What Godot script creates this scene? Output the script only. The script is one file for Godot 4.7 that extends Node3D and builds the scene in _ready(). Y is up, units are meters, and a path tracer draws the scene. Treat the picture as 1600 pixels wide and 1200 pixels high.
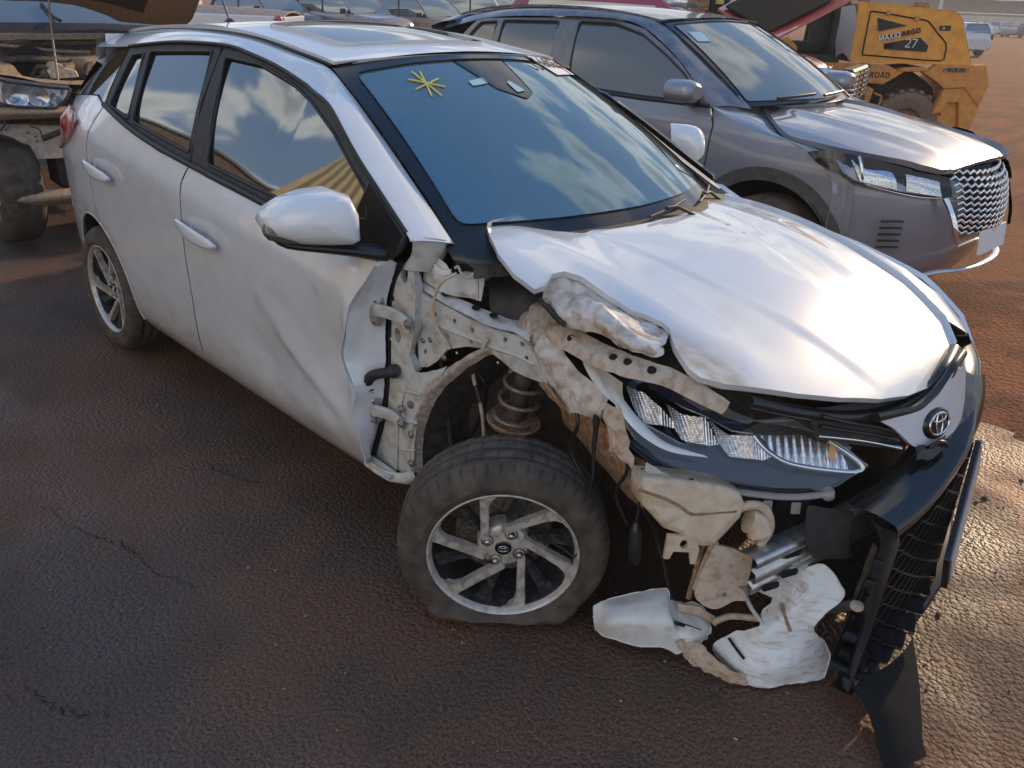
extends Node3D

var M := {}
var rng := RandomNumberGenerator.new()
var used := {}


# ---------------------------------------------------------------- numbers and curves
func P2(s: String) -> PackedVector2Array:
	var out := PackedVector2Array()
	for t in s.split(","):
		var w := t.strip_edges().split(" ", false)
		out.append(Vector2(w[0].to_float(), w[1].to_float()))
	return out


func P3(s: String) -> PackedVector3Array:
	var out := PackedVector3Array()
	for t in s.split(","):
		var w := t.strip_edges().split(" ", false)
		out.append(Vector3(w[0].to_float(), w[1].to_float(), w[2].to_float()))
	return out


func crv(t: float, p: PackedVector2Array) -> float:
	var n := p.size()
	if t <= p[0].x:
		return p[0].y + (p[1].y - p[0].y) / (p[1].x - p[0].x) * (t - p[0].x)
	if t >= p[n - 1].x:
		return p[n - 1].y + (p[n - 1].y - p[n - 2].y) / (p[n - 1].x - p[n - 2].x) * (t - p[n - 1].x)
	var i := 0
	while t > p[i + 1].x:
		i += 1
	var h := p[i + 1].x - p[i].x
	var d := (p[i + 1].y - p[i].y) / h
	var m0 := d if i == 0 else 0.5 * (d + (p[i].y - p[i - 1].y) / (p[i].x - p[i - 1].x))
	var m1 := d if i == n - 2 else 0.5 * (d + (p[i + 2].y - p[i + 1].y) / (p[i + 2].x - p[i + 1].x))
	var u := (t - p[i].x) / h
	var u2 := u * u
	var u3 := u2 * u
	return (2 * u3 - 3 * u2 + 1) * p[i].y + (u3 - 2 * u2 + u) * h * m0 + (-2 * u3 + 3 * u2) * p[i + 1].y + (u3 - u2) * h * m1


func ss(a: float, b: float, x: float) -> float:
	var t := clampf((x - a) / (b - a), 0.0, 1.0)
	return t * t * (3 - 2 * t)


func cat(a, b, c, d, t: float):
	return 0.5 * ((2.0 * b) + (c - a) * t + (2.0 * a - 5.0 * b + 4.0 * c - d) * t * t + (3.0 * b - 3.0 * c + d - a) * t * t * t)


# a smooth line through points; k pieces for each stretch
func sm3(p: PackedVector3Array, k := 4, closed := false) -> PackedVector3Array:
	var out := PackedVector3Array()
	var n := p.size()
	for i in (n if closed else n - 1):
		var a := p[(i - 1 + n) % n] if closed or i > 0 else p[0] * 2.0 - p[1]
		var b := p[i]
		var c := p[(i + 1) % n]
		var d := p[(i + 2) % n] if closed or i < n - 2 else c * 2.0 - b
		for j in k:
			out.append(cat(a, b, c, d, float(j) / k))
	if not closed:
		out.append(p[n - 1])
	return out


func sm2(p: PackedVector2Array, k := 4, closed := true) -> PackedVector2Array:
	var q := PackedVector3Array()
	for v in p:
		q.append(Vector3(v.x, v.y, 0))
	var out := PackedVector2Array()
	for v in sm3(q, k, closed):
		out.append(Vector2(v.x, v.y))
	return out


# rounds the corners of a polygon: a corner cut of length r with k pieces
func rnd(p: PackedVector2Array, r: float, k := 3) -> PackedVector2Array:
	var out := PackedVector2Array()
	var n := p.size()
	for i in n:
		var a := p[(i - 1 + n) % n] - p[i]
		var b := p[(i + 1) % n] - p[i]
		var ra := minf(r, a.length() * 0.45)
		var rb := minf(r, b.length() * 0.45)
		var s := p[i] + a.normalized() * ra
		var e := p[i] + b.normalized() * rb
		for j in k + 1:
			var t := float(j) / k
			out.append(s * (1 - t) * (1 - t) + p[i] * 2 * t * (1 - t) + e * t * t)
	return out


func ell(cx: float, cy: float, rx: float, ry: float, n := 16, turn := 0.0) -> PackedVector2Array:
	var out := PackedVector2Array()
	for i in n:
		var a := TAU * i / n
		out.append(Vector2(cx, cy) + Vector2(rx * cos(a), ry * sin(a)).rotated(turn))
	return out


func rect(x0: float, y0: float, x1: float, y1: float) -> PackedVector2Array:
	return PackedVector2Array([Vector2(x0, y0), Vector2(x1, y0), Vector2(x1, y1), Vector2(x0, y1)])


# ---------------------------------------------------------------- mesh building
class MB:
	var v := PackedVector3Array()
	var n := PackedVector3Array()
	var uv := PackedVector2Array()
	var col := PackedColorArray()
	var ix := PackedInt32Array()
	var tint := Color.WHITE
	var tinted := false
	var tint_at: Callable

	func vert(p: Vector3, nn: Vector3, t := Vector2.ZERO) -> int:
		v.append(p)
		n.append(nn)
		uv.append(t)
		col.append(tint)
		return v.size() - 1

	func tri(a: int, b: int, c: int) -> void:
		# wound so that the face looks along its corners' normals
		var g := (v[c] - v[a]).cross(v[b] - v[a])
		if g.dot(n[a] + n[b] + n[c]) < 0.0:
			ix.append_array([a, c, b])
		else:
			ix.append_array([a, b, c])

	func flat(pts: Array, away := Vector3.ZERO) -> void:
		# a flat convex face; away: a point behind it
		var g: Vector3 = (pts[2] - pts[0]).cross(pts[1] - pts[0]).normalized()
		if away != Vector3.ZERO and g.dot(pts[0] - away) < 0.0:
			g = -g
		var k := []
		for p in pts:
			k.append(vert(p, g))
		for i in range(1, pts.size() - 1):
			tri(k[0], k[i], k[i + 1])

	func grid(rows: Array, close_u := false, close_v := false, flip := false) -> void:
		# rows of equal length, smooth normals
		var h := rows.size()
		var w: int = rows[0].size()
		var base := v.size()
		var nn := PackedVector3Array()
		nn.resize(h * w)
		var quads := []
		for i in (h if close_v else h - 1):
			for j in (w if close_u else w - 1):
				var a := i * w + j
				var b := i * w + (j + 1) % w
				var c := ((i + 1) % h) * w + (j + 1) % w
				var d := ((i + 1) % h) * w + j
				quads.append([a, b, c, d])
				var pa: Vector3 = rows[a / w][a % w]
				var pb: Vector3 = rows[b / w][b % w]
				var pc: Vector3 = rows[c / w][c % w]
				var pd: Vector3 = rows[d / w][d % w]
				var g := (pc - pa).cross(pb - pd)
				if flip:
					g = -g
				nn[a] += g
				nn[b] += g
				nn[c] += g
				nn[d] += g
		for i in h:
			for j in w:
				var q := nn[i * w + j]
				vert(rows[i][j], q.normalized() if q.length_squared() > 1e-20 else Vector3.UP, Vector2(float(j) / maxi(1, w - 1), float(i) / maxi(1, h - 1)))
		for q in quads:
			if rows[q[0] / w][q[0] % w].distance_squared_to(rows[q[1] / w][q[1] % w]) > 1e-14:
				tri(base + q[0], base + q[1], base + q[2])
			if rows[q[2] / w][q[2] % w].distance_squared_to(rows[q[3] / w][q[3] % w]) > 1e-14:
				tri(base + q[0], base + q[2], base + q[3])

	func mesh() -> ArrayMesh:
		var a := []
		a.resize(Mesh.ARRAY_MAX)
		a[Mesh.ARRAY_VERTEX] = v
		a[Mesh.ARRAY_NORMAL] = n
		a[Mesh.ARRAY_TEX_UV] = uv
		if tinted:
			a[Mesh.ARRAY_COLOR] = col
		a[Mesh.ARRAY_INDEX] = ix
		var m := ArrayMesh.new()
		m.add_surface_from_arrays(Mesh.PRIMITIVE_TRIANGLES, a)
		return m


func put(called: String, b, m: Material, parent: Node = self) -> MeshInstance3D:
	var o := MeshInstance3D.new()
	o.name = called
	o.mesh = b.mesh() if b is MB else b
	o.material_override = m
	add_to(o, parent)
	return o


func add_to(o: Node, parent: Node) -> void:
	# a name that is taken gets a three digit number
	var key := "%d/%s" % [parent.get_instance_id(), o.name]
	var k: int = used.get(key, 0)
	used[key] = k + 1
	if k:
		o.name = "%s_%03d" % [o.name, k]
	parent.add_child(o, true)


func thing(called: String, label: String, category: String, at := Vector3.ZERO, group := "") -> Node3D:
	var o := Node3D.new()
	o.name = called
	add_to(o, self)
	o.position = at
	tag(o, label, category, group)
	return o


func tag(o: Node, label: String, category: String, group := "") -> void:
	o.set_meta("label", label)
	o.set_meta("category", category)
	if group:
		o.set_meta("group", group)


# a curved sheet: outline (and holes) in the plane, f maps the plane into space, folded over at its edge
func sheet(b: MB, outline: PackedVector2Array, f: Callable, step := 0.03, thick := 0.012, holes := [], uvs := 1.0) -> MB:
	var lo := outline[0]
	var hi := outline[0]
	for p in outline:
		lo = lo.min(p)
		hi = hi.max(p)
	var e := 0.0015
	var cache := {}
	var normal := func(p: Vector2) -> Vector3:
		var du: Vector3 = f.call(p + Vector2(e, 0)) - f.call(p - Vector2(e, 0))
		var dv: Vector3 = f.call(p + Vector2(0, e)) - f.call(p - Vector2(0, e))
		return du.cross(dv).normalized()
	var at := func(p: Vector2) -> int:
		var k := Vector2i(roundi(p.x * 20000), roundi(p.y * 20000))
		if not cache.has(k):
			if b.tint_at.is_valid():
				b.tint = b.tint_at.call(p)
			cache[k] = b.vert(f.call(p), normal.call(p), p * uvs)
		return cache[k]
	var nx := maxi(1, ceili((hi.x - lo.x) / step))
	var ny := maxi(1, ceili((hi.y - lo.y) / step))
	var dx := (hi.x - lo.x) / nx
	var dy := (hi.y - lo.y) / ny
	for i in nx:
		# a column first, so that cells meet few corners
		var strips := Geometry2D.intersect_polygons(outline, rect(lo.x + i * dx, lo.y - 1, lo.x + (i + 1) * dx, hi.y + 1))
		for strip in strips:
			if Geometry2D.is_polygon_clockwise(strip):
				continue
			for j in ny:
				var cell := rect(lo.x + i * dx, lo.y + j * dy, lo.x + (i + 1) * dx, lo.y + (j + 1) * dy)
				var bits: Array = Geometry2D.intersect_polygons(strip, cell)
				for h in holes:
					var next := []
					for bit in bits:
						if Geometry2D.intersect_polygons(bit, h).is_empty():
							next.append(bit)
							continue
						var left := Geometry2D.clip_polygons(bit, h)
						if left.size() == 2 and (Geometry2D.is_polygon_clockwise(left[1]) != Geometry2D.is_polygon_clockwise(left[0])):
							# the hole lies inside the cell: cut the cell in two first
							var mid := Vector2.ZERO
							for q in h:
								mid += q / h.size()
							for half in [rect(lo.x - 1, lo.y - 1, mid.x, hi.y + 1), rect(mid.x, lo.y - 1, hi.x + 1, hi.y + 1)]:
								for piece in Geometry2D.intersect_polygons(bit, half):
									next.append_array(Geometry2D.clip_polygons(piece, h))
						else:
							next.append_array(left)
					bits = next
				for bit in bits:
					if bit.size() < 3:
						continue
					var t := Geometry2D.triangulate_polygon(bit)
					for k in range(0, t.size(), 3):
						var ia: int = at.call(bit[t[k]])
						var ib: int = at.call(bit[t[k + 1]])
						var ic: int = at.call(bit[t[k + 2]])
						if ia != ib and ib != ic and ia != ic:
							b.tri(ia, ib, ic)
	if thick != 0.0:
		var loops: Array = [outline]
		loops.append_array(holes)
		for loop in loops:
			var out_row := PackedVector3Array()
			var in_row := PackedVector3Array()
			var m: int = loop.size()
			for i in m:
				var p: Vector2 = loop[i]
				var q: Vector2 = loop[(i + 1) % m]
				var parts := maxi(1, ceili(p.distance_to(q) / (step * 1.5)))
				for k in parts:
					var r := p.lerp(q, float(k) / parts)
					var c: Vector3 = f.call(r)
					out_row.append(c)
					in_row.append(c - (normal.call(r) as Vector3) * thick)
			b.grid([out_row, in_row], true)
	return b


# a flat plate: outline in its own plane, placed by t (its z axis is its normal), th thick, with a chamfer
func plate(b: MB, outline: PackedVector2Array, t: Transform3D, th: float, cham := 0.0, holes := []) -> MB:
	var inner := outline
	if cham > 0.0:
		var o := Geometry2D.offset_polygon(outline, -cham)
		if o.size() >= 1:
			inner = o[0]
	if holes.is_empty():
		for side in [1.0, -1.0]:
			var poly := inner if side > 0 else outline
			var k := []
			for p in poly:
				k.append(b.vert(t * Vector3(p.x, p.y, 0.5 * th * side), t.basis.z.normalized() * side, p))
			var tr := Geometry2D.triangulate_polygon(poly)
			for i in range(0, tr.size(), 3):
				b.tri(k[tr[i]], k[tr[i + 1]], k[tr[i + 2]])
	else:
		for side in [1.0, -1.0]:
			sheet(b, outline, func(p: Vector2): return t * Vector3(p.x, side * p.y, 0.5 * th * side) if side > 0 else t * Vector3(p.x, p.y, -0.5 * th), 0.05, 0.0, holes)
		for h in holes:
			for i in h.size():
				var p: Vector2 = h[i]
				var q: Vector2 = h[(i + 1) % h.size()]
				b.flat([t * Vector3(p.x, p.y, 0.5 * th), t * Vector3(q.x, q.y, 0.5 * th), t * Vector3(q.x, q.y, -0.5 * th), t * Vector3(p.x, p.y, -0.5 * th)])
		inner = outline
		cham = 0.0
	var mid := Vector2.ZERO
	for p in outline:
		mid += p / outline.size()
	var z1 := 0.5 * th - cham
	for i in outline.size():
		var p := outline[i]
		var q := outline[(i + 1) % outline.size()]
		var away := t * Vector3((p.x + q.x) * 0.5, (p.y + q.y) * 0.5, 0.0) - t.basis * Vector3((q - p).y, -(q - p).x, 0) * (1.0 if not Geometry2D.is_polygon_clockwise(outline) else -1.0)
		b.flat([t * Vector3(p.x, p.y, z1), t * Vector3(q.x, q.y, z1), t * Vector3(q.x, q.y, -0.5 * th), t * Vector3(p.x, p.y, -0.5 * th)], away)
	if cham > 0.0 and inner.size() == outline.size():
		var shift := 0
		var best := 1e9
		for i in inner.size():
			if inner[i].distance_squared_to(outline[0]) < best:
				best = inner[i].distance_squared_to(outline[0])
				shift = i
		var o := []
		var n := []
		for i in outline.size():
			o.append(t * Vector3(outline[i].x, outline[i].y, z1))
			var w := inner[(i + shift) % inner.size()]
			n.append(t * Vector3(w.x, w.y, 0.5 * th))
		b.grid([o, n], true)
	elif cham > 0.0:
		sheet(b, outline, func(p: Vector2): return t * Vector3(p.x, p.y, z1), 0.2, 0.0)
	return b


func tube(b: MB, path: PackedVector3Array, r, sides := 8, caps := true, squash := 1.0) -> MB:
	var rows := []
	var n := path.size()
	var up := Vector3(0.13, 1, 0.21).normalized()
	for i in n:
		var d := (path[mini(i + 1, n - 1)] - path[maxi(i - 1, 0)]).normalized()
		var x := d.cross(up)
		if x.length() < 0.05:
			x = d.cross(Vector3.RIGHT)
		x = x.normalized()
		var y := x.cross(d).normalized()
		up = y
		var rr: float = r if not (r is Array or r is PackedFloat32Array) else r[mini(i, r.size() - 1)]
		var row := PackedVector3Array()
		for j in sides:
			var a := TAU * j / sides
			row.append(path[i] + (x * cos(a) + y * sin(a) * squash) * rr)
		rows.append(row)
	b.grid(rows, true)
	if caps:
		for k in [0, n - 1]:
			var pts := []
			for p in rows[k]:
				pts.append(p)
			b.flat(pts, path[1] if k == 0 else path[n - 2])
	return b


# profile: x radius, y along the axis (t's y axis)
func lathe(b: MB, profile: PackedVector2Array, t: Transform3D, n := 24, crisp := false) -> MB:
	var rows := []
	for p in profile:
		var row := PackedVector3Array()
		for j in n:
			var a := TAU * j / n
			row.append(t * Vector3(p.x * cos(a), p.y, p.x * sin(a)))
		rows.append(row)
	if crisp:
		for i in rows.size() - 1:
			b.grid([rows[i], rows[i + 1]], true)
	else:
		b.grid(rows, true)
	return b


func box(b: MB, t: Transform3D, s: Vector3, c := 0.004) -> MB:
	# a box with chamfered edges
	c = minf(c, minf(s.x, minf(s.y, s.z)) * 0.3)
	var h := s * 0.5
	for ax in 3:
		for sg in [-1.0, 1.0]:
			var q := []
			for k in [[-1, -1], [1, -1], [1, 1], [-1, 1]]:
				var p := Vector3.ZERO
				p[ax] = h[ax] * sg
				p[(ax + 1) % 3] = (h[(ax + 1) % 3] - c) * k[0]
				p[(ax + 2) % 3] = (h[(ax + 2) % 3] - c) * k[1]
				q.append(t * p)
			b.flat(q, t.origin)
	for ax in 3:
		var u := (ax + 1) % 3
		var w := (ax + 2) % 3
		for k in [[-1, -1], [1, -1], [1, 1], [-1, 1]]:
			var q := []
			for e in [[-1.0, 0], [1.0, 0], [1.0, 1], [-1.0, 1]]:
				var p := Vector3.ZERO
				p[ax] = (h[ax] - c) * e[0]
				p[u] = (h[u] - (c if e[1] else 0.0)) * k[0]
				p[w] = (h[w] - (0.0 if e[1] else c)) * k[1]
				q.append(t * p)
			b.flat(q, t.origin)
	for sx in [-1, 1]:
		for sy in [-1, 1]:
			for sz in [-1, 1]:
				b.flat([t * Vector3(h.x * sx, (h.y - c) * sy, (h.z - c) * sz), t * Vector3((h.x - c) * sx, h.y * sy, (h.z - c) * sz), t * Vector3((h.x - c) * sx, (h.y - c) * sy, h.z * sz)], t.origin)
	return b


# a bicubic patch through a grid of points given as rows "x y z,..;..", with optional lumps
func patch(b: MB, rows: Array, k := 4, lump := 0.0, thick := 0.0, scale := 18.0) -> MB:
	var along := []
	for r in rows:
		along.append(sm3(P3(r) if r is String else r, k))
	var w: int = along[0].size()
	var cols := []
	for j in w:
		var c := PackedVector3Array()
		for r in along:
			c.append(r[j])
		cols.append(sm3(c, k))
	if lump > 0.0:
		var nz := FastNoiseLite.new()
		nz.seed = 5
		nz.frequency = .55
		nz.fractal_type = FastNoiseLite.FRACTAL_RIDGED
		nz.fractal_octaves = 3
		for c in cols:
			for i in c.size():
				var p: Vector3 = c[i] * scale
				c[i] += Vector3(nz.get_noise_3dv(p), nz.get_noise_3dv(p + Vector3(31, 7, 3)), nz.get_noise_3dv(p + Vector3(5, 61, 17))) * lump
	b.grid(cols)
	if thick > 0.0:
		var back := []
		for j in cols.size():
			var c := PackedVector3Array()
			for i in cols[j].size():
				c.append(cols[j][i] - b.n[b.v.size() - cols.size() * cols[0].size() + j * cols[0].size() + i] * thick)
			back.append(c)
		b.grid(back, false, false, true)
		var last := cols.size() - 1
		b.grid([cols[0], back[0]])
		b.grid([cols[last], back[last]])
		for s in [0, cols[0].size() - 1]:
			var a := PackedVector3Array()
			var d := PackedVector3Array()
			for j in cols.size():
				a.append(cols[j][s])
				d.append(back[j][s])
			b.grid([a, d])
	return b


# dents thin sheet into flat facets with hard folds between them
func crumple(b: MB, amount: float, seed_: int) -> void:
	var nz := FastNoiseLite.new()
	nz.seed = seed_
	nz.frequency = 38.0
	nz.fractal_octaves = 2
	for i in b.v.size():
		var p := b.v[i]
		b.v[i] = p + Vector3(nz.get_noise_3dv(p), nz.get_noise_3dv(p + Vector3(1.3, .7, 3)), nz.get_noise_3dv(p + Vector3(.5, 6.1, 1.7))) * amount * 2.0
	var v := PackedVector3Array()
	var n := PackedVector3Array()
	var uv := PackedVector2Array()
	var col := PackedColorArray()
	for k in range(0, b.ix.size(), 3):
		var g := (b.v[b.ix[k + 2]] - b.v[b.ix[k]]).cross(b.v[b.ix[k + 1]] - b.v[b.ix[k]]).normalized()
		for j in 3:
			v.append(b.v[b.ix[k + j]])
			n.append(g.lerp(b.n[b.ix[k + j]], .45).normalized())
			uv.append(Vector2.ZERO)
			col.append(Color.WHITE)
	b.v = v
	b.n = n
	b.uv = uv
	b.col = col
	b.ix = PackedInt32Array(range(v.size()))


# a smooth surface through a grid of points, as a map from the unit square
func spot(rows: Array) -> Callable:
	var g := []
	for r in rows:
		g.append(P3(r) if r is String else r)
	var nr := g.size()
	var nc: int = g[0].size()
	return func(p: Vector2) -> Vector3:
		var fx := clampf(p.x, 0, 1) * (nc - 1)
		var fy := clampf(p.y, 0, 1) * (nr - 1)
		var ix := mini(int(fx), nc - 2)
		var iy := mini(int(fy), nr - 2)
		var col := []
		for k in [-1, 0, 1, 2]:
			var r: PackedVector3Array = g[clampi(iy + k, 0, nr - 1)]
			col.append(cat(r[maxi(ix - 1, 0)], r[ix], r[ix + 1], r[mini(ix + 2, nc - 1)], fx - ix))
		return cat(col[0], col[1], col[2], col[3], fy - iy)


# frays an outline: extra corners pushed in and out at random
func fray(p: PackedVector2Array, amount: float, k := 3) -> PackedVector2Array:
	var out := PackedVector2Array()
	for i in p.size():
		var q := p[(i + 1) % p.size()]
		for j in k:
			var t := float(j) / k
			out.append(p[i].lerp(q, t) + Vector2(rng.randf_range(-amount, amount), rng.randf_range(-amount, amount)) * (1.0 if j else .4))
	return out


# rings of equal length joined into a body, its ends closed
func loft(b: MB, rings: Array, k := 3, caps := true) -> MB:
	var n: int = rings[0].size()
	var lines := []
	for j in n:
		var c := PackedVector3Array()
		for r in rings:
			c.append(r[j])
		lines.append(sm3(c, k))
	b.grid(lines, false, true)
	if caps:
		for e in [0, lines[0].size() - 1]:
			var pts := []
			var mid := Vector3.ZERO
			for j in n:
				mid += lines[j][e] / n
			var inner: Vector3 = Vector3.ZERO
			for j in n:
				inner += lines[j][1 if e == 0 else e - 1] / n
			for j in n:
				b.flat([lines[j][e], lines[(j + 1) % n][e], mid], inner + (inner - mid) * 3.0)
	return b


# a frame whose z axis looks along nrm and whose y axis is near up
func face(at: Vector3, nrm: Vector3, up := Vector3.UP) -> Transform3D:
	var z := nrm.normalized()
	var x := up.cross(z).normalized()
	return Transform3D(Basis(x, z.cross(x), z), at)


# a frame whose y axis looks along d
func axis(at: Vector3, d: Vector3) -> Transform3D:
	var y := d.normalized()
	var x := y.cross(Vector3(0.2, 0.3, 0.9)).normalized()
	return Transform3D(Basis(x, y, x.cross(y)), at)


func text(called: String, words: String, h: float, t: Transform3D, m: Material, parent: Node, depth := 0.002, bold := true, serif := false) -> MeshInstance3D:
	var f := SystemFont.new()
	f.font_names = PackedStringArray(["Droid Serif" if serif else "Droid Sans"])
	f.font_weight = 700 if bold else 400
	var x := TextMesh.new()
	x.font = f
	x.text = words
	x.font_size = 64
	x.pixel_size = h / 64.0 * 1.38
	x.depth = depth
	var o := put(called, x, m, parent)
	o.transform = t
	return o


# ---------------------------------------------------------------- materials
func lin(r: float, g: float, b: float, a := 1.0) -> Color:
	var c := Color(r, g, b).linear_to_srgb()
	c.a = a
	return c


func noise_tex(seed_: int, freq: float, stops: Array, octaves := 4, size := 512, kind := FastNoiseLite.TYPE_SIMPLEX_SMOOTH) -> NoiseTexture2D:
	var n := FastNoiseLite.new()
	n.seed = seed_
	n.frequency = freq
	n.noise_type = kind
	n.fractal_octaves = octaves
	var t := NoiseTexture2D.new()
	t.width = size
	t.height = size
	t.seamless = true
	t.noise = n
	if stops.size():
		var g := Gradient.new()
		g.offsets = PackedFloat32Array()
		g.colors = PackedColorArray()
		var o := PackedFloat32Array()
		var c := PackedColorArray()
		for s in stops:
			o.append(s[0])
			c.append(s[1])
		g.offsets = o
		g.colors = c
		t.color_ramp = g
	return t


func mat(called: String, c: Color, rough := 0.5, metal := 0.0) -> StandardMaterial3D:
	var m := StandardMaterial3D.new()
	m.resource_name = called
	m.albedo_color = c
	m.roughness = rough
	m.metallic = metal
	M[called] = m
	return m


# a material whose colour is clean paint with dirt over it in patches
func worn(called: String, a: Color, b: Color, share: float, scale: float, rough := 0.5, metal := 0.0, sharp := 0.12, octaves := 5) -> StandardMaterial3D:
	var m := mat(called, Color.WHITE, rough, metal)
	m.albedo_texture = noise_tex(called.hash() % 1000, 0.012, [[clampf(1.0 - share - sharp, 0.0, 0.98), a], [clampf(1.0 - share + sharp, 0.02, 1.0), b]], octaves)
	m.uv1_triplanar = true
	m.uv1_scale = Vector3.ONE * scale
	return m


func coat(m: StandardMaterial3D, rough := 0.04, amount := 1.0) -> StandardMaterial3D:
	m.clearcoat_enabled = true
	m.clearcoat = amount
	m.clearcoat_roughness = rough
	return m


func bump(m: StandardMaterial3D, freq: float, cm: float, scale: float, octaves := 4, seed_ := 3) -> StandardMaterial3D:
	m.heightmap_enabled = true
	m.heightmap_texture = noise_tex(seed_, freq, [], octaves)
	m.heightmap_scale = cm
	m.uv1_triplanar = true
	m.uv1_scale = Vector3.ONE * scale
	return m


func materials() -> void:
	coat(worn("white_paint", lin(.64, .655, .665), lin(.60, .61, .605), .35, .9, .30, .04, .3), .03)
	coat(mat("white_plain", lin(.69, .70, .705), .30), .05)
	worn("white_dirty", lin(.66, .65, .61), lin(.34, .23, .14), .24, 2.6, .5, 0.0, .22)
	worn("white_scraped", lin(.72, .71, .68), lin(.30, .22, .16), .20, 2.2, .45, 0.0, .16)
	M.white_scraped.uv1_scale = Vector3(2.0, 7.0, 2.4)
	worn("primer", lin(.52, .51, .47), lin(.34, .26, .19), .26, 3.0, .55, 0.0, .25)
	worn("rusty", lin(.42, .27, .16), lin(.20, .10, .05), .5, 6.0, .85, 0.0, .2)
	worn("dusty_tan", lin(.40, .29, .19), lin(.26, .17, .10), .5, 5.0, .8, 0.0, .3)
	worn("tan_beam", lin(.50, .40, .30), lin(.36, .20, .11), .34, 5.0, .6, .0, .15)
	mat("black_plastic", lin(.012, .012, .013), .34)
	mat("black_gloss", lin(.008, .008, .009), .12)
	worn("black_matte", lin(.020, .019, .018), lin(.055, .042, .033), .3, 3.0, .62, 0.0, .25)
	worn("black_dusty", lin(.030, .026, .023), lin(.12, .085, .06), .42, 3.5, .75, 0.0, .3)
	mat("rubber_trim", lin(.014, .014, .015), .5)
	mat("dark_hole", lin(.004, .004, .004), .9)
	bump(worn("tyre", lin(.045, .036, .029), lin(.125, .090, .064), .50, 5.0, .85, 0.0, .3), .08, .10, 2.2)
	worn("alloy", lin(.62, .58, .53), lin(.34, .23, .15), .28, 4.0, .32, .35, .25)
	worn("alloy_dark", lin(.020, .022, .028), lin(.12, .09, .07), .3, 6.0, .4, .1, .25)
	mat("steel", lin(.55, .54, .52), .3, 1.0)
	worn("aluminium", lin(.62, .61, .59), lin(.36, .31, .27), .3, 4.0, .36, .85, .25)
	worn("old_steel", lin(.30, .27, .24), lin(.17, .10, .06), .45, 8.0, .55, .5, .25)
	mat("chrome", lin(.78, .78, .78), .08, 1.0)
	worn("reservoir", lin(.62, .50, .36), lin(.42, .27, .15), .3, 4.0, .45, 0.0, .28)
	M.reservoir.backlight_enabled = true
	M.reservoir.backlight = Color(.25, .2, .13)
	# panes
	var g := mat("tinted_glass", lin(.27, .275, .265, .90), .03, .96)
	g.transparency = BaseMaterial3D.TRANSPARENCY_ALPHA
	g = mat("windscreen_glass", lin(.19, .30, .35, .32), .03, .58)
	g.transparency = BaseMaterial3D.TRANSPARENCY_ALPHA
	g = mat("clear_lens", lin(.9, .9, .9, .06), .04)
	g.transparency = BaseMaterial3D.TRANSPARENCY_ALPHA
	g = mat("hazy_plastic", lin(.55, .50, .45, .38), .2)
	g.transparency = BaseMaterial3D.TRANSPARENCY_ALPHA
	coat(mat("lamp_red", lin(.30, .008, .016), .25), .03)
	coat(mat("lamp_smoke", lin(.06, .055, .05), .2), .03)
	worn("reflector", lin(.72, .72, .72), lin(.42, .40, .38), .4, 14.0, .16, .95, .2)
	mat("paper", lin(.72, .70, .68), .7)
	mat("ink", lin(.03, .03, .03), .7)
	mat("chalk_yellow", lin(.56, .52, .16), .9)
	mat("blue_tag", lin(.35, .50, .55), .5)
	worn("seat_cloth", lin(.035, .033, .032), lin(.05, .047, .045), .5, 6.0, .95)
	coat(worn("grey_paint", lin(.215, .23, .275), lin(.24, .245, .265), .4, 1.1, .36, .3, .3), .04)
	coat(worn("grey_dusty_paint", lin(.12, .12, .13), lin(.22, .175, .14), .5, 1.6, .45, .4, .3), .10, .7)
	worn("grey_cladding", lin(.055, .053, .052), lin(.10, .085, .072), .4, 2.0, .7, 0.0, .3)
	worn("orange_paint", lin(.78, .36, .05), lin(.62, .27, .06), .36, 1.1, .5, 0.0, .3)
	worn("orange_low", lin(.66, .29, .055), lin(.50, .22, .06), .45, 1.4, .65, 0.0, .3)
	coat(worn("red_paint", lin(.42, .018, .022), lin(.26, .03, .025), .3, 1.2, .4, 0.0, .3), .06)
	coat(worn("silver_paint", lin(.55, .57, .60), lin(.40, .40, .40), .3, 1.0, .4, .3, .3), .06)
	coat(worn("dark_paint", lin(.035, .042, .06), lin(.09, .08, .07), .4, 1.0, .4, .2, .3), .06)
	worn("dusty_paint", lin(.30, .22, .17), lin(.16, .12, .10), .45, 1.2, .6, 0.0, .3)
	worn("container", lin(.62, .55, .38), lin(.50, .42, .28), .4, .6, .6, 0.0, .3)
	worn("concrete", lin(.50, .48, .44), lin(.38, .36, .33), .4, .3, .9, 0.0, .3)
	worn("roofing", lin(.42, .43, .43), lin(.30, .31, .31), .4, .2, .6, .2, .3)
	g = mat("dusty_glass", lin(.22, .20, .165, .96), .14, .72)
	g.transparency = BaseMaterial3D.TRANSPARENCY_ALPHA
	g = mat("dusty_screen", lin(.30, .32, .31, .55), .08, .6)
	g.transparency = BaseMaterial3D.TRANSPARENCY_ALPHA
	coat(worn("dark_roof", lin(.085, .095, .135), lin(.32, .26, .21), .34, 1.3, .4, .3, .3), .08, .8)
	coat(worn("smoked_lens", lin(.20, .21, .24), lin(.28, .28, .30), .4, 3.0, .18, .5, .3), .03)
	worn("primer_dust", lin(.64, .54, .45), lin(.44, .32, .23), .4, 3.0, .75, 0.0, .3)
	worn("tyre_dusty", lin(.16, .115, .085), lin(.24, .17, .12), .5, 3.0, .9, 0.0, .3)
	coat(mat("lamp_pale", lin(.45, .47, .48), .2, .3), .04)
	mat("hazy_sheet", lin(.30, .29, .28), .25)
	coat(worn("row_two", lin(.16, .14, .19), lin(.26, .19, .16), .5, .8, .4, .2, .3), .06)
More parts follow.
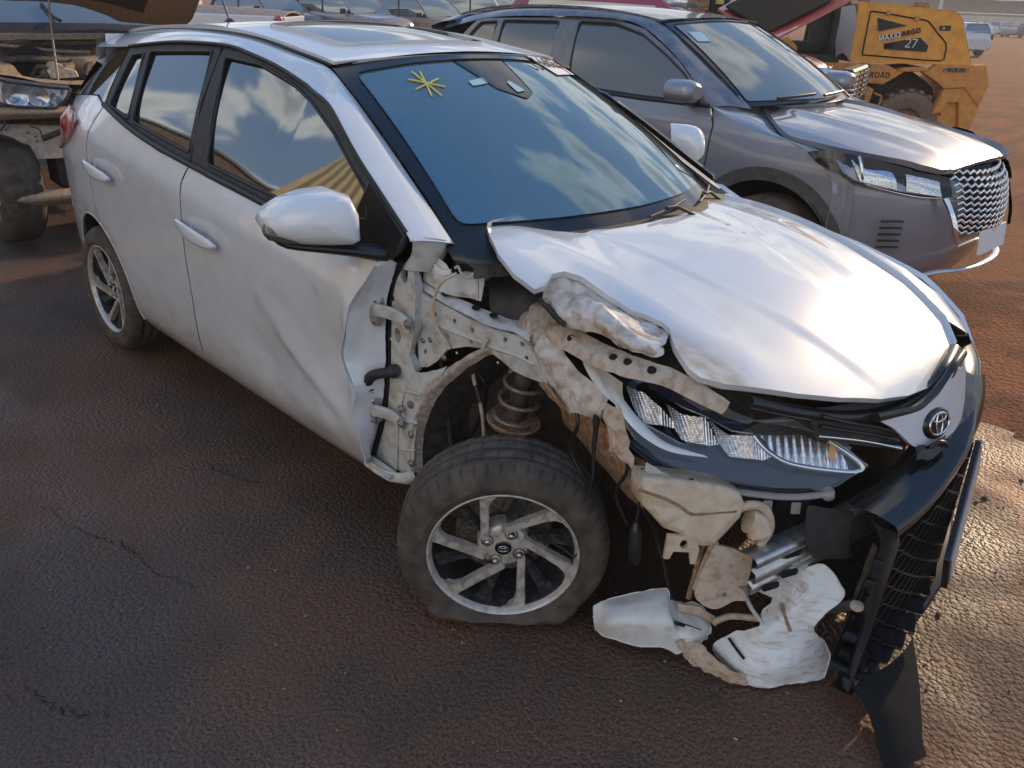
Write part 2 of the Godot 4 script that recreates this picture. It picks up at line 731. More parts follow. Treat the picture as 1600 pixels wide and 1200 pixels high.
	worn("green_paint", lin(.20, .24, .16), lin(.28, .26, .20), .5, .8, .5, 0.0, .3)
	worn("arch_dirt", lin(.46, .43, .38), lin(.30, .19, .12), .5, 7.0, .8, 0.0, .25)
	mat("scratch", lin(.55, .60, .62), .6)
	M.tyre_tread = M.tyre.duplicate()
	M.tyre_tread.vertex_color_use_as_albedo = true
	coat(mat("band_white", lin(.74, .77, .80), .15), .04)
	worn("white_plastic", lin(.70, .69, .66), lin(.52, .46, .38), .22, 3.0, .5, 0.0, .25)
	var felt := mat("felt", lin(.020, .021, .020), 1.0)
	felt.metallic_specular = .08
	var dull := mat("dull_black", lin(.014, .014, .014), .8)
	dull.metallic_specular = .2
	worn("crushed_paint", lin(.64, .59, .53), lin(.30, .20, .13), .36, 3.2, .5, 0.0, .22)
	M.side_paint = M.white_paint.duplicate()
	M.side_paint.vertex_color_use_as_albedo = true
	mat("plate_grey", lin(.30, .29, .28), .5)


# ---------------------------------------------------------------- camera, sky, sun
func cloud_sky() -> ImageTexture:
	var w := 1024
	var h := 512
	var big := FastNoiseLite.new()
	big.seed = SKY_SEED
	big.frequency = .55
	big.fractal_octaves = 6
	big.fractal_gain = .52
	var soft := FastNoiseLite.new()
	soft.seed = 77
	soft.frequency = .35
	soft.fractal_octaves = 3
	var img := Image.create(w, h, false, Image.FORMAT_RGBF)
	var sun := SUN.normalized()
	for j in h:
		var el := PI * (0.5 - (j + 0.5) / h)
		for i in w:
			var az := TAU * ((i + 0.5) / w - 0.5)
			var d := Vector3(sin(az) * cos(el), sin(el), -cos(az) * cos(el))
			var y := maxf(d.y, 0.0)
			var c := Color(.62, .72, .82).lerp(Color(.13, .33, .72), pow(y, .42))
			var toward := maxf(d.dot(sun), 0.0)
			c = c + Color(1.0, .78, .5) * (0.45 * pow(toward, 16.0))
			var q := Vector3(d.x, 0, d.z) / (y + .22) * 2.7
			var n := big.get_noise_3dv(Vector3(q.x * 1.25, 1.7, q.z * .9))
			var m := soft.get_noise_3dv(Vector3(q.x, 9.2, q.z))
			var cover := smoothstep(-.05, .15, n + m * .6 + .06 - .20 * smoothstep(.2, .7, y))
			var deep := smoothstep(.10, .55, n + m * .5)
			var fine := big.get_noise_3dv(Vector3(q.x * 4.1, 31.0, q.z * 3.3))
			deep = clampf(deep + fine * .55, 0.0, 1.0)
			var lit := Color(1.20, 1.22, 1.22).lerp(Color(.42, .46, .50), deep * (1.0 - .55 * toward))
			lit = lit + Color(1.7, 1.35, .9) * pow(toward, 12.0) * (1.0 - .5 * deep)
			c = c.lerp(lit, cover * .93)
			img.set_pixel(i, j, c)
	return ImageTexture.create_from_image(img)


const SKY_SEED := 48
const SUN := Vector3(-.06, .345, -.935)


func surroundings() -> void:
	var cam := Camera3D.new()
	cam.name = "camera"
	add_child(cam)
	cam.position = Vector3(1.408, 1.600, 2.1285)
	cam.basis = Basis(Vector3(.69679262, .03906135, -.71620825), Vector3(-.32351044, .90829983, -.26520257), Vector3(.64017267, .41649205, .64553337))
	cam.fov = 49.1876
	cam.near = .05
	cam.far = 900.0
	var sky := PanoramaSkyMaterial.new()
	sky.panorama = cloud_sky()
	var e := Environment.new()
	e.background_mode = Environment.BG_SKY
	e.sky = Sky.new()
	e.sky.sky_material = sky
	e.background_energy_multiplier = .85
	e.tonemap_mode = Environment.TONE_MAPPER_LINEAR
	e.tonemap_exposure = 1.24
	e.sdfgi_enabled = true
	e.ssao_enabled = true
	e.ssil_enabled = true
	e.fog_enabled = true
	e.fog_density = .0022
	e.fog_light_color = Color(.86, .84, .80)
	var we := WorldEnvironment.new()
	we.name = "world_environment"
	we.environment = e
	add_child(we)
	var sun := DirectionalLight3D.new()
	sun.name = "sun"
	add_child(sun)
	sun.basis = face(Vector3.ZERO, SUN).basis
	sun.light_color = Color(1.0, .86, .68)
	sun.light_energy = 1.05
	sun.light_angular_distance = 0.6
	sun.shadow_enabled = true


# ---------------------------------------------------------------- ground
func asphalt_edge(x: float) -> float:
	# where the asphalt gives way to red earth: smallest z for each x
	return -1.2 + 0.55 * sin(x * 1.3) + .2 * sin(x * 4.1 + 1.0) - 1.6 * ss(.2, -3.0, x)


func ground() -> void:
	var n1 := FastNoiseLite.new()
	n1.seed = 4
	n1.frequency = .55
	n1.fractal_octaves = 5
	var n2 := FastNoiseLite.new()
	n2.seed = 9
	n2.frequency = 2.6
	n2.fractal_octaves = 5
	# one sheet to the horizon: fine near the cars, coarse far away
	var xs := PackedFloat32Array()
	var zs := PackedFloat32Array()
	for v in [[-700, -120, 60], [-120, -30, 10], [-30, -7, 1.0], [-7, 3, .06], [3, 12, .8], [12, 60, 8], [60, 701, 80]]:
		var t: float = v[0]
		while t < v[1] - .001:
			xs.append(t)
			t += v[2]
	for v in [[-700, -120, 60], [-120, -30, 10], [-30, -6, .6], [-6, 3, .06], [3, 12, .8], [12, 60, 8], [60, 701, 80]]:
		var t: float = v[0]
		while t < v[1] - .001:
			zs.append(t)
			t += v[2]
	var earth := MB.new()
	var tarmac := MB.new()
	earth.tinted = true
	tarmac.tinted = true
	var nz := zs.size()
	var hardness := PackedFloat32Array()
	for x in xs:
		for z in zs:
			var e := n1.get_noise_2d(x, z)
			var f := n2.get_noise_2d(x, z)
			var near := ss(14.0, 5.0, Vector2(x, z).length())
			var hgt := (e * .010 + f * .004) * near
			# earth (red) against asphalt (dark, filmed with mud)
			var edge := (z - asphalt_edge(x)) + e * .9 + f * .35
			var hard := ss(-.45, .35, edge) * ss(60.0, 11.0, Vector2(x, z).length())
			var red := Color(.33, .130, .062).lerp(Color(.20, .084, .045), ss(-.2, .3, f + e))
			red = red.lerp(Color(.34, .145, .07), ss(6.0, 40.0, Vector2(x, z).length()))
			var tar := Color(.112, .064, .042).lerp(Color(.165, .077, .042), ss(-.10, .34, e * 1.2 + f * .5))
			tar = tar.lerp(Color(.092, .056, .040), ss(.05, .40, -e + f * .5))
			var gx := (n1.get_noise_2d(x + .02, z) - e) / .02 * .010 * near
			var gz := (n1.get_noise_2d(x, z + .02) - e) / .02 * .010 * near
			var up := Vector3(-gx, 1, -gz).normalized()
			earth.tint = red
			earth.vert(Vector3(x, hgt - .006 * near - .004, z), up, Vector2(x, z) * .4)
			tarmac.tint = red.lerp(tar, ss(.0, .75, hard))
			tarmac.vert(Vector3(x, hgt - .006 * near, z), up, Vector2(x, z) * .4)
			hardness.append(hard)
	for i in xs.size() - 1:
		for j in nz - 1:
			var a := i * nz + j
			var sum := hardness[a] + hardness[a + 1] + hardness[a + nz] + hardness[a + nz + 1]
			for b in [earth, tarmac]:
				if (b == earth and sum < 3.9) or (b == tarmac and sum > .02):
					b.tri(a, a + 1, a + nz + 1)
					b.tri(a, a + nz + 1, a + nz)
	var grain := noise_tex(8, .11, [[0.0, Color(.50, .48, .46)], [.42, Color(.80, .79, .78)], [.60, Color(1, 1, 1)], [1.0, Color(1, .98, .95)]], 5, 2048)
	var m := mat("ground", Color.WHITE, 1.0)
	m.vertex_color_use_as_albedo = true
	m.albedo_texture = grain
	m.roughness = .95
	m.metallic_specular = .25
	m.heightmap_enabled = true
	m.heightmap_texture = noise_tex(35, .06, [], 5, 1024)
	m.heightmap_scale = 1.0
	var o := put("ground", earth, m)
	o.set_meta("kind", "structure")
	o.set_meta("label", "red earth yard, rutted and dry towards the far sheds")
	m = m.duplicate()
	M.asphalt = m
	m.roughness = 1.0
	m.metallic_specular = .5
	m.roughness_texture = noise_tex(14, .006, [[.25, Color(.46, .46, .46)], [.48, Color(.58, .58, .58)], [.75, Color(.80, .80, .80)]], 5, 512)
	m.heightmap_texture = noise_tex(31, .075, [], 2, 2048, FastNoiseLite.TYPE_CELLULAR)
	m.heightmap_flip_texture = true
	m.heightmap_scale = .55
	o = put("asphalt", tarmac, m)
	o.set_meta("kind", "structure")
	o.set_meta("label", "dark wet asphalt filmed with red mud under the white hatchback")
	var ck := mat("crack", lin(.006, .005, .005), .95)
	for path in ["-1.35 1.55,-1.1 1.50,-.95 1.43,-.80 1.42,-.62 1.36", "-.9 2.0,-.75 1.93,-.66 1.95,-.5 1.88", "-2.1 1.55,-1.9 1.62,-1.75 1.60", "-.55 1.85,-.38 1.80,-.3 1.72", "-1.3 1.02,-1.12 .98,-.98 .90", "-1.6 2.0,-1.4 2.1,-1.2 2.05,-1.05 2.12"]:
		var p := sm2(P2(path), 14, false)
		var l := PackedVector3Array()
		var r := PackedVector3Array()
		for i in p.size():
			var q := p[i] + Vector2(rng.randf_range(-.010, .010), rng.randf_range(-.010, .010))
			var wd := .0008 + .0022 * rng.randf() * sin(PI * i / (p.size() - 1))
			var y := (n1.get_noise_2d(q.x, q.y) * .010 + n2.get_noise_2d(q.x, q.y) * .004) - .006 + .003
			l.append(Vector3(q.x, y, q.y - wd))
			r.append(Vector3(q.x, y, q.y + wd))
		var cb := MB.new()
		cb.grid([l, r])
		put("crack", cb, ck, o)


func pebbles() -> void:
	var s := MB.new()
	var rows := []
	for i in 5:
		var r := PackedVector3Array()
		for j in 7:
			var a := TAU * j / 7
			var p := PI * i / 4
			r.append(Vector3(sin(p) * cos(a) * (1.0 + .2 * sin(j * 2.4)), cos(p) * .55, sin(p) * sin(a) * (1.0 - .18 * cos(j * 3.1))))
		rows.append(r)
	s.grid(rows, true)
	var mm := MultiMesh.new()
	mm.transform_format = MultiMesh.TRANSFORM_3D
	mm.use_colors = true
	mm.mesh = s.mesh()
	mm.instance_count = 2600
	for i in 2600:
		var x := rng.randf_range(-5.5, 2.6)
		var z := rng.randf_range(-4.5, 2.4)
		if i % 3 == 0:
			x = rng.randf_range(.4, 2.2)
			z = rng.randf_range(-3.5, .8)
		var r := rng.randf_range(.0015, .0045) * (1.0 if i % 14 else 2.6)
		mm.set_instance_transform(i, Transform3D(Basis.from_euler(Vector3(rng.randf(), rng.randf() * 6.0, rng.randf())).scaled(Vector3.ONE * r), Vector3(x, r * .2 - .004, z)))
		var k := rng.randf_range(.07, .22)
		mm.set_instance_color(i, Color(k, k * .78, k * .62) if i % 5 else Color(k * 1.7, k * 1.55, k * 1.4))
	var o := MultiMeshInstance3D.new()
	o.name = "gravel"
	o.multimesh = mm
	var m := mat("gravel", Color.WHITE, .8)
	m.vertex_color_use_as_albedo = true
	o.material_override = m
	o.set_meta("kind", "stuff")
	o.set_meta("label", "loose grit scattered over the asphalt and red earth")
	add_child(o)


# ---------------------------------------------------------------- the white hatchback: its surfaces (x forward, z to its right, metres from the front axle)
var ZB := P2(".16 .74,.20 .785,.24 .815,.30 .838,.40 .853,.55 .862,.70 .868,.80 .869,.87 .864,.92 .848,.97 .822,1.02 .800,1.10 .764,1.20 .718,1.30 .668,1.38 .620,1.42 .585,1.45 .53")
var YE := P2("-3.15 1.335,-2.8 1.395,-2.4 1.435,-2.0 1.45,-1.6 1.445,-1.3 1.425,-1.07 1.385,-.7 1.2,-.35 .99")
var HC := P2("-.32 1.0,-.1 .985,.1 .955,.3 .905,.5 .84,.65 .775,.76 .715,.80 .675")
var RC := P2("-3.1 1.375,-2.8 1.425,-2.4 1.462,-2.0 1.48,-1.6 1.475,-1.3 1.447,-1.06 1.418,-.95 1.395")


func side_z(x: float, y: float) -> float:
	var yy := y - (.10 * (-x - 1.0)) * ss(.5, .9, y) * (1 - ss(1.08, 1.38, y))
	yy += ((1.45 - crv(x, YE)) if x < -1.07 else .065 * (1.0 - ss(-1.07, -.55, x))) * ss(1.0, 1.4, y)
	var r := 0.0
	if x < -2.3:
		r += (.16 + .17 * ss(.85, 1.05, y)) * (x + 2.3) * (x + 2.3)
	if x < -3.0:
		r += 1.2 * (x + 3.0) * (x + 3.0)
	if x > -1.0:
		r += .03 * (x + 1.0) * (x + 1.0)
	return crv(yy, ZB) - r


func bell(d: float, w: float) -> float:
	return exp(-d * d / (w * w))


func seg_d(p: Vector2, a: Vector2, b: Vector2) -> float:
	return p.distance_to(Geometry2D.get_closest_point_to_segment(p, a, b))


# the right side with its dents
func dented(p: Vector2) -> Vector3:
	var z := side_z(p.x, p.y)
	if p.x > -1.62 and p.y < .97:
		var d := 0.0
		var l1 := P2("-1.02 .68,-.87 .578,-.756 .512,-.641 .443,-.56 .385")
		var m := 9.0
		for i in l1.size() - 1:
			m = minf(m, seg_d(p, l1[i], l1[i + 1]))
		var below: float = crv(p.x, l1) - p.y
		d += .006 * bell(m, .045)
		# pushed in ahead of and above the crease, bulged below it
		d -= .020 * bell(p.x + .62, .13) * bell(p.y - .60, .13)
		d += .014 * bell(p.x + .72, .12) * bell(p.y - .345, .06)
		d -= .016 * bell(p.x + 1.02, .16) * bell(p.y - .46, .09)
		d -= .010 * bell(p.x + .57, .035) * bell(p.y - .60, .05)
		var m2 := minf(seg_d(p, Vector2(-.90, .57), Vector2(-.774, .497)), seg_d(p, Vector2(-.774, .497), Vector2(-.603, .423)))
		d += .004 * bell(m2, .026)
		d -= .012 * bell(p.x + .50, .05) * bell(p.y - .87, .07)
		d += .007 * bell(seg_d(p, Vector2(-.56, .90), Vector2(-.66, .80)), .03)
		z += d * ss(-1.62, -1.3, p.x)
		# the skin curls out where it was torn from the hinge end
		z += .012 * bell(p.x + .535, .02) * bell(p.y - .64, .16)
	return Vector3(p.x, p.y, z)


func side(off: float) -> Callable:
	return func(p: Vector2): return dented(p) + Vector3(0, off * .35, off)


func left(off: float) -> Callable:
	return func(p: Vector2): return Vector3(p.x, p.y, -side_z(p.x, p.y) - off)


func hood_y(x: float, z: float) -> float:
	var h := crv(x, HC) - .10 * z * z
	# two pressed ridges that run together towards the nose, a flat plateau between them
	for s in [-1.0, 1.0]:
		var r := .262 - .155 * ss(-.2, .8, x)
		h += .004 * (ss(r + .03, r - .03, z * s) - .5) * (1.0 - ss(.6, .76, x))
		var r2 := .448 - .06 * ss(.1, .6, x)
		h += .008 * bell(z * s - r2, .07) * (1.0 - ss(.35, .6, x))
		h -= .05 * pow(maxf(0.0, z * s - .52), 1.5)
	# the buckled right rear corner, and the pull towards the torn edge
	h += .052 * bell(x + .22, .26) * bell(z - .66, .26)
	h += .012 * bell(x - .0, .2) * bell(z - .62, .1)
	h -= .012 * bell(x - .2, .12) * bell(z - .53, .06)
	return h


func roof_y(x: float, z: float) -> float:
	return crv(x, RC) - .135 * z * z


# windscreen: u across (-1 left .. 1 right), v from its foot to its head
func screen(p: Vector2) -> Vector3:
	var k := 1.0 - p.x * p.x
	var foot := Vector3(-.316 + .19 * k, .969 + .02 * k, .635 * p.x)
	var head := Vector3(-1.065 + .06 * k, 1.378 + .042 * k, .53 * p.x)
	return foot.lerp(head, p.y) + Vector3(.45, .85, 0) * (.022 * 4.0 * p.y * (1.0 - p.y))


func screen_off(off: float) -> Callable:
	return func(p: Vector2): return screen(p) + Vector3(.5, .86, 0) * off


# paint with road mud thrown up along its lower edge
func muddy() -> MB:
	var b := MB.new()
	b.tinted = true
	var nz := FastNoiseLite.new()
	nz.seed = 61
	nz.frequency = 7.0
	nz.fractal_octaves = 5
	b.tint_at = func(p: Vector2) -> Color:
		var n := nz.get_noise_2d(p.x, p.y * 1.6)
		var k := ss(.50, .20, p.y + n * .16) * .55 + .10 * ss(.0, .5, n)
		k = maxf(k, .6 * bell(p.distance_to(Vector2(-2.55, .30)) - .37, .05) * clampf(.5 + n, 0, 1))
		return Color.WHITE.lerp(Color(.52, .40, .30), clampf(k, 0, .7))
	return b


func arc(cx: float, cy: float, r: float, a0: float, a1: float, n := 14) -> PackedVector2Array:
	var out := PackedVector2Array()
	for i in n + 1:
		var a := deg_to_rad(lerpf(a0, a1, float(i) / n))
		out.append(Vector2(cx + r * cos(a), cy + r * sin(a)))
	return out


func hatchback() -> Node3D:
	var c := thing("white_hatchback", "white hatchback with its right front wing torn off and hood buckled", "car")
	var paint: Material = M.white_paint
	# ---- right side
	var door := PackedVector2Array()
	door.append_array(P2("-.405 .940,-.432 .911,-.454 .866,-.490 .815,-.513 .780,-.526 .731,-.538 .67,-.547 .621,-.540 .58,-.528 .554,-.505 .526,-.512 .49,-.529 .454,-.524 .41,-.515 .369,-.507 .290,-.522 .252"))
	door.append_array(P2("-.964 .279,-1.559 .287,-1.581 .295,-1.564 .517,-1.566 .693,-1.548 .889,-1.552 .962,-1.538 1.018,-1.413 1.001,-1.161 .980,-.900 .957,-.6 .952"))
	var fd := put("front_door", sheet(muddy(), door, side(0.0), .025, .018), M.side_paint, c)
	fd.set_meta("label", "white front door, creased and torn along its hinge end")
	handle(fd, Vector3(-1.552, .829, 0), Vector3(-1.262, .800, 0))
	var rear := P2("-1.593 .293,-2.10 .287")
	rear.append_array(P2("-2.165 .300"))
	rear.append_array(arc(-2.55, .30, .358, 3, 68, 12))
	rear.append_array(P2("-2.448 .70,-2.455 .836,-2.434 .952,-2.405 1.015,-2.338 1.130,-2.033 1.070,-1.771 1.034,-1.548 1.018,-1.562 .962,-1.556 .889,-1.575 .693,-1.573 .517"))
	var rd := put("rear_door", sheet(muddy(), rear, side(0.0), .03, .018), M.side_paint, c)
	handle(rd, Vector3(-2.416, .908, 0), Vector3(-2.147, .880, 0))
	var quarter := PackedVector2Array()
	quarter.append_array(P2("-2.455 .70"))
	quarter.append_array(arc(-2.55, .30, .358, 72, 118, 9))
	quarter.append_array(P2("-2.75 .622,-3.24 .622,-3.235 .90,-3.17 1.09,-2.9 1.118,-2.79 1.132,-2.573 1.155,-2.456 1.163,-2.346 1.136,-2.413 1.015,-2.442 .952,-2.463 .836"))
	put("quarter_panel", sheet(muddy(), quarter, side(0.0), .03, .018), M.side_paint, c)
	var bump_r := P2("-2.755 .615")
	bump_r.append_array(arc(-2.55, .30, .358, 119, 196, 14))
	bump_r.append_array(P2("-3.0 .20,-3.22 .24,-3.245 .4,-3.24 .615"))
	put("rear_bumper_side", sheet(muddy(), bump_r, side(.002), .03, .018), M.side_paint, c)
	for g in ["-1.590 .300,-1.570 .517,-1.571 .693,-1.553 .889,-1.558 .962,-1.545 1.012", "-2.452 .70,-2.459 .836,-2.438 .952,-2.410 1.015,-2.345 1.128"]:
		var gp := PackedVector3Array()
		for q in sm2(P2(g), 4, false):
			gp.append(dented(q) + Vector3(0, 0, -.007))
		put("shut_line", tube(MB.new(), gp, .0065, 6), M.dark_hole, c)
	# flare round the rear arch, and its dark liner
	var lip := MB.new()
	var inner := PackedVector3Array()
	for q in arc(-2.55, .30, .355, -8, 196, 40):
		inner.append(dented(q) + Vector3(0, 0, -.004))
	tube(lip, inner, .006, 6)
	put("arch_lip", lip, paint, c)
	var liner := []
	for zz in [.845, .74, .62, .5]:
		var row := PackedVector3Array()
		for q in arc(-2.55, .30, .362, -14, 196, 30):
			row.append(Vector3(q.x, q.y, minf(zz, side_z(q.x, q.y) - .006)))
		liner.append(row)
	var lb := MB.new()
	lb.grid(liner)
	sheet(lb, arc(-2.55, .30, .362, 0, 360, 40), func(p: Vector2): return Vector3(p.x, p.y, .5), .1, 0.0)
	put("wheel_arch_liner", lb, M.black_matte, c)
	# sill
	var sill := P2("-.43 .232,-.50 .246,-.964 .272,-1.56 .281,-2.178 .292,-2.185 .205,-1.6 .215,-1.0 .215,-.47 .205")
	put("sill", sheet(muddy(), sill, side(-.006), .03, .03), M.side_paint, c)
	# ---- glass house: black frame with three openings, panes, seals
	var dlo := P2("-.385 .962,-.372 1.014,-.600 1.136,-.854 1.270,-1.023 1.312,-1.231 1.360,-1.452 1.392,-1.651 1.407,-2.009 1.396,-2.282 1.372,-2.447 1.352,-2.338 1.137,-2.033 1.077,-1.771 1.041,-1.53 1.021,-1.413 1.007,-1.161 .986,-.900 .963,-.6 .957")
	var fg := rnd(P2("-1.599 1.373,-1.359 1.365,-1.142 1.325,-.988 1.279,-.812 1.216,-.584 1.087,-.540 1.018,-.928 1.001,-1.161 1.018,-1.436 1.040"), .016)
	var rg := rnd(P2("-2.205 1.353,-1.707 1.385,-1.573 1.058,-1.80 1.080,-2.054 1.108"), .016)
	var qg := rnd(P2("-2.362 1.328,-2.254 1.343,-2.094 1.112,-2.297 1.142"), .016)
	put("window_frame", sheet(MB.new(), dlo, side(-.004), .03, .012, [fg, rg, qg]), M.black_matte, c)
	var k := 0
	for g in [fg, rg, qg]:
		var big: PackedVector2Array = Geometry2D.offset_polygon(g, .012)[0]
		put("side_window", sheet(MB.new(), big, side(-.013), .05, 0.0), M.tinted_glass, [fd, rd, c][k])
		var ring := PackedVector3Array()
		for q in g:
			ring.append(dented(q) + Vector3(0, 0, -.004))
		ring.append(ring[0])
		put("window_seal", tube(MB.new(), ring, .0055, 6, false), M.rubber_trim, [fd, rd, c][k])
		k += 1
	# belt moulding and B pillar joint
	var belt := PackedVector3Array()
	for q in sm2(P2("-2.33 1.140,-2.033 1.082,-1.771 1.046,-1.413 1.012,-1.161 .991,-.900 .968,-.56 .958"), 5, false):
		belt.append(dented(q) + Vector3(0, .004, .006))
	put("belt_moulding", tube(MB.new(), belt, .011, 8, true, 1.0), M.rubber_trim, c)
	put("pillar_joint", tube(MB.new(), PackedVector3Array([dented(Vector2(-1.545, 1.03)) + Vector3(0, 0, -.003), dented(Vector2(-1.61, 1.22)) + Vector3(0, 0, -.003), dented(Vector2(-1.655, 1.40)) + Vector3(0, 0, -.003)]), .003, 6), M.dark_hole, c)
	# drip seal over the windows
	var drip := PackedVector3Array()
	for q in sm2(P2("-.372 1.014,-.600 1.136,-.854 1.270,-1.023 1.312,-1.231 1.360,-1.452 1.392,-1.651 1.407,-2.009 1.396,-2.282 1.372,-2.447 1.355"), 5, false):
		drip.append(dented(q) + Vector3(0, .003, .001))
	put("drip_seal", tube(MB.new(), drip, .007, 6), M.rubber_trim, c)
	# rear pillar: dark glass between the side windows and the tailgate
	var dp := P2("-2.352 1.143,-2.462 1.354,-2.62 1.352,-2.9 1.335,-3.06 1.11,-2.9 1.124,-2.79 1.138,-2.573 1.161,-2.456 1.169")
	put("rear_pillar_glass", sheet(MB.new(), dp, side(-.004), .04, .01), M.tinted_glass, c)
	# ---- A pillar and cant rail
	var outer := sm3(P3("-.345 1.000 .772,-.372 1.018 .765,-.600 1.140 .726,-.854 1.274 .664,-1.023 1.316 .629,-1.231 1.364 .610,-1.452 1.396 .598,-1.651 1.411 .592,-2.009 1.400 .604,-2.282 1.376 .616,-2.47 1.355 .622,-2.92 1.325 .585"), 4)
	var inn := sm3(P3("-.300 .985 .655,-.33 .998 .648,-.52 1.098 .612,-.75 1.225 .578,-.93 1.318 .553,-1.10 1.386 .533,-1.4 1.425 .520,-1.65 1.440 .512,-2.03 1.440 .505,-2.28 1.424 .497,-2.5 1.404 .488,-2.98 1.352 .455"), 4)
	var r1 := PackedVector3Array()
	var r2 := PackedVector3Array()
	var r0 := PackedVector3Array()
	for i in inn.size():
		if inn[i].x < -1.10:
			inn[i].y = roof_y(inn[i].x, inn[i].z) - .003
	for i in outer.size():
		var lift := Vector3(0, .55, .8) * .010
		r0.append(inn[i] + Vector3(0, -.016, -.002))
		r1.append(inn[i].lerp(outer[i], .33) + lift)
		r2.append(inn[i].lerp(outer[i], .68) + lift * .9)
	var rail := MB.new()
	rail.grid([r0, inn, r1, r2, outer])
	put("a_pillar_and_roof_rail", rail, paint, c)
	# ---- roof
	var roof := PackedVector2Array()
	for i in 13:
		var u := 1.0 - i / 6.0
		roof.append(Vector2(-1.062 + .062 * (1 - u * u), .512 * u))
	roof.append_array(P2("-1.4 -.50,-2.0 -.485,-2.5 -.468,-2.86 -.45,-2.90 -.2,-2.90 .2,-2.86 .45,-2.5 .468,-2.0 .485,-1.4 .50"))
	var rf := func(p: Vector2): return Vector3(p.x, roof_y(p.x, p.y), p.y)
	var sun_o := rnd(P2("-1.262 .345,-1.232 .15,-1.225 0,-1.232 -.15,-1.262 -.345,-1.80 -.335,-1.80 .335"), .05)
	put("roof", sheet(MB.new(), roof, rf, .05, .012, [sun_o]), paint, c)
	put("glass_roof", sheet(MB.new(), Geometry2D.offset_polygon(sun_o, -.004)[0], func(p: Vector2): return Vector3(p.x, roof_y(p.x, p.y) + .002, p.y), .05, .008), M.tinted_glass, c)
	for s in [1.0, -1.0]:
		var ml := PackedVector3Array()
		for x in [-1.06, -1.2, -1.4, -1.7, -2.0, -2.3, -2.6, -2.9]:
			var zz: float = s * (.513 - .006 - .036 * ss(-1.1, -2.9, x))
			ml.append(Vector3(x, roof_y(x, zz) - .006, zz))
		put("roof_moulding", tube(MB.new(), sm3(ml, 3), .006, 8), M.rubber_trim, c)
	# spoiler
	var sp := []
	for z in [-.47, -.3, 0.0, .3, .47, .56]:
		var y: float = roof_y(-2.9, minf(absf(z), .46))
		var drop: float = .02 + (.05 if absf(z) > .5 else 0.0)
		sp.append(PackedVector3Array([Vector3(-2.86, y + .004, z), Vector3(-2.98, y - .008 - drop * .3, z), Vector3(-3.08 + .06 * ss(.3, .6, absf(z)), y - .03 - drop, z), Vector3(-3.07 + .06 * ss(.3, .6, absf(z)), y - .055 - drop, z), Vector3(-2.9, y - .07 - drop, z)]))
	var spb := MB.new()
	spb.grid(sp, true)
	put("spoiler", spb, paint, c)
	# antenna: a foot and a raked rod
	var an := put("antenna_foot", lathe(MB.new(), P2("0 .028,.012 .026,.022 .016,.036 .004,.040 -.006"), Transform3D(Basis.from_scale(Vector3(1.35, 1, .9)), Vector3(-2.75, roof_y(-2.75, 0) + .004, .0)), 16), M.black_plastic, c)
	put("antenna_rod", tube(MB.new(), PackedVector3Array([Vector3(-2.755, roof_y(-2.75, 0) + .02, 0), Vector3(-2.86, roof_y(-2.75, 0) + .21, 0)]), .004, 8), M.black_plastic, an)
	# ---- windscreen: the clear field, the black band round it, what sticks to it
	var ws := P2("-1 0,-.5 -.004,0 -.006,.5 -.004,1 0,1 .5,1 1,.5 1,0 1,-.5 1,-1 1,-1 .5")
	var clear := rnd(P2("-.955 .085,-.5 .07,0 .065,.5 .07,.945 .085,.925 .5,.90 .93,.5 .945,0 .945,-.5 .945,-.90 .93,-.925 .5"), .05)
	var pane := put("windscreen", sheet(MB.new(), clear, screen_off(0.0), .06, 0.0), M.windscreen_glass, c)
	put("black_band", sheet(MB.new(), ws, screen_off(0.0), .06, .006, [Geometry2D.offset_polygon(clear, -.002)[0]]), M.black_gloss, pane)
	put("camera_housing", sheet(MB.new(), rnd(P2("-.24 .95,.20 .95,.12 .74,-.02 .665,-.13 .70"), .02), screen_off(.0015), .06, .002), M.black_gloss, pane)
	put("mirror_patch", sheet(MB.new(), rnd(P2("-.085 .715,.0 .705,-.01 .775,-.055 .785"), .01), screen_off(.004), .06, .001), M.blue_tag, pane)
	put("toll_tag", sheet(MB.new(), rnd(P2(".13 .815,.265 .800,.27 .765,.14 .775"), .01), screen_off(.0025), .06, .002), M.blue_tag, pane)
	var slip := put("lot_slip", sheet(MB.new(), P2("-.60 .995,-.93 .99,-.97 .865,-.66 .835"), screen_off(.004), .06, .001), M.paper, pane)
	var tl := screen(Vector2(-.64, .93))
	var tr := screen(Vector2(-.93, .945))
	var n := Vector3(.46, .88, -.1).normalized()
	# the slip is read from inside the glass: its figures run backwards for us
	var xd := (tl - tr).normalized()
	var tf := Transform3D(Basis(xd, n.cross(xd).normalized(), n), (tl + tr) * .5 + n * .012)
	text("slip_number", "1125811", .055, tf, M.ink, slip, .001)
	# a chalk star: strokes crossing
	var chalk := Node3D.new()
	chalk.name = "chalk_star"
	add_to(chalk, pane)
	var ctr := Vector2(.545, .80)
	for st in ["-.10 .03,.10 -.02", "-.03 .085,.05 -.07", ".02 .09,-.01 -.075", "-.085 -.025,.09 .045"]:
		var e := P2(st)
		var row := PackedVector3Array()
		for i in 6:
			row.append(screen(ctr + e[0].lerp(e[1], i / 5.0)) + Vector3(.5, .86, 0) * .003)
		put("chalk_stroke", tube(MB.new(), row, .0034, 6), M.chalk_yellow, chalk)
	return c


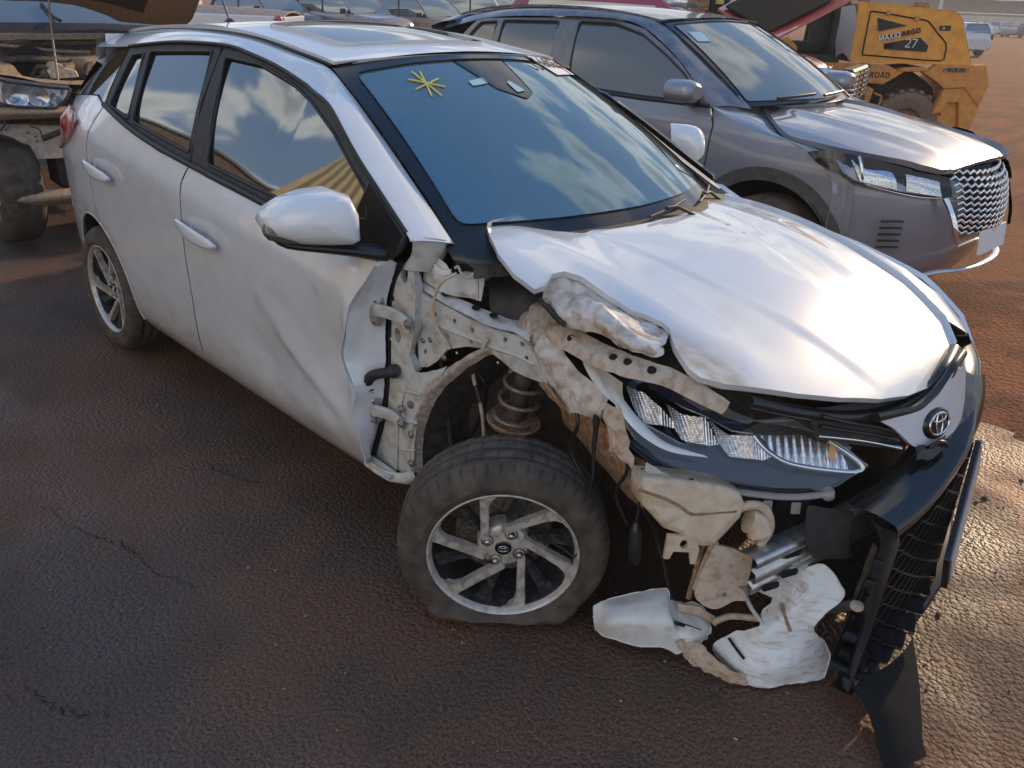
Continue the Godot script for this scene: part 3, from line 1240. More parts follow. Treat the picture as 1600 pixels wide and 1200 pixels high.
func handle(parent: Node, a: Vector3, b: Vector3) -> void:
	# a grip bowed out from the door, over a shallow cup
	var rings := []
	var n := 13
	for i in n:
		var t := i / float(n - 1)
		var p := a.lerp(b, t)
		var z := side_z(p.x, p.y)
		var w := (.015 + .013 * sin(PI * t)) * (1.0 if i > 0 and i < n - 1 else .35)
		var lift := .010 + .034 * pow(sin(PI * (.08 + .84 * t)), .6)
		var ring := PackedVector3Array()
		for j in 10:
			var q := TAU * j / 10
			ring.append(Vector3(p.x, p.y + w * sin(q), z + lift + .008 * cos(q)))
		rings.append(ring)
	# the fixed end
	put("door_handle", loft(MB.new(), rings, 2), M.white_plain, parent)
	var m := a.lerp(b, .42)
	var cup := MB.new()
	lathe(cup, P2("0 -.014,.02 -.013,.036 -.006,.046 .0015,.050 .001"), Transform3D(Basis(Vector3(1.15, 0, 0), Vector3(0, .25, 1), Vector3(0, -.8, .1)), Vector3(m.x, m.y + .006, side_z(m.x, m.y) + .001)), 20)
	put("handle_cup", cup, M.white_plain, parent)


# points in space laid into the plane of t
func planar(s: String, t: Transform3D) -> PackedVector2Array:
	var inv := t.affine_inverse()
	var out := PackedVector2Array()
	for p in P3(s):
		var q := inv * p
		out.append(Vector2(q.x, q.y))
	return out


func ring_tube(b: MB, t: Transform3D, rx: float, ry: float, r: float, cy := 0.0, n := 28) -> void:
	var p := PackedVector3Array()
	for i in n + 1:
		var a := TAU * i / n
		p.append(t * Vector3(rx * cos(a), cy + ry * sin(a), 0))
	tube(b, p, r, 6, false)


# an oval badge: one wide oval holding an upright and a low wide one
func badge(parent: Node, t: Transform3D, w: float, m: Material) -> void:
	var o := Node3D.new()
	o.name = "badge"
	add_to(o, parent)
	for e in [[.5, .34, 0.0], [.16, .33, 0.0], [.33, .13, .19]]:
		var b := MB.new()
		ring_tube(b, t, e[0] * w, e[1] * w, .035 * w, e[2] * w)
		put("badge_ring", b, m, o)


func bolt(parent: Node, at: Vector3, d: Vector3, r := .008, m: Material = null) -> void:
	put("bolt", lathe(MB.new(), PackedVector2Array([Vector2(0, r * .9), Vector2(r * .7, r * .85), Vector2(r * .8, r * .3), Vector2(r * 1.5, r * .25), Vector2(r * 1.6, -r * .2)]), axis(at, d), 10), m if m else M.old_steel, parent)


# ---------------------------------------------------------------- bonnet
func bonnet(c: Node3D) -> void:
	var edge := PackedVector2Array()
	edge.append_array(P2("-.312 .500,-.296 .535,-.255 .575,-.195 .620,-.111 .668,-.028 .692,.045 .690,.052 .66,.030 .615,.034 .575,.064 .545,.10 .537,.15 .530,.182 .521,.217 .519,.245 .505,.272 .499,.30 .494,.325 .500,.345 .522,.372 .545,.400 .560,.44 .578,.470 .577,.514 .540,.56 .474,.618 .391,.68 .28,.728 .168,.752 .06,.760 -.042,.754 -.16,.738 -.256,.702 -.40,.62 -.52,.45 -.62,.2 -.68,0 -.705,-.2 -.715,-.285 -.66,-.255 -.4,-.235 -.07,-.245 .22,-.298 .43"))
	var b := MB.new()
	b.tinted = true
	var nz := FastNoiseLite.new()
	nz.seed = 12
	nz.frequency = 14.0
	nz.fractal_octaves = 4
	b.tint_at = func(p: Vector2) -> Color:
		# brown scuff ahead of the fold, left by the mud of the blow
		var k := bell(seg_d(p, Vector2(.36, .53), Vector2(.52, .50)), .055) * clampf(.75 + .9 * nz.get_noise_2d(p.x, p.y * 2.0), 0, 1)
		k = maxf(k, .8 * bell(seg_d(p, Vector2(.03, .60), Vector2(.16, .525)), .012))
		return Color.WHITE.lerp(Color(.50, .38, .27), clampf(k, 0, .85))
	var m := M.white_paint.duplicate() as StandardMaterial3D
	m.vertex_color_use_as_albedo = true
	var f := func(p: Vector2): return Vector3(p.x, hood_y(p.x, p.y), p.y)
	var h := put("bonnet", sheet(b, edge, f, .016, .016), m, c)
	h.set_meta("label", "white bonnet buckled up at its right rear corner")
	# pressed inner panel beneath
	var inner := Geometry2D.offset_polygon(edge, -.05)
	if inner.size():
		put("inner_panel", sheet(MB.new(), inner[0], func(p: Vector2): return Vector3(p.x, hood_y(p.x, p.y) - .03 - .012 * absf(sin(p.x * 9.0)), p.y), .04, .0), M.white_dirty, h)
	# the edge that was folded under and torn: crushed sheet metal
	var top_row := P3(".010 .94 .628,.023 .934 .602,.036 .936 .568,.064 .934 .543,.15 .918 .530,.217 .903 .519,.272 .890 .500,.325 .875 .499")
	for i in top_row.size():
		top_row[i].y = hood_y(top_row[i].x, top_row[i].z) - .003
		top_row[i].z -= .006
	var fold := spot([top_row,
		".014 .932 .630,.028 .930 .608,.062 .921 .590,.090 .928 .560,.165 .914 .560,.225 .903 .552,.285 .884 .540,.340 .872 .528",
		".018 .915 .634,.031 .912 .616,.072 .897 .634,.120 .914 .590,.190 .922 .592,.245 .900 .595,.310 .874 .585,.352 .866 .552",
		".022 .900 .630,.035 .898 .616,.090 .872 .630,.150 .890 .612,.215 .893 .625,.270 .872 .618,.335 .858 .600,.362 .856 .568",
		".026 .892 .625,.038 .888 .610,.105 .852 .612,.160 .856 .603,.210 .858 .606,.285 .843 .602,.330 .842 .598,.366 .842 .580"])
	var fl := sheet(MB.new(), fray(P2("0 0,.25 0,.5 0,.75 0,1 0,1 .35,.97 .55,1 .75,.95 1,.82 .88,.70 1,.58 .90,.46 1,.36 .84,.28 1,.16 .9,.04 1,0 .7,.03 .4"), .012, 2), fold, .035, .002)
	crumple(fl, .0028, 3)
	var mm: Material = M.crushed_paint
	put("folded_edge", fl, mm, h)
	var fl2 := MB.new()
	patch(fl2, [".060 .915 .60,.11 .905 .585,.16 .91 .58,.20 .895 .575", ".065 .90 .625,.115 .875 .632,.16 .872 .63,.21 .885 .60", ".085 .862 .615,.12 .858 .63,.165 .86 .625,.205 .862 .615"], 2, .0, .0, 40.0)
	crumple(fl2, .006, 4)
	put("torn_flange", fl2, M.tan_beam, h)
	put("seal_strip", tube(MB.new(), sm3(P3(".03 .915 .655,.055 .898 .650,.085 .868 .634,.10 .858 .626"), 4), .007, 6), M.rubber_trim, h)
	var gl := MB.new()
	patch(gl, [".035 .905 .652,.075 .885 .625,.11 .868 .60", ".070 .870 .640,.10 .862 .628,.12 .858 .61"], 3, .0, .003)
	put("edge_trim", gl, M.black_gloss, h)


# ---------------------------------------------------------------- scuttle, wipers, mirror
func scuttle(c: Node3D) -> void:
	var rows := []
	for j in 5:
		var r := PackedVector3Array()
		for i in 15:
			var u := -1.0 + i / 7.0
			var p := screen(Vector2(u, 0))
			r.append(p + [Vector3(-.01, .008, 0), Vector3(.03, -.004, 0), Vector3(.06, -.025, 0), Vector3(.11, -.03, 0), Vector3(.12, -.055, 0)][j] + Vector3(0, 0, signf(u) * .01 * j))
		rows.append(r)
	var b := MB.new()
	b.grid(rows)
	var s := put("scuttle_panel", b, M.black_dusty, c)
	for k in [.02, -.52]:
		var pts := PackedVector3Array()
		for i in 9:
			var t := i / 8.0
			pts.append(screen(Vector2(k - .40 * t, .006 + .03 * t)) + Vector3(.010, .014, 0))
		var w := put("wiper", tube(MB.new(), pts, .005, 6), M.black_matte, c)
		put("wiper_arm", tube(MB.new(), PackedVector3Array([screen(Vector2(k - .36, -.02)) + Vector3(.02, .006, 0), screen(Vector2(k - .24, .014)) + Vector3(.016, .022, 0), screen(Vector2(k - .16, .018)) + Vector3(.010, .020, 0)]), .006, 6), M.black_matte, w)
	# broken scuttle end over the inner wing
	var e := MB.new()
	patch(e, ["-.345 .985 .655,-.29 .995 .62,-.235 .998 .55", "-.315 .968 .668,-.262 .972 .63,-.205 .978 .56", "-.285 .945 .668,-.225 .948 .632,-.170 .955 .56", "-.275 .918 .655,-.215 .92 .62,-.165 .925 .55"], 3, .004, .004)
	put("scuttle_end", e, M.black_plastic, c)


func mirror(c: Node3D, s: float) -> void:
	var o := Node3D.new()
	o.name = "door_mirror"
	add_to(o, c)
	if s < 0.0:
		o.position = Vector3(-.10, .045, 0)
	var f := func(p: Vector3) -> Vector3: return Vector3(p.x, p.y, p.z * s)
	# housing: rings from the front face back to the glass
	var outline := P3("-.612 1.026 1.050,-.603 1.058 1.036,-.575 1.088 .998,-.545 1.108 .950,-.508 1.117 .898,-.478 1.104 .862,-.460 1.060 .848,-.453 .990 .850,-.466 .976 .868,-.510 .974 .925,-.556 .978 .985,-.600 1.000 1.040")
	var mid := Vector3.ZERO
	for p in outline:
		mid += p / outline.size()
	var back := Vector3(-.82, -.02, -.20).normalized()
	var rings := []
	for k in [[.06, -.050], [.45, -.044], [.74, -.030], [.92, -.010], [1.0, .022], [1.01, .062], [.99, .105]]:
		var r := PackedVector3Array()
		for p in outline:
			r.append(f.call(mid + (p - mid) * k[0] + back * (k[1] + .0)))
		rings.append(r)
	put("mirror_cap", loft(MB.new(), rings, 3), M.white_plain, o)
	var gl := PackedVector3Array()
	var b := MB.new()
	for p in outline:
		gl.append(f.call(mid + (p - mid) * .9 + back * .108))
	b.flat(Array(gl))
	put("mirror_glass", b, M.chrome, o)
	# turn lamp in the outer lower corner
	var lamp := MB.new()
	patch(lamp, ["-.628 1.030 1.028,-.610 1.028 1.052,-.575 1.016 1.016,-.525 .992 .948", "-.632 1.012 1.030,-.604 1.010 1.056,-.565 1.000 1.010,-.520 .986 .944", "-.630 .996 1.024,-.598 .994 1.046,-.560 .984 1.002,-.518 .978 .938"], 3, 0, .004)
	for i in lamp.v.size():
		lamp.v[i] = f.call(lamp.v[i])
		lamp.n[i] = f.call(lamp.n[i])
	put("turn_lamp", lamp, M.lamp_smoke, o)
	# black foot and arm
	var arm := []
	for k in [[-.632, .988, 1.02, .010], [-.60, .972, 1.0, .016], [-.54, .965, .93, .020], [-.50, .958, .87, .024], [-.47, .950, .82, .030], [-.46, .945, .775, .034]]:
		var r := PackedVector3Array()
		for j in 10:
			var a := TAU * j / 10
			r.append(f.call(Vector3(k[0] + cos(a) * k[3] * 1.6, k[1] + sin(a) * k[3] * .7, k[2])))
		arm.append(r)
	put("mirror_foot", loft(MB.new(), arm, 3), M.black_plastic, o)
	var t := face(Vector3(0, 0, .785), Vector3(0, 0, 1))
	var sb := MB.new()
	plate(sb, P2("-.365 1.012,-.385 .955,-.41 .935,-.455 .925,-.53 .935,-.585 .965,-.60 1.03,-.575 1.12"), t, .014, .003)
	for i in sb.v.size():
		var q := sb.v[i]
		q.z = (.786 if q.z > .785 else .772) - (q.y - .95) * .36 + .012
		sb.v[i] = f.call(q)
		sb.n[i] = f.call(sb.n[i])
	if s > 0.0:
		put("sail_panel", sb, M.black_plastic, o)


# ---------------------------------------------------------------- wheels: built round the origin, outer face along +z
func wheel(parent: Node, place: Transform3D, flat_: bool) -> Node3D:
	var w := Node3D.new()
	w.name = "wheel"
	add_to(w, parent)
	w.transform = place
	var prof := P2(".196 -.080,.206 -.086,.218 -.094,.245 -.100,.272 -.096,.289 -.084,.2975 -.070,.3005 -.052,.3015 -.046,.294 -.044,.294 -.038,.3015 -.036,.302 -.020,.302 -.006,.2945 -.004,.2945 .004,.302 .006,.302 .020,.3015 .036,.294 .038,.294 .044,.3015 .046,.3005 .056,.2975 .070,.289 .084,.272 .096,.245 .100,.232 .0985,.230 .1005,.226 .0985,.214 .094,.205 .088,.197 .080")
	var n := 252
	var rows := []
	for k in prof.size():
		var p := prof[k]
		var row := PackedVector3Array()
		for j in n:
			var a := TAU * j / n
			var r := p.x if p.x < .206 else .206 + (p.x - .206) * .88
			var z := p.y
			if absf(z) > .054 and p.x > .28 and p.x < .3 and j % 5 == 0:
				r -= .004
			elif absf(z) < .05 and p.x > .3 and j % 6 == 0 and absf(z) > .012:
				r -= .003
			var q := Vector3(r * cos(a), r * sin(a), z)
			if flat_:
				var low := -.238
				if q.y < -.175 and p.x > .207:
					var push := clampf((-.175 - q.y) / .10, 0, 1)
					q.z *= 1.0 + .22 * sin(PI * minf(push * 1.6, 1.0)) - .42 * ss(.35, 1.0, push)
					q.y = maxf(q.y, low)
			row.append(q)
		rows.append(row)
	var tb := MB.new()
	tb.tinted = true
	tb.grid(rows, true)
	for k in prof.size():
		for j in n:
			var p := prof[k]
			var t := 1.0
			if p.x > .293 and p.x < .296:
				t = .30
			elif absf(p.y) > .054 and p.x > .28:
				t = .45 if j % 5 == 0 and p.x < .3 else 1.1
			elif absf(p.y) < .05 and p.x > .3 and j % 6 == 0 and absf(p.y) > .012:
				t = .55
			elif p.x > .229 and p.x < .233:
				t = 1.5
			tb.col[k * n + j] = Color(t, t, t)
	put("tyre", tb, M.tyre_tread, w)
	# rim: barrel and lip
	var rim := MB.new()
	lathe(rim, P2(".198 .082,.2055 .089,.2065 .093,.2035 .095,.1995 .092,.1965 .084,.193 .076"), Transform3D(Basis(Vector3(1, 0, 0), Vector3(0, 0, 1), Vector3(0, 1, 0)), Vector3.ZERO), 64)
	put("rim", rim, M.alloy, w)
	put("rim_barrel", lathe(MB.new(), P2(".1935 .077,.190 .070,.186 .0,.184 -.075,.196 -.082"), Transform3D(Basis(Vector3(1, 0, 0), Vector3(0, 0, 1), Vector3(0, 1, 0)), Vector3.ZERO), 64), M.alloy_dark, w)
	put("brake_disc", lathe(MB.new(), P2("0 -.02,.135 -.02,.137 -.024,.137 -.034,0 -.034"), Transform3D(Basis(Vector3(1, 0, 0), Vector3(0, 0, 1), Vector3(0, 1, 0)), Vector3.ZERO), 32, true), M.old_steel, w)
	var zf := .068
	for k in 6:
		var base := Basis(Vector3(0, 0, 1), TAU * k / 6.0 + .02)
		var b := MB.new()
		plate(b, P2("-.0395 .030,-.0605 .028,-.0615 .10,-.0640 .188,-.045 .1935,-.020 .1975,.010 .1985,.004 .192,-.017 .1885,-.031 .175,-.0385 .152,-.0385 .10"), Transform3D(base, base * Vector3(0, 0, zf)), .024, .0025)
		# the face dishes towards the hub
		for i in b.v.size():
			b.v[i].z -= .020 * (1.0 - ss(.05, .19, Vector2(b.v[i].x, b.v[i].y).length()))
		put("spoke", b, M.alloy, w)
		var d := MB.new()
		plate(d, P2("-.050 .040,-.078 .052,-.124 .108,-.152 .118,-.132 .143,-.108 .162,-.098 .132,-.064 .074"), Transform3D(base, base * Vector3(0, 0, zf - .018)), .03, .006)
		for i in d.v.size():
			d.v[i].z -= .020 * (1.0 - ss(.05, .19, Vector2(d.v[i].x, d.v[i].y).length()))
		put("dark_spoke", d, M.alloy_dark, w)
	var flip := Basis(Vector3(1, 0, 0), Vector3(0, 0, 1), Vector3(0, 1, 0))
	put("hub", lathe(MB.new(), P2("0 .0535,.024 .0535,.026 .050,.050 .049,.064 .045,.072 .036,.074 .0"), Transform3D(flip, Vector3.ZERO), 36), M.alloy, w)
	for k in 4:
		var a := deg_to_rad(155 - 90 * k)
		var at := Vector3(.049 * cos(a), .049 * sin(a), .050)
		put("nut_recess", lathe(MB.new(), P2("0 -.012,.0135 -.012,.016 .0016,.0175 .0016,.018 -.001"), Transform3D(flip, at), 18), M.black_plastic, w)
		put("wheel_nut", lathe(MB.new(), P2("0 .014,.006 .0135,.0095 .010,.0105 -.008"), Transform3D(flip, at), 6), M.steel, w)
	var cap := put("centre_cap", lathe(MB.new(), P2("0 .0575,.018 .057,.022 .0555,.0245 .052,.025 .049"), Transform3D(flip, Vector3.ZERO), 28), M.black_gloss, w)
	badge(cap, Transform3D(Basis.IDENTITY, Vector3(0, 0, .058)), .028, M.chrome)
	return w


# ---------------------------------------------------------------- what the missing wing lays bare
func front_frame(c: Node3D) -> void:
	var wd: Material = M.primer
	# hinge pillar with its holes
	var zf := func(p: Vector2): return Vector3(p.x, p.y, .757 - .018 * ss(-.44, -.37, p.x) + .02 * (p.y - .6) * 0.0 - .06 * ss(.88, 1.0, p.y))
	var pil := P2("-.385 .995,-.421 .898,-.452 .808,-.462 .610,-.484 .456,-.512 .355,-.56 .245,-.50 .225,-.446 .238,-.436 .394,-.425 .461,-.405 .536,-.371 .602,-.392 .652,-.370 .734,-.364 .861,-.378 .916,-.345 .990")
	var holes := [ell(-.405, .887, .011, .024, 14, .1), ell(-.430, .700, .012, .024, 14, .08), ell(-.446, .808, .006, .009, 10), ell(-.430, .589, .011, .018, 12)]
	put("hinge_pillar", sheet(MB.new(), pil, zf, .02, .025, holes), wd, c)
	var dk := MB.new()
	sheet(dk, P2("-.395 .985,-.425 .89,-.462 .80,-.468 .60,-.49 .45,-.56 .25,-.46 .24,-.44 .40,-.42 .52,-.385 .62,-.39 .70,-.375 .86,-.36 .98"), func(p: Vector2): return Vector3(p.x, p.y, .715), .06, 0.0)
	put("pillar_inside", dk, M.dark_hole, c)
	# foot of the A pillar, running up to the screen
	var ap := MB.new()
	patch(ap, ["-.40 .905 .752,-.372 .96 .745,-.36 1.01 .752", "-.372 .905 .742,-.348 .96 .728,-.335 1.005 .722", "-.352 .90 .700,-.325 .95 .685,-.315 .995 .675", "-.375 .89 .655,-.345 .94 .648,-.322 .98 .648"], 4, .002, .0)
	put("pillar_foot", ap, wd, c)
	# jamb: the front end of the door, laid bare
	var jb := MB.new()
	patch(jb, [
		"-.418 .935 .815,-.432 .910 .826,-.470 .845 .846,-.511 .780 .862,-.527 .70 .866,-.545 .620 .866,-.505 .525 .858,-.526 .45 .856,-.514 .368 .846,-.520 .252 .820",
		"-.415 .930 .795,-.430 .900 .800,-.462 .840 .812,-.492 .780 .820,-.508 .70 .822,-.520 .620 .824,-.500 .525 .820,-.512 .45 .818,-.512 .368 .812,-.535 .252 .800",
		"-.414 .925 .775,-.428 .895 .778,-.455 .835 .780,-.475 .770 .782,-.486 .70 .783,-.490 .610 .784,-.492 .525 .784,-.503 .45 .786,-.515 .368 .788,-.552 .245 .782",
		"-.416 .920 .762,-.430 .890 .764,-.456 .82 .765,-.469 .76 .765,-.475 .70 .765,-.476 .610 .766,-.486 .525 .767,-.498 .45 .768,-.524 .36 .770,-.57 .240 .770"], 4, .0035, .003, 22.0)
	put("door_end", jb, M.white_plain, c)
	# dark gap between jamb and pillar, and behind the torn lip
	put("jamb_shadow_gap", tube(MB.new(), sm3(P3("-.414 .92 .752,-.445 .84 .752,-.466 .74 .752,-.470 .61 .754,-.488 .47 .758,-.515 .37 .760,-.56 .25 .762"), 4), .008, 6), M.dark_hole, c)
	var lip := MB.new()
	patch(lip, ["-.405 .932 .846,-.445 .868 .862,-.500 .795 .870,-.530 .70 .873,-.549 .62 .874,-.506 .525 .866", "-.415 .922 .828,-.452 .860 .846,-.508 .785 .858,-.533 .70 .862,-.552 .62 .863,-.508 .525 .856"], 4, .002, .0015, 30.0)
	put("torn_lip", lip, M.white_plain, c)
	var se := MB.new()
	patch(se, ["-.545 .262 .808,-.50 .252 .800,-.45 .246 .785,-.41 .25 .765,-.385 .262 .742", "-.545 .232 .808,-.50 .222 .800,-.45 .214 .788,-.40 .22 .765,-.375 .236 .735", "-.545 .205 .770,-.50 .200 .768,-.45 .196 .758,-.40 .202 .738,-.38 .215 .715"], 4, .002, .0, 18.0)
	put("sill_end", se, M.white_dirty, c)
	# hinges
	for h in [[.765, .0, -.465, -.365], [.435, -.028, -.492, -.405]]:
		var y: float = h[0]
		var o := Node3D.new()
		o.name = "door_hinge"
		add_to(o, c)
		var x0: float = h[2]
		var x1: float = h[3]
		var leaf := MB.new()
		plate(leaf, rnd(P2("-.02 .055,.018 .052,.022 -.03,-.012 -.045,-.026 -.02"), .014), face(Vector3(x0 - .010, y, .790), Vector3(.80, 0, .60)), .008, .002)
		put("hinge_leaf", leaf, M.aluminium, o)
		var arm := MB.new()
		var st := []
		for k in [[-.022, .018, .796], [.005, .022, .812], [.035, .024, .803], [.065, .012, .778], [.088, -.004, .766], [.104, -.014, .762]]:
			var q := Vector3(x0 + k[0] * (x1 - x0) / .1, y + k[1], k[2])
			st.append(PackedVector3Array([q + Vector3(0, .012, 0), q + Vector3(.001, .006, .004), q + Vector3(.001, -.016, .004), q + Vector3(0, -.024, 0)]))
		var fr := []
		for i in 4:
			var r := PackedVector3Array()
			for k in st:
				r.append(k[i])
			fr.append(sm3(r, 3))
		arm.grid(fr)
		var bk := []
		for r in fr:
			var q := PackedVector3Array()
			for p in r:
				q.append(p + Vector3(-.003, 0, -.007))
			bk.append(q)
		arm.grid(bk)
		arm.grid([fr[0], bk[0]])
		arm.grid([fr[3], bk[3]])
		put("hinge_arm", arm, M.primer, o)
		put("hinge_pin", tube(MB.new(), PackedVector3Array([Vector3(x0 + .004, y + .030, .800), Vector3(x0 + .004, y - .032, .800)]), .0085, 10), M.steel, o)
		bolt(o, Vector3(x0 - .014, y + .040, .797), Vector3(.8, 0, .6), .009, M.aluminium)
		bolt(o, Vector3(x0 - .010, y - .026, .795), Vector3(.8, 0, .6), .008)
		bolt(o, Vector3(x1, y - .008, .770), Vector3(0, 0, 1), .009)
		if h[1] < 0:
			bolt(o, Vector3(x1 - .005, y + .035, .765), Vector3(0, 0, 1), .008)
	# ribbed wiring boot from door to pillar
	var path := sm3(P3("-.520 .508 .800,-.505 .545 .812,-.478 .572 .812,-.448 .586 .795,-.428 .590 .760"), 8)
	var rad := []
	for i in path.size():
		rad.append((.020 if i < 4 or i > path.size() - 6 else .0135) + (.003 if i % 2 else 0.0))
	put("wiring_boot", tube(MB.new(), path, rad, 12), M.black_matte, c)
	# upper rail of the inner wing: a pressed plate with holes
	var rp := P2("-.436 .640,-.420 .700,-.405 .80,-.394 .849,-.330 .829,-.211 .804,-.111 .792,-.039 .795,-.003 .784,.021 .760,.045 .715,.061 .682,.008 .684,-.045 .693,-.083 .709,-.146 .729,-.210 .717,-.275 .691,-.316 .642,-.350 .614,-.40 .600")
	var rh := []
	for q in P2("-.316 .786,-.250 .783,-.184 .774,-.272 .732,-.189 .737,-.075 .774,-.020 .777,-.098 .739,-.003 .742,-.055 .691,-.363 .658"):
		rh.append(ell(q.x, q.y, .0065, .0075, 8))
	var rf := func(p: Vector2): return Vector3(p.x, p.y, .717 - .165 * (p.x + .41) + .006 * ss(.70, .74, p.y + .05 * p.x) + .004 * sin(p.x * 31.0) * sin(p.y * 25.0))
	var rail := put("inner_wing_rail", sheet(MB.new(), rp, rf, .02, .012, rh), wd, c)
	var back := MB.new()
	sheet(back, Geometry2D.offset_polygon(rp, -.004)[0], func(p: Vector2): return rf.call(p) - Vector3(0, 0, .03), .08, 0.0)
	put("rail_inside", back, M.dark_hole, rail)
	# rib along it, bolts and a clip
	var rib := PackedVector3Array()
	for q in P2("-.33 .76,-.26 .752,-.18 .748,-.10 .742,-.03 .74,.02 .73"):
		rib.append(rf.call(q) + Vector3(0, 0, .0))
	put("pressed_rib", tube(MB.new(), sm3(rib, 4), .005, 6, true, 1.0), wd, rail)
	for q in P2("-.385 .735,-.372 .690,-.29 .66,-.345 .70,-.375 .80"):
		bolt(rail, rf.call(q), Vector3(.16, 0, 1), .006, M.old_steel)
	var clip := MB.new()
	box(clip, face(rf.call(Vector2(-.132, .752)) + Vector3(0, 0, .008), Vector3(.17, 0, 1)).rotated_local(Vector3(0, 0, 1), -.45), Vector3(.010, .034, .010), .002)
	put("plastic_clip", clip, M.reservoir, rail)
	# flange on top of the rail, warped
	var fg := MB.new()
	patch(fg, [
		"-.402 .853 .712,-.333 .836 .706,-.219 .812 .688,-.127 .798 .668,-.06 .80 .655,.0 .79 .65",
		"-.390 .858 .690,-.320 .842 .684,-.215 .820 .664,-.130 .803 .640,-.07 .808 .632,-.02 .80 .628",
		"-.376 .858 .665,-.300 .838 .655,-.222 .822 .640,-.150 .808 .612,-.10 .806 .60,-.05 .81 .595"], 4, .0025, .002, 24.0)
	put("rail_flange", fg, M.white_dirty, rail)
	for q in [Vector3(-.30, .846, .684), Vector3(-.205, .826, .655), Vector3(-.15, .816, .640)]:
		put("flange_hole", lathe(MB.new(), P2("0 .0012,.007 .0012,.011 .0022,.0125 0"), axis(q, Vector3(.25, 1, .15)), 12), M.dark_hole, rail)
	# bracket that stands at the scuttle corner
	var br := MB.new()
	patch(br, ["-.39 .865 .69,-.38 .905 .69,-.372 .945 .688", "-.33 .850 .685,-.322 .90 .684,-.318 .935 .682", "-.285 .842 .672,-.282 .882 .670,-.280 .905 .668", "-.262 .838 .64,-.258 .89 .64,-.256 .915 .64", "-.215 .836 .625,-.210 .885 .622,-.208 .912 .62"], 4, .004, .002, 26.0)
	put("scuttle_bracket", br, M.white_dirty, c)
	put("spring_clip", tube(MB.new(), sm3(P3("-.275 .925 .672,-.262 .932 .672,-.250 .915 .670,-.232 .905 .66,-.215 .918 .655,-.205 .90 .652,-.205 .85 .65"), 4), .004, 6), M.primer, c)
	var tg := MB.new()
	patch(tg, ["-.339 .925 .690,-.30 .918 .692,-.268 .926 .69", "-.339 .908 .694,-.30 .903 .696,-.269 .912 .694"], 3, .002, .003, 40)
	put("white_tag", tg, M.paper, c)
	put("thin_hose", tube(MB.new(), sm3(P3("-.235 .925 .70,-.262 .90 .728,-.292 .85 .730,-.300 .80 .728,-.295 .76 .722,-.268 .725 .712,-.256 .700 .705"), 6), .0045, 8), M.reservoir, c)
	put("steel_pipe", tube(MB.new(), sm3(P3("-.27 .875 .58,-.23 .895 .54,-.20 .92 .50,-.16 .93 .42"), 5), .007, 8), M.tan_beam, c)
	# grey side of the footwell below, with ribs, and the rusty arch edge
	var gs := MB.new()
	patch(gs, ["-.372 .600 .738,-.405 .536 .745,-.425 .461 .748,-.436 .394 .750,-.45 .30 .75,-.455 .236 .748", "-.345 .605 .736,-.375 .535 .742,-.395 .460 .745,-.41 .39 .747,-.42 .30 .748,-.425 .232 .744", "-.305 .622 .722,-.345 .540 .738,-.368 .470 .742,-.382 .40 .745,-.392 .31 .746,-.40 .240 .742", "-.262 .645 .706,-.318 .565 .722,-.352 .480 .732,-.37 .40 .738,-.378 .32 .740,-.385 .25 .736"], 5, .003, 0.0, 20.0)
	put("footwell_side", gs, M.primer, c)
	for y in [.33, .43, .53]:
		put("side_rib", tube(MB.new(), sm3(PackedVector3Array([Vector3(-.43, y - .01, .748), Vector3(-.40, y, .749), Vector3(-.36 + .15 * (y - .4), y + .008, .742)]), 4), .005, 6), M.primer, c)
		bolt(c, Vector3(-.385, y - .04, .748), Vector3(0, 0, 1), .008)
	var ar := MB.new()
	patch(ar, [
		"-.114 .752 .672,-.160 .722 .684,-.203 .690 .695,-.262 .640 .706,-.316 .578 .720,-.352 .510 .730,-.380 .44 .736,-.398 .36 .738,-.40 .25 .736",
		"-.110 .742 .668,-.158 .708 .685,-.203 .673 .70,-.254 .622 .714,-.306 .566 .728,-.343 .500 .738,-.370 .43 .744,-.386 .36 .746,-.388 .25 .744",
		"-.106 .725 .655,-.15 .698 .668,-.190 .664 .680,-.238 .616 .690,-.290 .560 .700,-.326 .495 .706,-.353 .43 .710,-.368 .36 .712,-.372 .25 .710"], 4, .004, 0.0, 22.0)
	put("arch_edge", ar, M.arch_dirt, c)
	var wl := MB.new()
	patch(wl, [
		"-.02 .735 .645,-.106 .724 .654,-.152 .696 .668,-.240 .614 .690,-.328 .493 .706,-.369 .362 .712,-.373 .22 .71",
		".02 .70 .50,-.09 .70 .48,-.15 .67 .48,-.23 .60 .48,-.31 .48 .48,-.345 .36 .48,-.35 .2 .48",
		".05 .66 .38,-.06 .64 .36,-.13 .61 .36,-.20 .55 .36,-.26 .45 .36,-.28 .34 .36,-.28 .18 .36"], 5, .006, 0.0, 12.0)
	put("wheel_house", wl, M.black_dusty, c)
	# strut tower and its top
	var tw := MB.new()
	lathe(tw, P2("0 .018,.035 .018,.044 .012,.048 -.002,.066 -.010,.074 -.028,.078 -.06,.080 -.09"), Transform3D(Basis(Vector3(1, .1, 0), Vector3(-.1, 1, -.05), Vector3(0, .05, 1)), Vector3(-.035, .842, .555)), 28)
	put("strut_tower", tw, M.arch_dirt, c)
	put("strut_top_nut", lathe(MB.new(), P2("0 .034,.010 .034,.012 .03,.012 .018,.026 .014,.034 .004"), Transform3D(Basis.IDENTITY, Vector3(-.037, .845, .553)), 14), M.rusty, c)
	# spring on its seat, strut below
	var coil := PackedVector3Array()
	for i in 100:
		var t := i / 99.0
		var a := TAU * 3.2 * t
		var r := lerpf(.062, .050, t)
		var ctr := Vector3(-.118, .492, .575).lerp(Vector3(-.085, .665, .565), t)
		coil.append(ctr + Vector3(r * cos(a), 0, r * sin(a)))
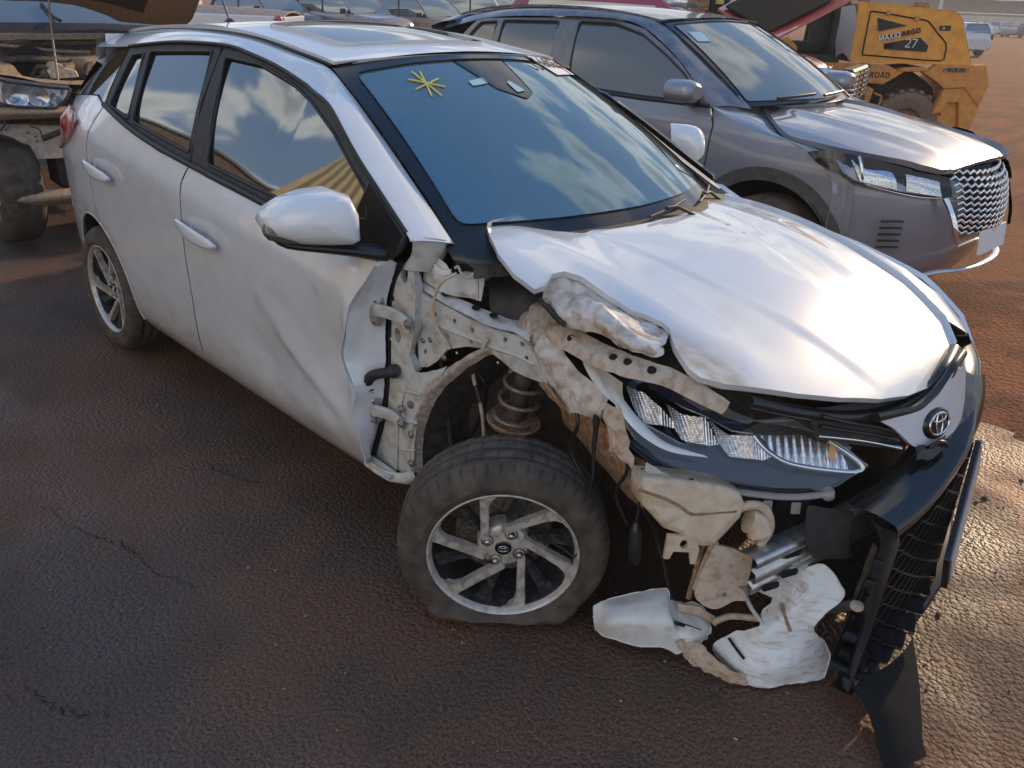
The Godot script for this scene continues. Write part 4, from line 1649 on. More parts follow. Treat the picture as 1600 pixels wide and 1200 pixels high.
	put("coil_spring", tube(MB.new(), coil, .0065, 8), M.old_steel, c)
	put("spring_seat", lathe(MB.new(), P2("0 .010,.045 .008,.066 .004,.078 .010,.081 .004,.074 -.008,.04 -.016,.026 -.03"), axis(Vector3(-.12, .482, .575), Vector3(.15, 1, -.05)), 26), M.rusty, c)
	put("damper_boot", tube(MB.new(), PackedVector3Array([Vector3(-.118, .50, .573), Vector3(-.105, .56, .570), Vector3(-.086, .67, .565)]), .028, 14), M.black_dusty, c)
	put("damper", tube(MB.new(), PackedVector3Array([Vector3(-.12, .475, .575), Vector3(-.11, .40, .59), Vector3(-.09, .28, .62)]), .024, 14), M.old_steel, c)
	put("brake_hose", tube(MB.new(), sm3(P3("-.248 .625 .625,-.235 .585 .628,-.216 .535 .625,-.205 .49 .622,-.198 .44 .62,-.190 .36 .62"), 4), .006, 8), M.tan_beam, c)
	put("hose_sleeve", tube(MB.new(), sm3(P3("-.232 .575 .628,-.222 .552 .626,-.212 .525 .625"), 4), .009, 8), M.black_plastic, c)
	# inner side of the engine bay and the dark mass of the engine
	var eb := MB.new()
	var rings := []
	for k in [[.52, .30, .58, .22], [.40, .26, .64, .28], [.15, .24, .74, .36], [-.10, .24, .78, .36], [-.34, .22, .86, .55]]:
		rings.append(PackedVector3Array([Vector3(k[0], k[1], k[3]), Vector3(k[0], k[2], k[3]), Vector3(k[0], k[2] + .02, 0), Vector3(k[0], k[2], -.55), Vector3(k[0], k[1], -.55), Vector3(k[0], k[1] - .04, 0)]))
	put("engine", loft(eb, rings, 2), M.black_dusty, c)
	var fw := MB.new()
	sheet(fw, P2("-.62 .2,.60 .2,.66 .62,.60 .95,-.60 .95,-.66 .62"), func(p: Vector2): return Vector3(-.36, p.y, p.x), .1, .02)
	put("bulkhead", fw, M.black_dusty, c)
	var cv := MB.new()
	box(cv, Transform3D(Basis.from_euler(Vector3(0, .1, .05)), Vector3(-.14, .83, .36)), Vector3(.22, .10, .17), .012)
	put("airbox", cv, M.black_matte, c)
	var drape := MB.new()
	patch(drape, ["-.25 .90 .55,-.19 .905 .50,-.12 .90 .46,-.06 .90 .42", "-.22 .86 .59,-.16 .85 .56,-.10 .855 .52,-.04 .87 .47", "-.19 .80 .61,-.14 .79 .59,-.09 .80 .565,-.03 .82 .52"], 4, .012, 0.0, 14.0)
	put("sound_mat", drape, M.black_matte, c)
	for q in P2("-.39 .825,-.35 .818,-.30 .806,-.25 .798,-.20 .788,-.15 .780,-.10 .776,-.04 .768,.01 .752,-.34 .632,-.30 .662,-.24 .69,-.17 .709,-.10 .70,-.02 .692"):
		put("spot_weld", lathe(MB.new(), P2("0 .0012,.003 .001,.0042 -.0006"), axis(rf.call(q) + Vector3(0, 0, .0006), Vector3(.16, 0, 1)), 8), wd, rail)
	for q in P2("-.452 .86,-.462 .68,-.474 .54,-.50 .42,-.40 .76,-.395 .82,-.405 .62"):
		put("spot_weld", lathe(MB.new(), P2("0 .0014,.0035 .001,.005 -.0006"), axis((zf.call(q) as Vector3) + Vector3(0, 0, .0006), Vector3(0, 0, 1)), 8), wd, c)
	for k in [["-.20 .86 .50,-.14 .90 .46,-.06 .885 .44,.02 .85 .40", .013, M.black_matte], ["-.10 .80 .53,-.05 .86 .47,.04 .87 .44,.10 .83 .40", .009, M.black_plastic], ["-.24 .83 .58,-.19 .80 .60,-.14 .785 .60,-.10 .79 .57", .006, M.black_plastic], [".06 .84 .52,.12 .86 .48,.20 .84 .46,.28 .81 .42", .010, M.black_matte], [".05 .80 .56,.10 .83 .53,.16 .82 .50", .006, M.tan_beam], ["-.30 .62 .60,-.24 .56 .58,-.26 .46 .57,-.30 .36 .58", .008, M.black_plastic], [".12 .66 .60,.16 .60 .62,.14 .52 .62,.18 .45 .61", .006, M.black_plastic], [".28 .60 .58,.31 .52 .59,.29 .44 .60,.33 .36 .59", .005, M.black_plastic]]:
		put("hose", tube(MB.new(), sm3(P3(k[0]), 5), k[1], 8), k[2], c)
	var bat := MB.new()
	box(bat, Transform3D(Basis.from_euler(Vector3(0, .2, .02)), Vector3(.10, .80, .40)), Vector3(.16, .10, .12), .008)
	put("fuse_box", bat, M.black_plastic, c)
	# bent brown rail over the lamp
	var bm := MB.new()
	patch(bm, [
		".022 .822 .604,.045 .834 .612,.088 .840 .588,.183 .834 .598,.259 .830 .598,.325 .826 .590,.385 .822 .572,.464 .806 .556,.535 .775 .535",
		".024 .816 .612,.050 .824 .628,.100 .824 .625,.190 .820 .640,.262 .817 .640,.330 .812 .625,.390 .806 .598,.470 .790 .580,.538 .765 .550",
		".026 .808 .616,.055 .806 .630,.105 .798 .640,.195 .796 .652,.268 .796 .655,.335 .795 .640,.395 .790 .610,.470 .775 .590,.530 .752 .558"], 4, .0035, .003, 22.0)
	var rl := put("bent_rail", bm, M.tan_beam, c)
	rl.set_meta("label", "bent mud-brown rail over the broken headlamp")
	for q in [Vector3(.118, .826, .622), Vector3(.262, .823, .630), Vector3(.30, .821, .622), Vector3(.36, .817, .606)]:
		put("rail_hole", lathe(MB.new(), P2("0 .006,.0075 .006,.0095 .0072,.012 0"), axis(q, Vector3(.05, 1, .35)), 10), M.dark_hole, rl)
	# crushed end of the inner wing
	var cr := MB.new()
	patch(cr, [
		".010 .812 .600,.045 .815 .605,.075 .79 .61,.120 .752 .612,.170 .728 .61,.212 .718 .605,.236 .70 .60",
		".008 .785 .632,.045 .775 .640,.085 .752 .636,.130 .720 .632,.175 .700 .628,.215 .690 .622,.236 .672 .61",
		".015 .745 .640,.050 .735 .645,.090 .718 .640,.130 .690 .634,.170 .672 .636,.205 .660 .628,.225 .648 .612",
		".030 .690 .635,.060 .675 .628,.095 .655 .630,.135 .630 .628,.165 .628 .620,.200 .632 .612,.222 .63 .60"], 2, .0, .0, 24.0)
	crumple(cr, .0045, 8)
	put("crushed_wing_end", cr, M.crushed_paint, c)
	var cr2 := MB.new()
	patch(cr2, [".215 .700 .598,.245 .690 .604,.272 .684 .60", ".232 .650 .610,.265 .640 .618,.300 .630 .600", ".250 .600 .612,.285 .590 .616,.322 .585 .600", ".268 .560 .608,.300 .552 .612,.338 .536 .600"], 2, .0, .0, 30.0)
	crumple(cr2, .007, 9)
	put("torn_strip", cr2, M.tan_beam, c)
	var cr3 := MB.new()
	patch(cr3, [".02 .70 .640,.07 .685 .645,.12 .652 .640", ".03 .672 .63,.075 .655 .64,.12 .628 .632", ".045 .65 .615,.085 .632 .62,.125 .612 .615"], 2, .0, .0, 30.0)
	crumple(cr3, .006, 4)
	put("crushed_tab", cr3, M.rusty, c)
	# chassis leg and dark liner behind the wheel
	var leg := MB.new()
	patch(leg, ["-.05 .64 .46,.10 .62 .50,.24 .58 .54,.36 .52 .55", "-.04 .56 .47,.11 .54 .52,.26 .49 .56,.38 .44 .56", "-.03 .48 .46,.12 .45 .50,.28 .40 .53,.42 .36 .52"], 4, .006, 0.0, 12.0)
	put("chassis_leg", leg, M.rusty, c)
	var lin_ := MB.new()
	patch(lin_, [".06 .62 .50,.20 .60 .56,.32 .54 .60,.38 .44 .60", ".10 .48 .42,.24 .44 .48,.36 .36 .52,.42 .26 .54", ".12 .30 .36,.27 .26 .40,.38 .18 .46,.44 .12 .50"], 4, .012, 0.0, 10.0)
	put("torn_liner", lin_, M.black_dusty, c)
	# hanging wires and their plug
	put("hanging_loom", tube(MB.new(), sm3(P3(".200 .690 .604,.214 .622 .612,.222 .554 .622,.235 .475 .632,.233 .440 .640,.240 .378 .655,.222 .318 .668,.200 .285 .680"), 5), [.010, .010, .009, .010, .008, .009, .007, .007, .007, .006, .006, .005], 8), M.black_plastic, c)
	put("loose_wire", tube(MB.new(), sm3(P3(".205 .29 .68,.235 .275 .672,.235 .25 .680,.200 .262 .69,.165 .272 .705"), 6), .0022, 6), M.black_plastic, c)
	put("plug_wire", tube(MB.new(), sm3(P3(".372 .560 .615,.381 .520 .628,.390 .458 .636,.393 .415 .645"), 5), .003, 6), M.rubber_trim, c)
	put("wiring_plug", tube(MB.new(), P3(".393 .425 .644,.394 .410 .645,.396 .400 .646,.403 .350 .650,.409 .325 .653,.411 .312 .654"), [.006, .010, .0155, .0165, .015, .009], 10), M.black_plastic, c)


# ---------------------------------------------------------------- right headlamp, torn loose
func headlamp(c: Node3D) -> void:
	var o := Node3D.new()
	o.name = "headlamp"
	add_to(o, c)
	o.set_meta("label", "cracked headlamp hanging loose in the torn corner")
	var t := face(Vector3(.16, .78, .60), Vector3(.60, .62, .50))
	var nrm := t.basis.z
	var at := func(d: float) -> Transform3D: return t.translated(nrm * d)
	var bulge := func(p: Vector2) -> float: return .02 * sin(PI * clampf(p.x / .62 + .05, 0, 1))
	# black tub
	var tub := planar(".175 .775 .585,.195 .760 .610,.254 .693 .606,.302 .635 .606,.338 .602 .601,.392 .570 .576,.451 .545 .537,.539 .527 .454,.602 .515 .392,.663 .515 .320,.707 .520 .263,.738 .562 .177,.698 .592 .193,.651 .618 .218,.614 .641 .234,.546 .660 .293,.516 .632 .363,.464 .668 .379,.401 .695 .423,.325 .720 .481,.273 .746 .512", t)
	put("lamp_tub", plate(MB.new(), tub, at.call(-.075), .07, .006), M.black_gloss, o)
	# pale clear band sweeping round the outer end
	var band := MB.new()
	var so := sm3(P3(".235 .716 .607,.254 .693 .602,.301 .653 .596,.349 .620 .580,.405 .594 .545,.472 .583 .480"), 5)
	var si := sm3(P3(".180 .760 .600,.205 .745 .585,.262 .702 .578,.322 .652 .566,.383 .612 .542,.450 .590 .492"), 5)
	var mi := PackedVector3Array()
	for i in so.size():
		mi.append((so[i] + si[i]) * .5 + nrm * .008)
	band.grid([so, mi, si])
	put("light_band", band, M.band_white, o)
	var wp := MB.new()
	patch(wp, [".142 .785 .610,.170 .775 .593,.205 .755 .580,.245 .730 .560", ".165 .765 .618,.200 .748 .608,.240 .715 .592,.262 .702 .575", ".194 .734 .616,.225 .710 .612,.265 .686 .600,.300 .656 .585"], 4, .001, .002)
	put("side_housing", wp, M.white_dirty, o)
	# three stepped reflectors, fluted
	for r in [".253 .727 .555,.292 .716 .521,.373 .653 .503,.382 .640 .508,.331 .653 .553,.302 .675 .561", ".340 .690 .496,.384 .671 .467,.423 .660 .433,.472 .607 .440,.457 .605 .461,.409 .619 .500,.380 .645 .503", ".426 .660 .429,.479 .630 .403,.519 .625 .362,.574 .584 .346,.564 .575 .369,.506 .586 .425,.469 .616 .433"]:
		var pl := planar(r, t)
		var lo := 9.0
		var hi := -9.0
		for q in pl:
			lo = minf(lo, q.x)
			hi = maxf(hi, q.x)
		var f := func(p: Vector2):
			var u := (p.x - lo) / (hi - lo)
			return t * Vector3(p.x, p.y, -.004 - .022 * sin(PI * minf(u / .72, 1.0)) + (.0016 * sin(p.x * 900.0) if u > .7 else .0012 * sin((p.x + p.y) * 700.0) * cos(p.y * 500.0)))
		put("reflector", sheet(MB.new(), pl, f, .0022, .0), M.reflector, o)
	var db := planar(".273 .742 .512,.325 .716 .481,.401 .690 .423,.464 .664 .379,.516 .627 .363,.479 .634 .403,.417 .664 .440,.371 .682 .473,.336 .701 .492,.298 .720 .514", t)
	put("lamp_brow", plate(MB.new(), db, at.call(.010), .014, .003), coat(mat("brow_blue", lin(.012, .016, .035), .3), .03), o)
	# chrome outline of the inner tip, and the turn lamp within
	put("chrome_edge", tube(MB.new(), sm3(P3(".520 .624 .360,.545 .604 .356,.569 .588 .348,.606 .570 .326,.658 .558 .277,.725 .550 .204,.735 .561 .181,.698 .588 .195,.651 .614 .218"), 5), .0065, 8), M.chrome, o)
	var tn := planar(".535 .628 .345,.575 .592 .338,.612 .574 .318,.66 .562 .272,.718 .556 .206,.690 .588 .200,.648 .610 .225,.60 .628 .262", t)
	put("turn_reflector", sheet(MB.new(), tn, func(p: Vector2): return t * Vector3(p.x, p.y, -.012 + .002 * sin(p.x * 300.0)), .004, 0.0), M.reflector, o)
	var st := MB.new()
	patch(st, [".662 .618 .232,.676 .606 .226", ".672 .588 .252,.690 .578 .244"], 2, 0, .002)
	put("amber_bulb_shade", st, M.orange_paint, o)
	# clear lens over all of it, bulged, its lower half still whole
	var lens := planar(".262 .700 .602,.302 .640 .606,.338 .605 .603,.392 .572 .578,.451 .547 .539,.539 .529 .456,.602 .517 .394,.663 .517 .322,.690 .513 .293,.707 .520 .263,.740 .562 .176,.698 .589 .192,.651 .617 .216,.614 .640 .232,.546 .658 .291,.51 .645 .352,.47 .61 .43,.40 .60 .52,.33 .645 .57", t)
	put("lens", sheet(MB.new(), lens, func(p: Vector2): return t * Vector3(p.x, p.y, .020 + bulge.call(p)), .02, .022), M.clear_lens, o)
	# splintered upper edge
	for s in [".415 .682 .432,.46 .684 .40,.51 .662 .36,.50 .645 .37,.45 .665 .415", ".50 .655 .365,.56 .672 .30,.64 .648 .235,.70 .605 .20,.69 .592 .202,.60 .635 .26,.54 .645 .32", ".225 .76 .565,.25 .752 .54,.29 .735 .51,.27 .722 .535", ".43 .77 .53,.50 .79 .48,.54 .755 .455,.47 .74 .50"]:
		put("lens_splinter", plate(MB.new(), planar(s, t), at.call(.030), .003), M.clear_lens, o)
	# lower ledge and its clear tabs
	var ledge := MB.new()
	var lp := sm3(P3(".430 .545 .565,.488 .530 .520,.540 .518 .475,.611 .506 .400,.660 .502 .340,.700 .506 .285"), 4)
	tube(ledge, lp, .011, 8, true, .6)
	put("lens_ledge", ledge, M.hazy_plastic, o)
	for q in P3(".488 .526 .522,.540 .513 .475,.611 .498 .408,.660 .494 .355"):
		var b := MB.new()
		box(b, face(q + Vector3(.004, -.016, .003), Vector3(.75, .2, .62)), Vector3(.024, .030, .006), .002)
		put("lens_tab", b, M.hazy_plastic, o)
	put("lamp_pivot", lathe(MB.new(), P2("0 .014,.010 .013,.016 .006,.018 -.012,0 -.012"), axis(Vector3(.706, .506, .283), Vector3(.6, -.1, .8)), 14), M.hazy_plastic, o)
	put("lamp_cable", tube(MB.new(), sm3(P3(".385 .552 .640,.415 .545 .632,.45 .548 .60,.49 .556 .565"), 5), .009, 8), M.rubber_trim, c)
	# parts behind and below: bracket strip
	var bs := MB.new()
	patch(bs, [".385 .585 .618,.43 .565 .60,.48 .552 .556", ".39 .565 .628,.435 .548 .61,.485 .538 .565"], 4, .004, .003, 30)
	put("lamp_bracket", bs, M.hazy_plastic, o)


# ---------------------------------------------------------------- reservoir, bumper beam, nose
func nose(c: Node3D) -> void:
	# washer reservoir
	var ft := P3(".408 .574 .668,.414 .540 .674,.419 .505 .672,.446 .475 .656,.469 .447 .640,.500 .435 .615,.526 .402 .592,.545 .398 .565,.560 .400 .548,.575 .440 .512,.586 .470 .488,.586 .503 .475,.570 .535 .482,.53 .553 .52,.492 .562 .566,.45 .570 .615")
	var rings := []
	var ctr := Vector3(.50, .50, .58)
	for k in [[.80, .016], [.95, .010], [1.0, -.004], [1.0, -.05], [.98, -.10], [.9, -.13]]:
		var r := PackedVector3Array()
		for p in ft:
			r.append(ctr + (p - ctr) * k[0] + Vector3(.75, .25, .6).normalized() * k[1])
		rings.append(r)
	var tank := put("washer_reservoir", loft(MB.new(), rings, 2), M.reservoir, c)
	tank.set_meta("label", "mud-stained cream washer reservoir under the headlamp")
	var seam := PackedVector3Array()
	for p in P3(".412 .545 .680,.440 .535 .655,.465 .523 .632,.490 .503 .606,.511 .486 .588,.545 .487 .540,.577 .490 .500"):
		seam.append(p + Vector3(.75, .25, .6).normalized() * .008)
	put("moulded_seam", tube(MB.new(), sm3(seam, 4), .004, 6), M.rusty, tank)
	var lg := MB.new()
	plate(lg, P2("-.030 .035,.040 .030,.052 -.005,.046 -.045,.034 -.045,.028 -.012,-.012 -.010,-.020 -.030,-.034 -.030"), face(Vector3(.508, .402, .622), Vector3(.75, .1, .65)), .012, .002, [ell(.012, .010, .010, .012, 12)])
	put("mounting_lug", lg, M.reservoir, tank)
	# bottle neck behind
	put("filler_neck", tube(MB.new(), sm3(P3(".60 .46 .47,.615 .45 .455,.628 .425 .45"), 4), .032, 14), M.reservoir, tank)
	put("drain_hose", tube(MB.new(), sm3(P3(".56 .47 .50,.595 .50 .47,.625 .49 .44,.64 .44 .43,.63 .39 .445"), 6), .012, 8), M.tan_beam, c)
	# aluminium bumper beam: a channel section drawn across the car
	var prof := P2("0 .050,.022 .052,.030 .046,.034 .026,.022 .018,.018 .008,.034 .002,.036 -.030,.030 -.036,.020 -.028,.014 -.044,.030 -.050,.030 -.078,.022 -.084,-.004 -.084,-.030 -.078,-.034 -.052,-.018 -.042,-.030 -.034,-.034 .0,-.030 .030,-.022 .046")
	rings = []
	for k in [[.632, .352, .505], [.648, .357, .44], [.672, .364, .34], [.700, .372, .22], [.735, .388, .0], [.740, .395, -.25], [.70, .40, -.55]]:
		var r := PackedVector3Array()
		for p in prof:
			r.append(Vector3(k[0] + p.x * 1.05, k[1] + p.y * .78, k[2] + p.x * .28))
		rings.append(r)
	var bm := put("bumper_beam", loft(MB.new(), rings, 4, false), M.aluminium, c)
	bm.set_meta("label", "bare aluminium bumper beam, its end open")
	for q in [Vector3(.682, .372, .385), Vector3(.690, .325, .40), Vector3(.672, .300, .452)]:
		put("beam_slot", plate(MB.new(), rnd(P2("-.026 -.009,.026 -.009,.026 .009,-.026 .009"), .009, 4), face(q + Vector3(.012, .0, .004), Vector3(.92, .1, .33)), .004), M.dark_hole, bm)
	# crash bracket under it
	var cb := MB.new()
	patch(cb, [".551 .395 .533,.575 .385 .505,.60 .372 .480,.62 .36 .46", ".545 .33 .560,.575 .325 .528,.602 .315 .492,.625 .305 .47", ".546 .262 .579,.580 .262 .545,.610 .268 .505,.628 .262 .48", ".565 .235 .570,.590 .225 .545,.615 .245 .51,.635 .245 .485"], 4, .003, .012, 16.0)
	put("beam_bracket", cb, M.tan_beam, c)
	put("bracket_rod", tube(MB.new(), sm3(P3(".528 .40 .535,.529 .34 .550,.529 .30 .558,.532 .235 .577"), 4), .007, 8), M.rusty, c)
	put("bracket_post", tube(MB.new(), sm3(P3(".552 .40 .528,.548 .33 .552,.548 .27 .572"), 4), .012, 6), M.tan_beam, c)
	bolt(c, Vector3(.60, .268, .53), Vector3(.7, .2, .6), .008)
	# dark inside of the nose: radiator pack and undertray
	var rd := MB.new()
	box(rd, Transform3D(Basis.IDENTITY, Vector3(.57, .44, -.16)), Vector3(.10, .38, .72), .02)
	put("radiator", rd, M.black_matte, c)
	var du := MB.new()
	patch(du, [".69 .50 .36,.72 .48 .30,.76 .47 .24", ".71 .42 .38,.74 .40 .32,.77 .40 .26", ".73 .36 .35,.76 .345 .29,.785 .34 .24"], 4, .004, .003)
	put("air_duct", du, M.black_matte, c)
	# under-bonnet lip, dark trim over the badge panel
	put("bonnet_seal", tube(MB.new(), sm3(P3(".56 .775 .49,.625 .735 .37,.685 .700 .23,.728 .686 .10,.748 .688 -.02,.760 .712 -.11,.756 .745 -.20,.72 .74 -.36"), 6), .018, 8, true, .8), M.black_plastic, c)
	put("nose_trim", tube(MB.new(), sm3(P3(".735 .700 .175,.752 .694 .10,.772 .692 .03,.784 .712 -.06,.788 .742 -.12,.785 .765 -.16,.775 .775 -.24"), 6), .013, 10), M.black_plastic, c)
	var und := MB.new()
	patch(und, [".60 .755 .40,.64 .735 .32,.68 .725 .20,.72 .705 .0,.72 .715 -.22,.66 .73 -.42", ".62 .715 .37,.66 .695 .30,.70 .675 .20,.75 .672 .02,.745 .69 -.2,.68 .70 -.42", ".64 .665 .30,.67 .655 .26,.69 .64 .20,.74 .64 .02,.735 .66 -.2,.68 .66 -.4"], 4, .0, .0)
	put("slam_panel", und, M.black_matte, c)
	# white badge panel
	var t := face(Vector3(.805, .65, -.04), Vector3(.95, .25, .19))
	var pl := planar(".754 .691 .163,.768 .688 .096,.784 .689 .016,.792 .714 -.060,.794 .746 -.111,.794 .758 -.130,.800 .756 -.200,.818 .670 -.190,.825 .620 -.170,.827 .595 -.120,.818 .575 -.014,.805 .592 .034,.796 .607 .060,.770 .662 .117", t)
	var cx := .0
	var bp := put("badge_panel", sheet(MB.new(), rnd(pl, .01), func(p: Vector2): return t * Vector3(p.x, p.y, .008 - .5 * p.x * p.x - .12 * p.y * p.y), .012, .012), M.white_paint, c)
	var bt := t.translated(t.basis.z * .012 + Vector3(.001, -.007, .002))
	put("badge_plate", lathe(MB.new(), P2("0 .004,.045 .004,.052 .001,.054 -.008"), Transform3D(Basis(bt.basis.x * 1.05, bt.basis.z, bt.basis.y * .78), bt.origin), 32), M.black_gloss, bp)
	badge(bp, bt.translated(bt.basis.z * .006), .085, M.chrome)
	# grille bars with a chrome strip between lamp and badge
	for k in 3:
		var y := -.022 * k
		var bar := MB.new()
		var pts := sm3(PackedVector3Array([Vector3(.665, .725 + y * 1.2, .325), Vector3(.702, .692 + y, .235), Vector3(.735, .668 + y, .155), Vector3(.765 + .01 * k, .640 + y * .8, .090)]), 4)
		tube(bar, pts, .0085, 6, true, .5)
		put("grille_bar", bar, M.chrome if k == 2 else M.black_plastic, c)
	var gb := MB.new()
	patch(gb, [".64 .735 .35,.70 .69 .22,.755 .645 .09", ".66 .67 .33,.71 .63 .22,.77 .585 .06"], 3, 0.0, .004)
	put("grille_back", gb, M.black_matte, c)
	# broken fixings beside the badge
	var fx := MB.new()
	patch(fx, [".80 .60 .05,.825 .60 .0,.835 .61 -.06", ".815 .57 .06,.84 .572 .01,.85 .585 -.05"], 4, .008, .004, 36)
	put("broken_bracket", fx, M.black_plastic, c)
	put("bracket_clip", tube(MB.new(), sm3(P3(".83 .60 .02,.845 .615 .0,.855 .60 -.03,.84 .58 -.02"), 4), .006, 6), M.black_plastic, c)


# the black front bumper, its right end torn away, hanging askew
func bumper(c: Node3D) -> void:
	var o := Node3D.new()
	o.name = "front_bumper"
	add_to(o, c)
	o.set_meta("label", "black front bumper with honeycomb grille, hanging askew")
	var xs := func(z: float) -> float: return .905 - .24 * (z - .02) * (z - .02) - .30 * pow(maxf(0, -z - .35), 2.0) - .05 * ss(-.10, -.45, z)
	var rise := func(z: float) -> float: return .21 * ss(.30, -.50, z)
	# shelf and brow, from the torn end across to the far corner
	var rows := []
	for d in [[-.125, .512, 0], [-.06, .512, .4], [-.020, .500, .8], [-.008, .492, .95], [-.004, .484, 1.0], [-.004, .484, 1.0], [-.003, .470, 1.0], [-.010, .448, 1.0], [-.026, .436, 1.0]]:
		var r := PackedVector3Array()
		for i in 15:
			var z := .285 - i * .075
			r.append(Vector3(xs.call(z) + d[0] - .09 * rise.call(z), d[1] + rise.call(z) * .80, z + .02 * (.5 - d[2])))
		rows.append(r)
	var sh := MB.new()
	sh.grid(rows.slice(0, 5))
	sh.grid(rows.slice(5))
	put("bumper_brow", sh, M.black_gloss, o)
	# upper blade beside the badge
	var bl := MB.new()
	patch(bl, [
		".773 .712 -.294,.795 .690 -.25,.815 .650 -.19,.828 .612 -.124,.850 .578 -.066",
		".795 .690 -.335,.822 .655 -.29,.842 .620 -.24,.858 .590 -.17,.868 .560 -.10",
		".800 .670 -.42,.830 .635 -.36,.852 .600 -.29,.866 .570 -.20,.876 .540 -.12",
		".79 .625 -.47,.822 .585 -.40,.848 .555 -.31,.866 .53 -.22,.880 .515 -.13"], 5, 0.0, .004)
	put("bumper_blade", bl, M.black_gloss, o)
	# torn end: a flange with an inner rib
	var fl := MB.new()
	patch(fl, [
		".800 .492 .276,.850 .486 .286,.880 .474 .262,.893 .44 .268,.893 .400 .280,.899 .318 .309,.904 .226 .342,.906 .150 .37,.908 .073 .396",
		".806 .478 .270,.846 .472 .282,.866 .455 .272,.874 .42 .276,.874 .385 .284,.878 .305 .305,.884 .215 .335,.888 .14 .358,.890 .065 .38",
		".806 .46 .26,.840 .458 .272,.852 .43 .268,.853 .385 .274,.850 .32 .282,.850 .26 .292,.858 .18 .310,.866 .11 .33,.870 .03 .35"], 4, .001, .003)
	put("torn_end", fl, M.black_plastic, o)
	for q in [Vector3(.862, .385, .285), Vector3(.862, .33, .297)]:
		var b := MB.new()
		box(b, face(q, Vector3(.3, .1, 1)), Vector3(.030, .022, .016), .003)
		put("end_clip", b, M.black_plastic, o)
	put("clip_disc", lathe(MB.new(), P2("0 .004,.016 .004,.018 0,.016 -.004"), axis(Vector3(.848, .262, .312), Vector3(.1, 1, .25)), 14), M.tan_beam, o)
	var st := MB.new()
	patch(st, [".848 .42 .272,.846 .33 .282,.845 .25 .29,.84 .18 .30", ".832 .42 .262,.828 .33 .270,.824 .25 .275,.818 .18 .28"], 4, .002, .003)
	put("inner_stay", st, M.black_dusty, o)
	# honeycomb: zigzag blades one above the other
	var zig := func(i: int, z: float) -> float:
		var k := fposmod(z / .07 + .5 * (i % 2), 1.0)
		return .0125 * (clampf(absf(k - .5) * 4.0 - 1.0, -1, 1))
	for i in 13:
		var y := .437 - i * .0275
		var a := PackedVector3Array()
		var b2 := PackedVector3Array()
		var z1: float = .262 + .34 * (.435 - y) * .95
		var z := z1
		while z > -.62:
			var yy: float = y + zig.call(i, z) + rise.call(z) * .7
			a.append(Vector3(xs.call(z) - .008 + .05 * ss(.2, .1, yy), yy, z))
			b2.append(Vector3(xs.call(z) - .040, yy - .006, z))
			z -= .0125
		var g := MB.new()
		g.grid([a, b2])
		var c2 := PackedVector3Array()
		var d2 := PackedVector3Array()
		for k in a.size():
			c2.append(a[k] + Vector3(0, -.006, 0))
			d2.append(b2[k] + Vector3(0, -.006, 0))
		g.grid([c2, d2])
		g.grid([a, c2])
		put("grille_blade", g, M.black_plastic, o)
	var bk := []
	for y in [.46, .3, .1]:
		var r := PackedVector3Array()
		for i in 12:
			var z: float = .25 - i * .08 + (.46 - y) * .3
			r.append(Vector3(xs.call(z) - .045, y + rise.call(z) * .7, z))
		bk.append(r)
	var bb := MB.new()
	bb.grid(bk)
	put("grille_back", bb, M.dark_hole, o)
	# lower rim and the strip that hangs to the ground
	var lr := []
	for d in [[-.04, .10], [.0, .105], [.012, .085], [.0, .060], [-.05, .055]]:
		var r := PackedVector3Array()
		for i in 11:
			var z := .385 - i * .10
			r.append(Vector3(xs.call(minf(z, .2)) + d[0] + .01, d[1] + rise.call(z) * .55, z))
		lr.append(r)
	var lb := MB.new()
	lb.grid(lr)
	put("bumper_rim", lb, M.black_plastic, o)
	var hp := MB.new()
	patch(hp, [
		".905 .090 .39,.93 .095 .30,.945 .10 .20,.94 .10 .11",
		".945 .075 .40,.968 .082 .325,.985 .08 .245,.985 .075 .18",
		".990 .050 .43,1.01 .062 .38,1.025 .062 .32,1.035 .050 .265",
		"1.035 .022 .475,1.05 .036 .435,1.065 .036 .39,1.075 .024 .345",
		"1.066 .006 .505,1.08 .014 .465,1.092 .014 .42,1.102 .006 .375"], 5, .003, .004, 12.0)
	put("hanging_lip", hp, M.dull_black, o)
	# undertray behind
	var ut := MB.new()
	patch(ut, [".60 .26 .22,.60 .25 .0,.60 .26 -.5", ".74 .17 .20,.74 .16 .0,.74 .17 -.5", ".86 .10 .20,.87 .10 .0,.85 .12 -.5"], 4, .006, .003, 6.0)
	put("undertray", ut, M.black_dusty, o)
	put("tray_stay", tube(MB.new(), sm3(P3(".84 .26 .31,.80 .22 .30,.75 .19 .31,.72 .17 .33"), 4), .014, 8), M.black_dusty, o)
	# number plate on its black carrier
	var pl_x := Vector3(.22, -.46, .86).normalized()
	var pl_n := Vector3(.95, .02, -.06)
	pl_n = (pl_n - pl_x * pl_n.dot(pl_x)).normalized()
	var pt := Transform3D(Basis(pl_x, pl_n.cross(pl_x), pl_n), Vector3(.900, .350, -.185))
	var cr := put("plate_carrier", plate(MB.new(), rnd(P2("-.21 -.075,.21 -.075,.21 .075,-.21 .075"), .01), pt, .016, .003), M.black_plastic, o)
	put("number_plate", plate(MB.new(), rnd(P2("-.20 -.065,.20 -.065,.20 .065,-.20 .065"), .008), pt.translated(pt.basis.z * .010), .004, .001), M.plate_grey, cr)


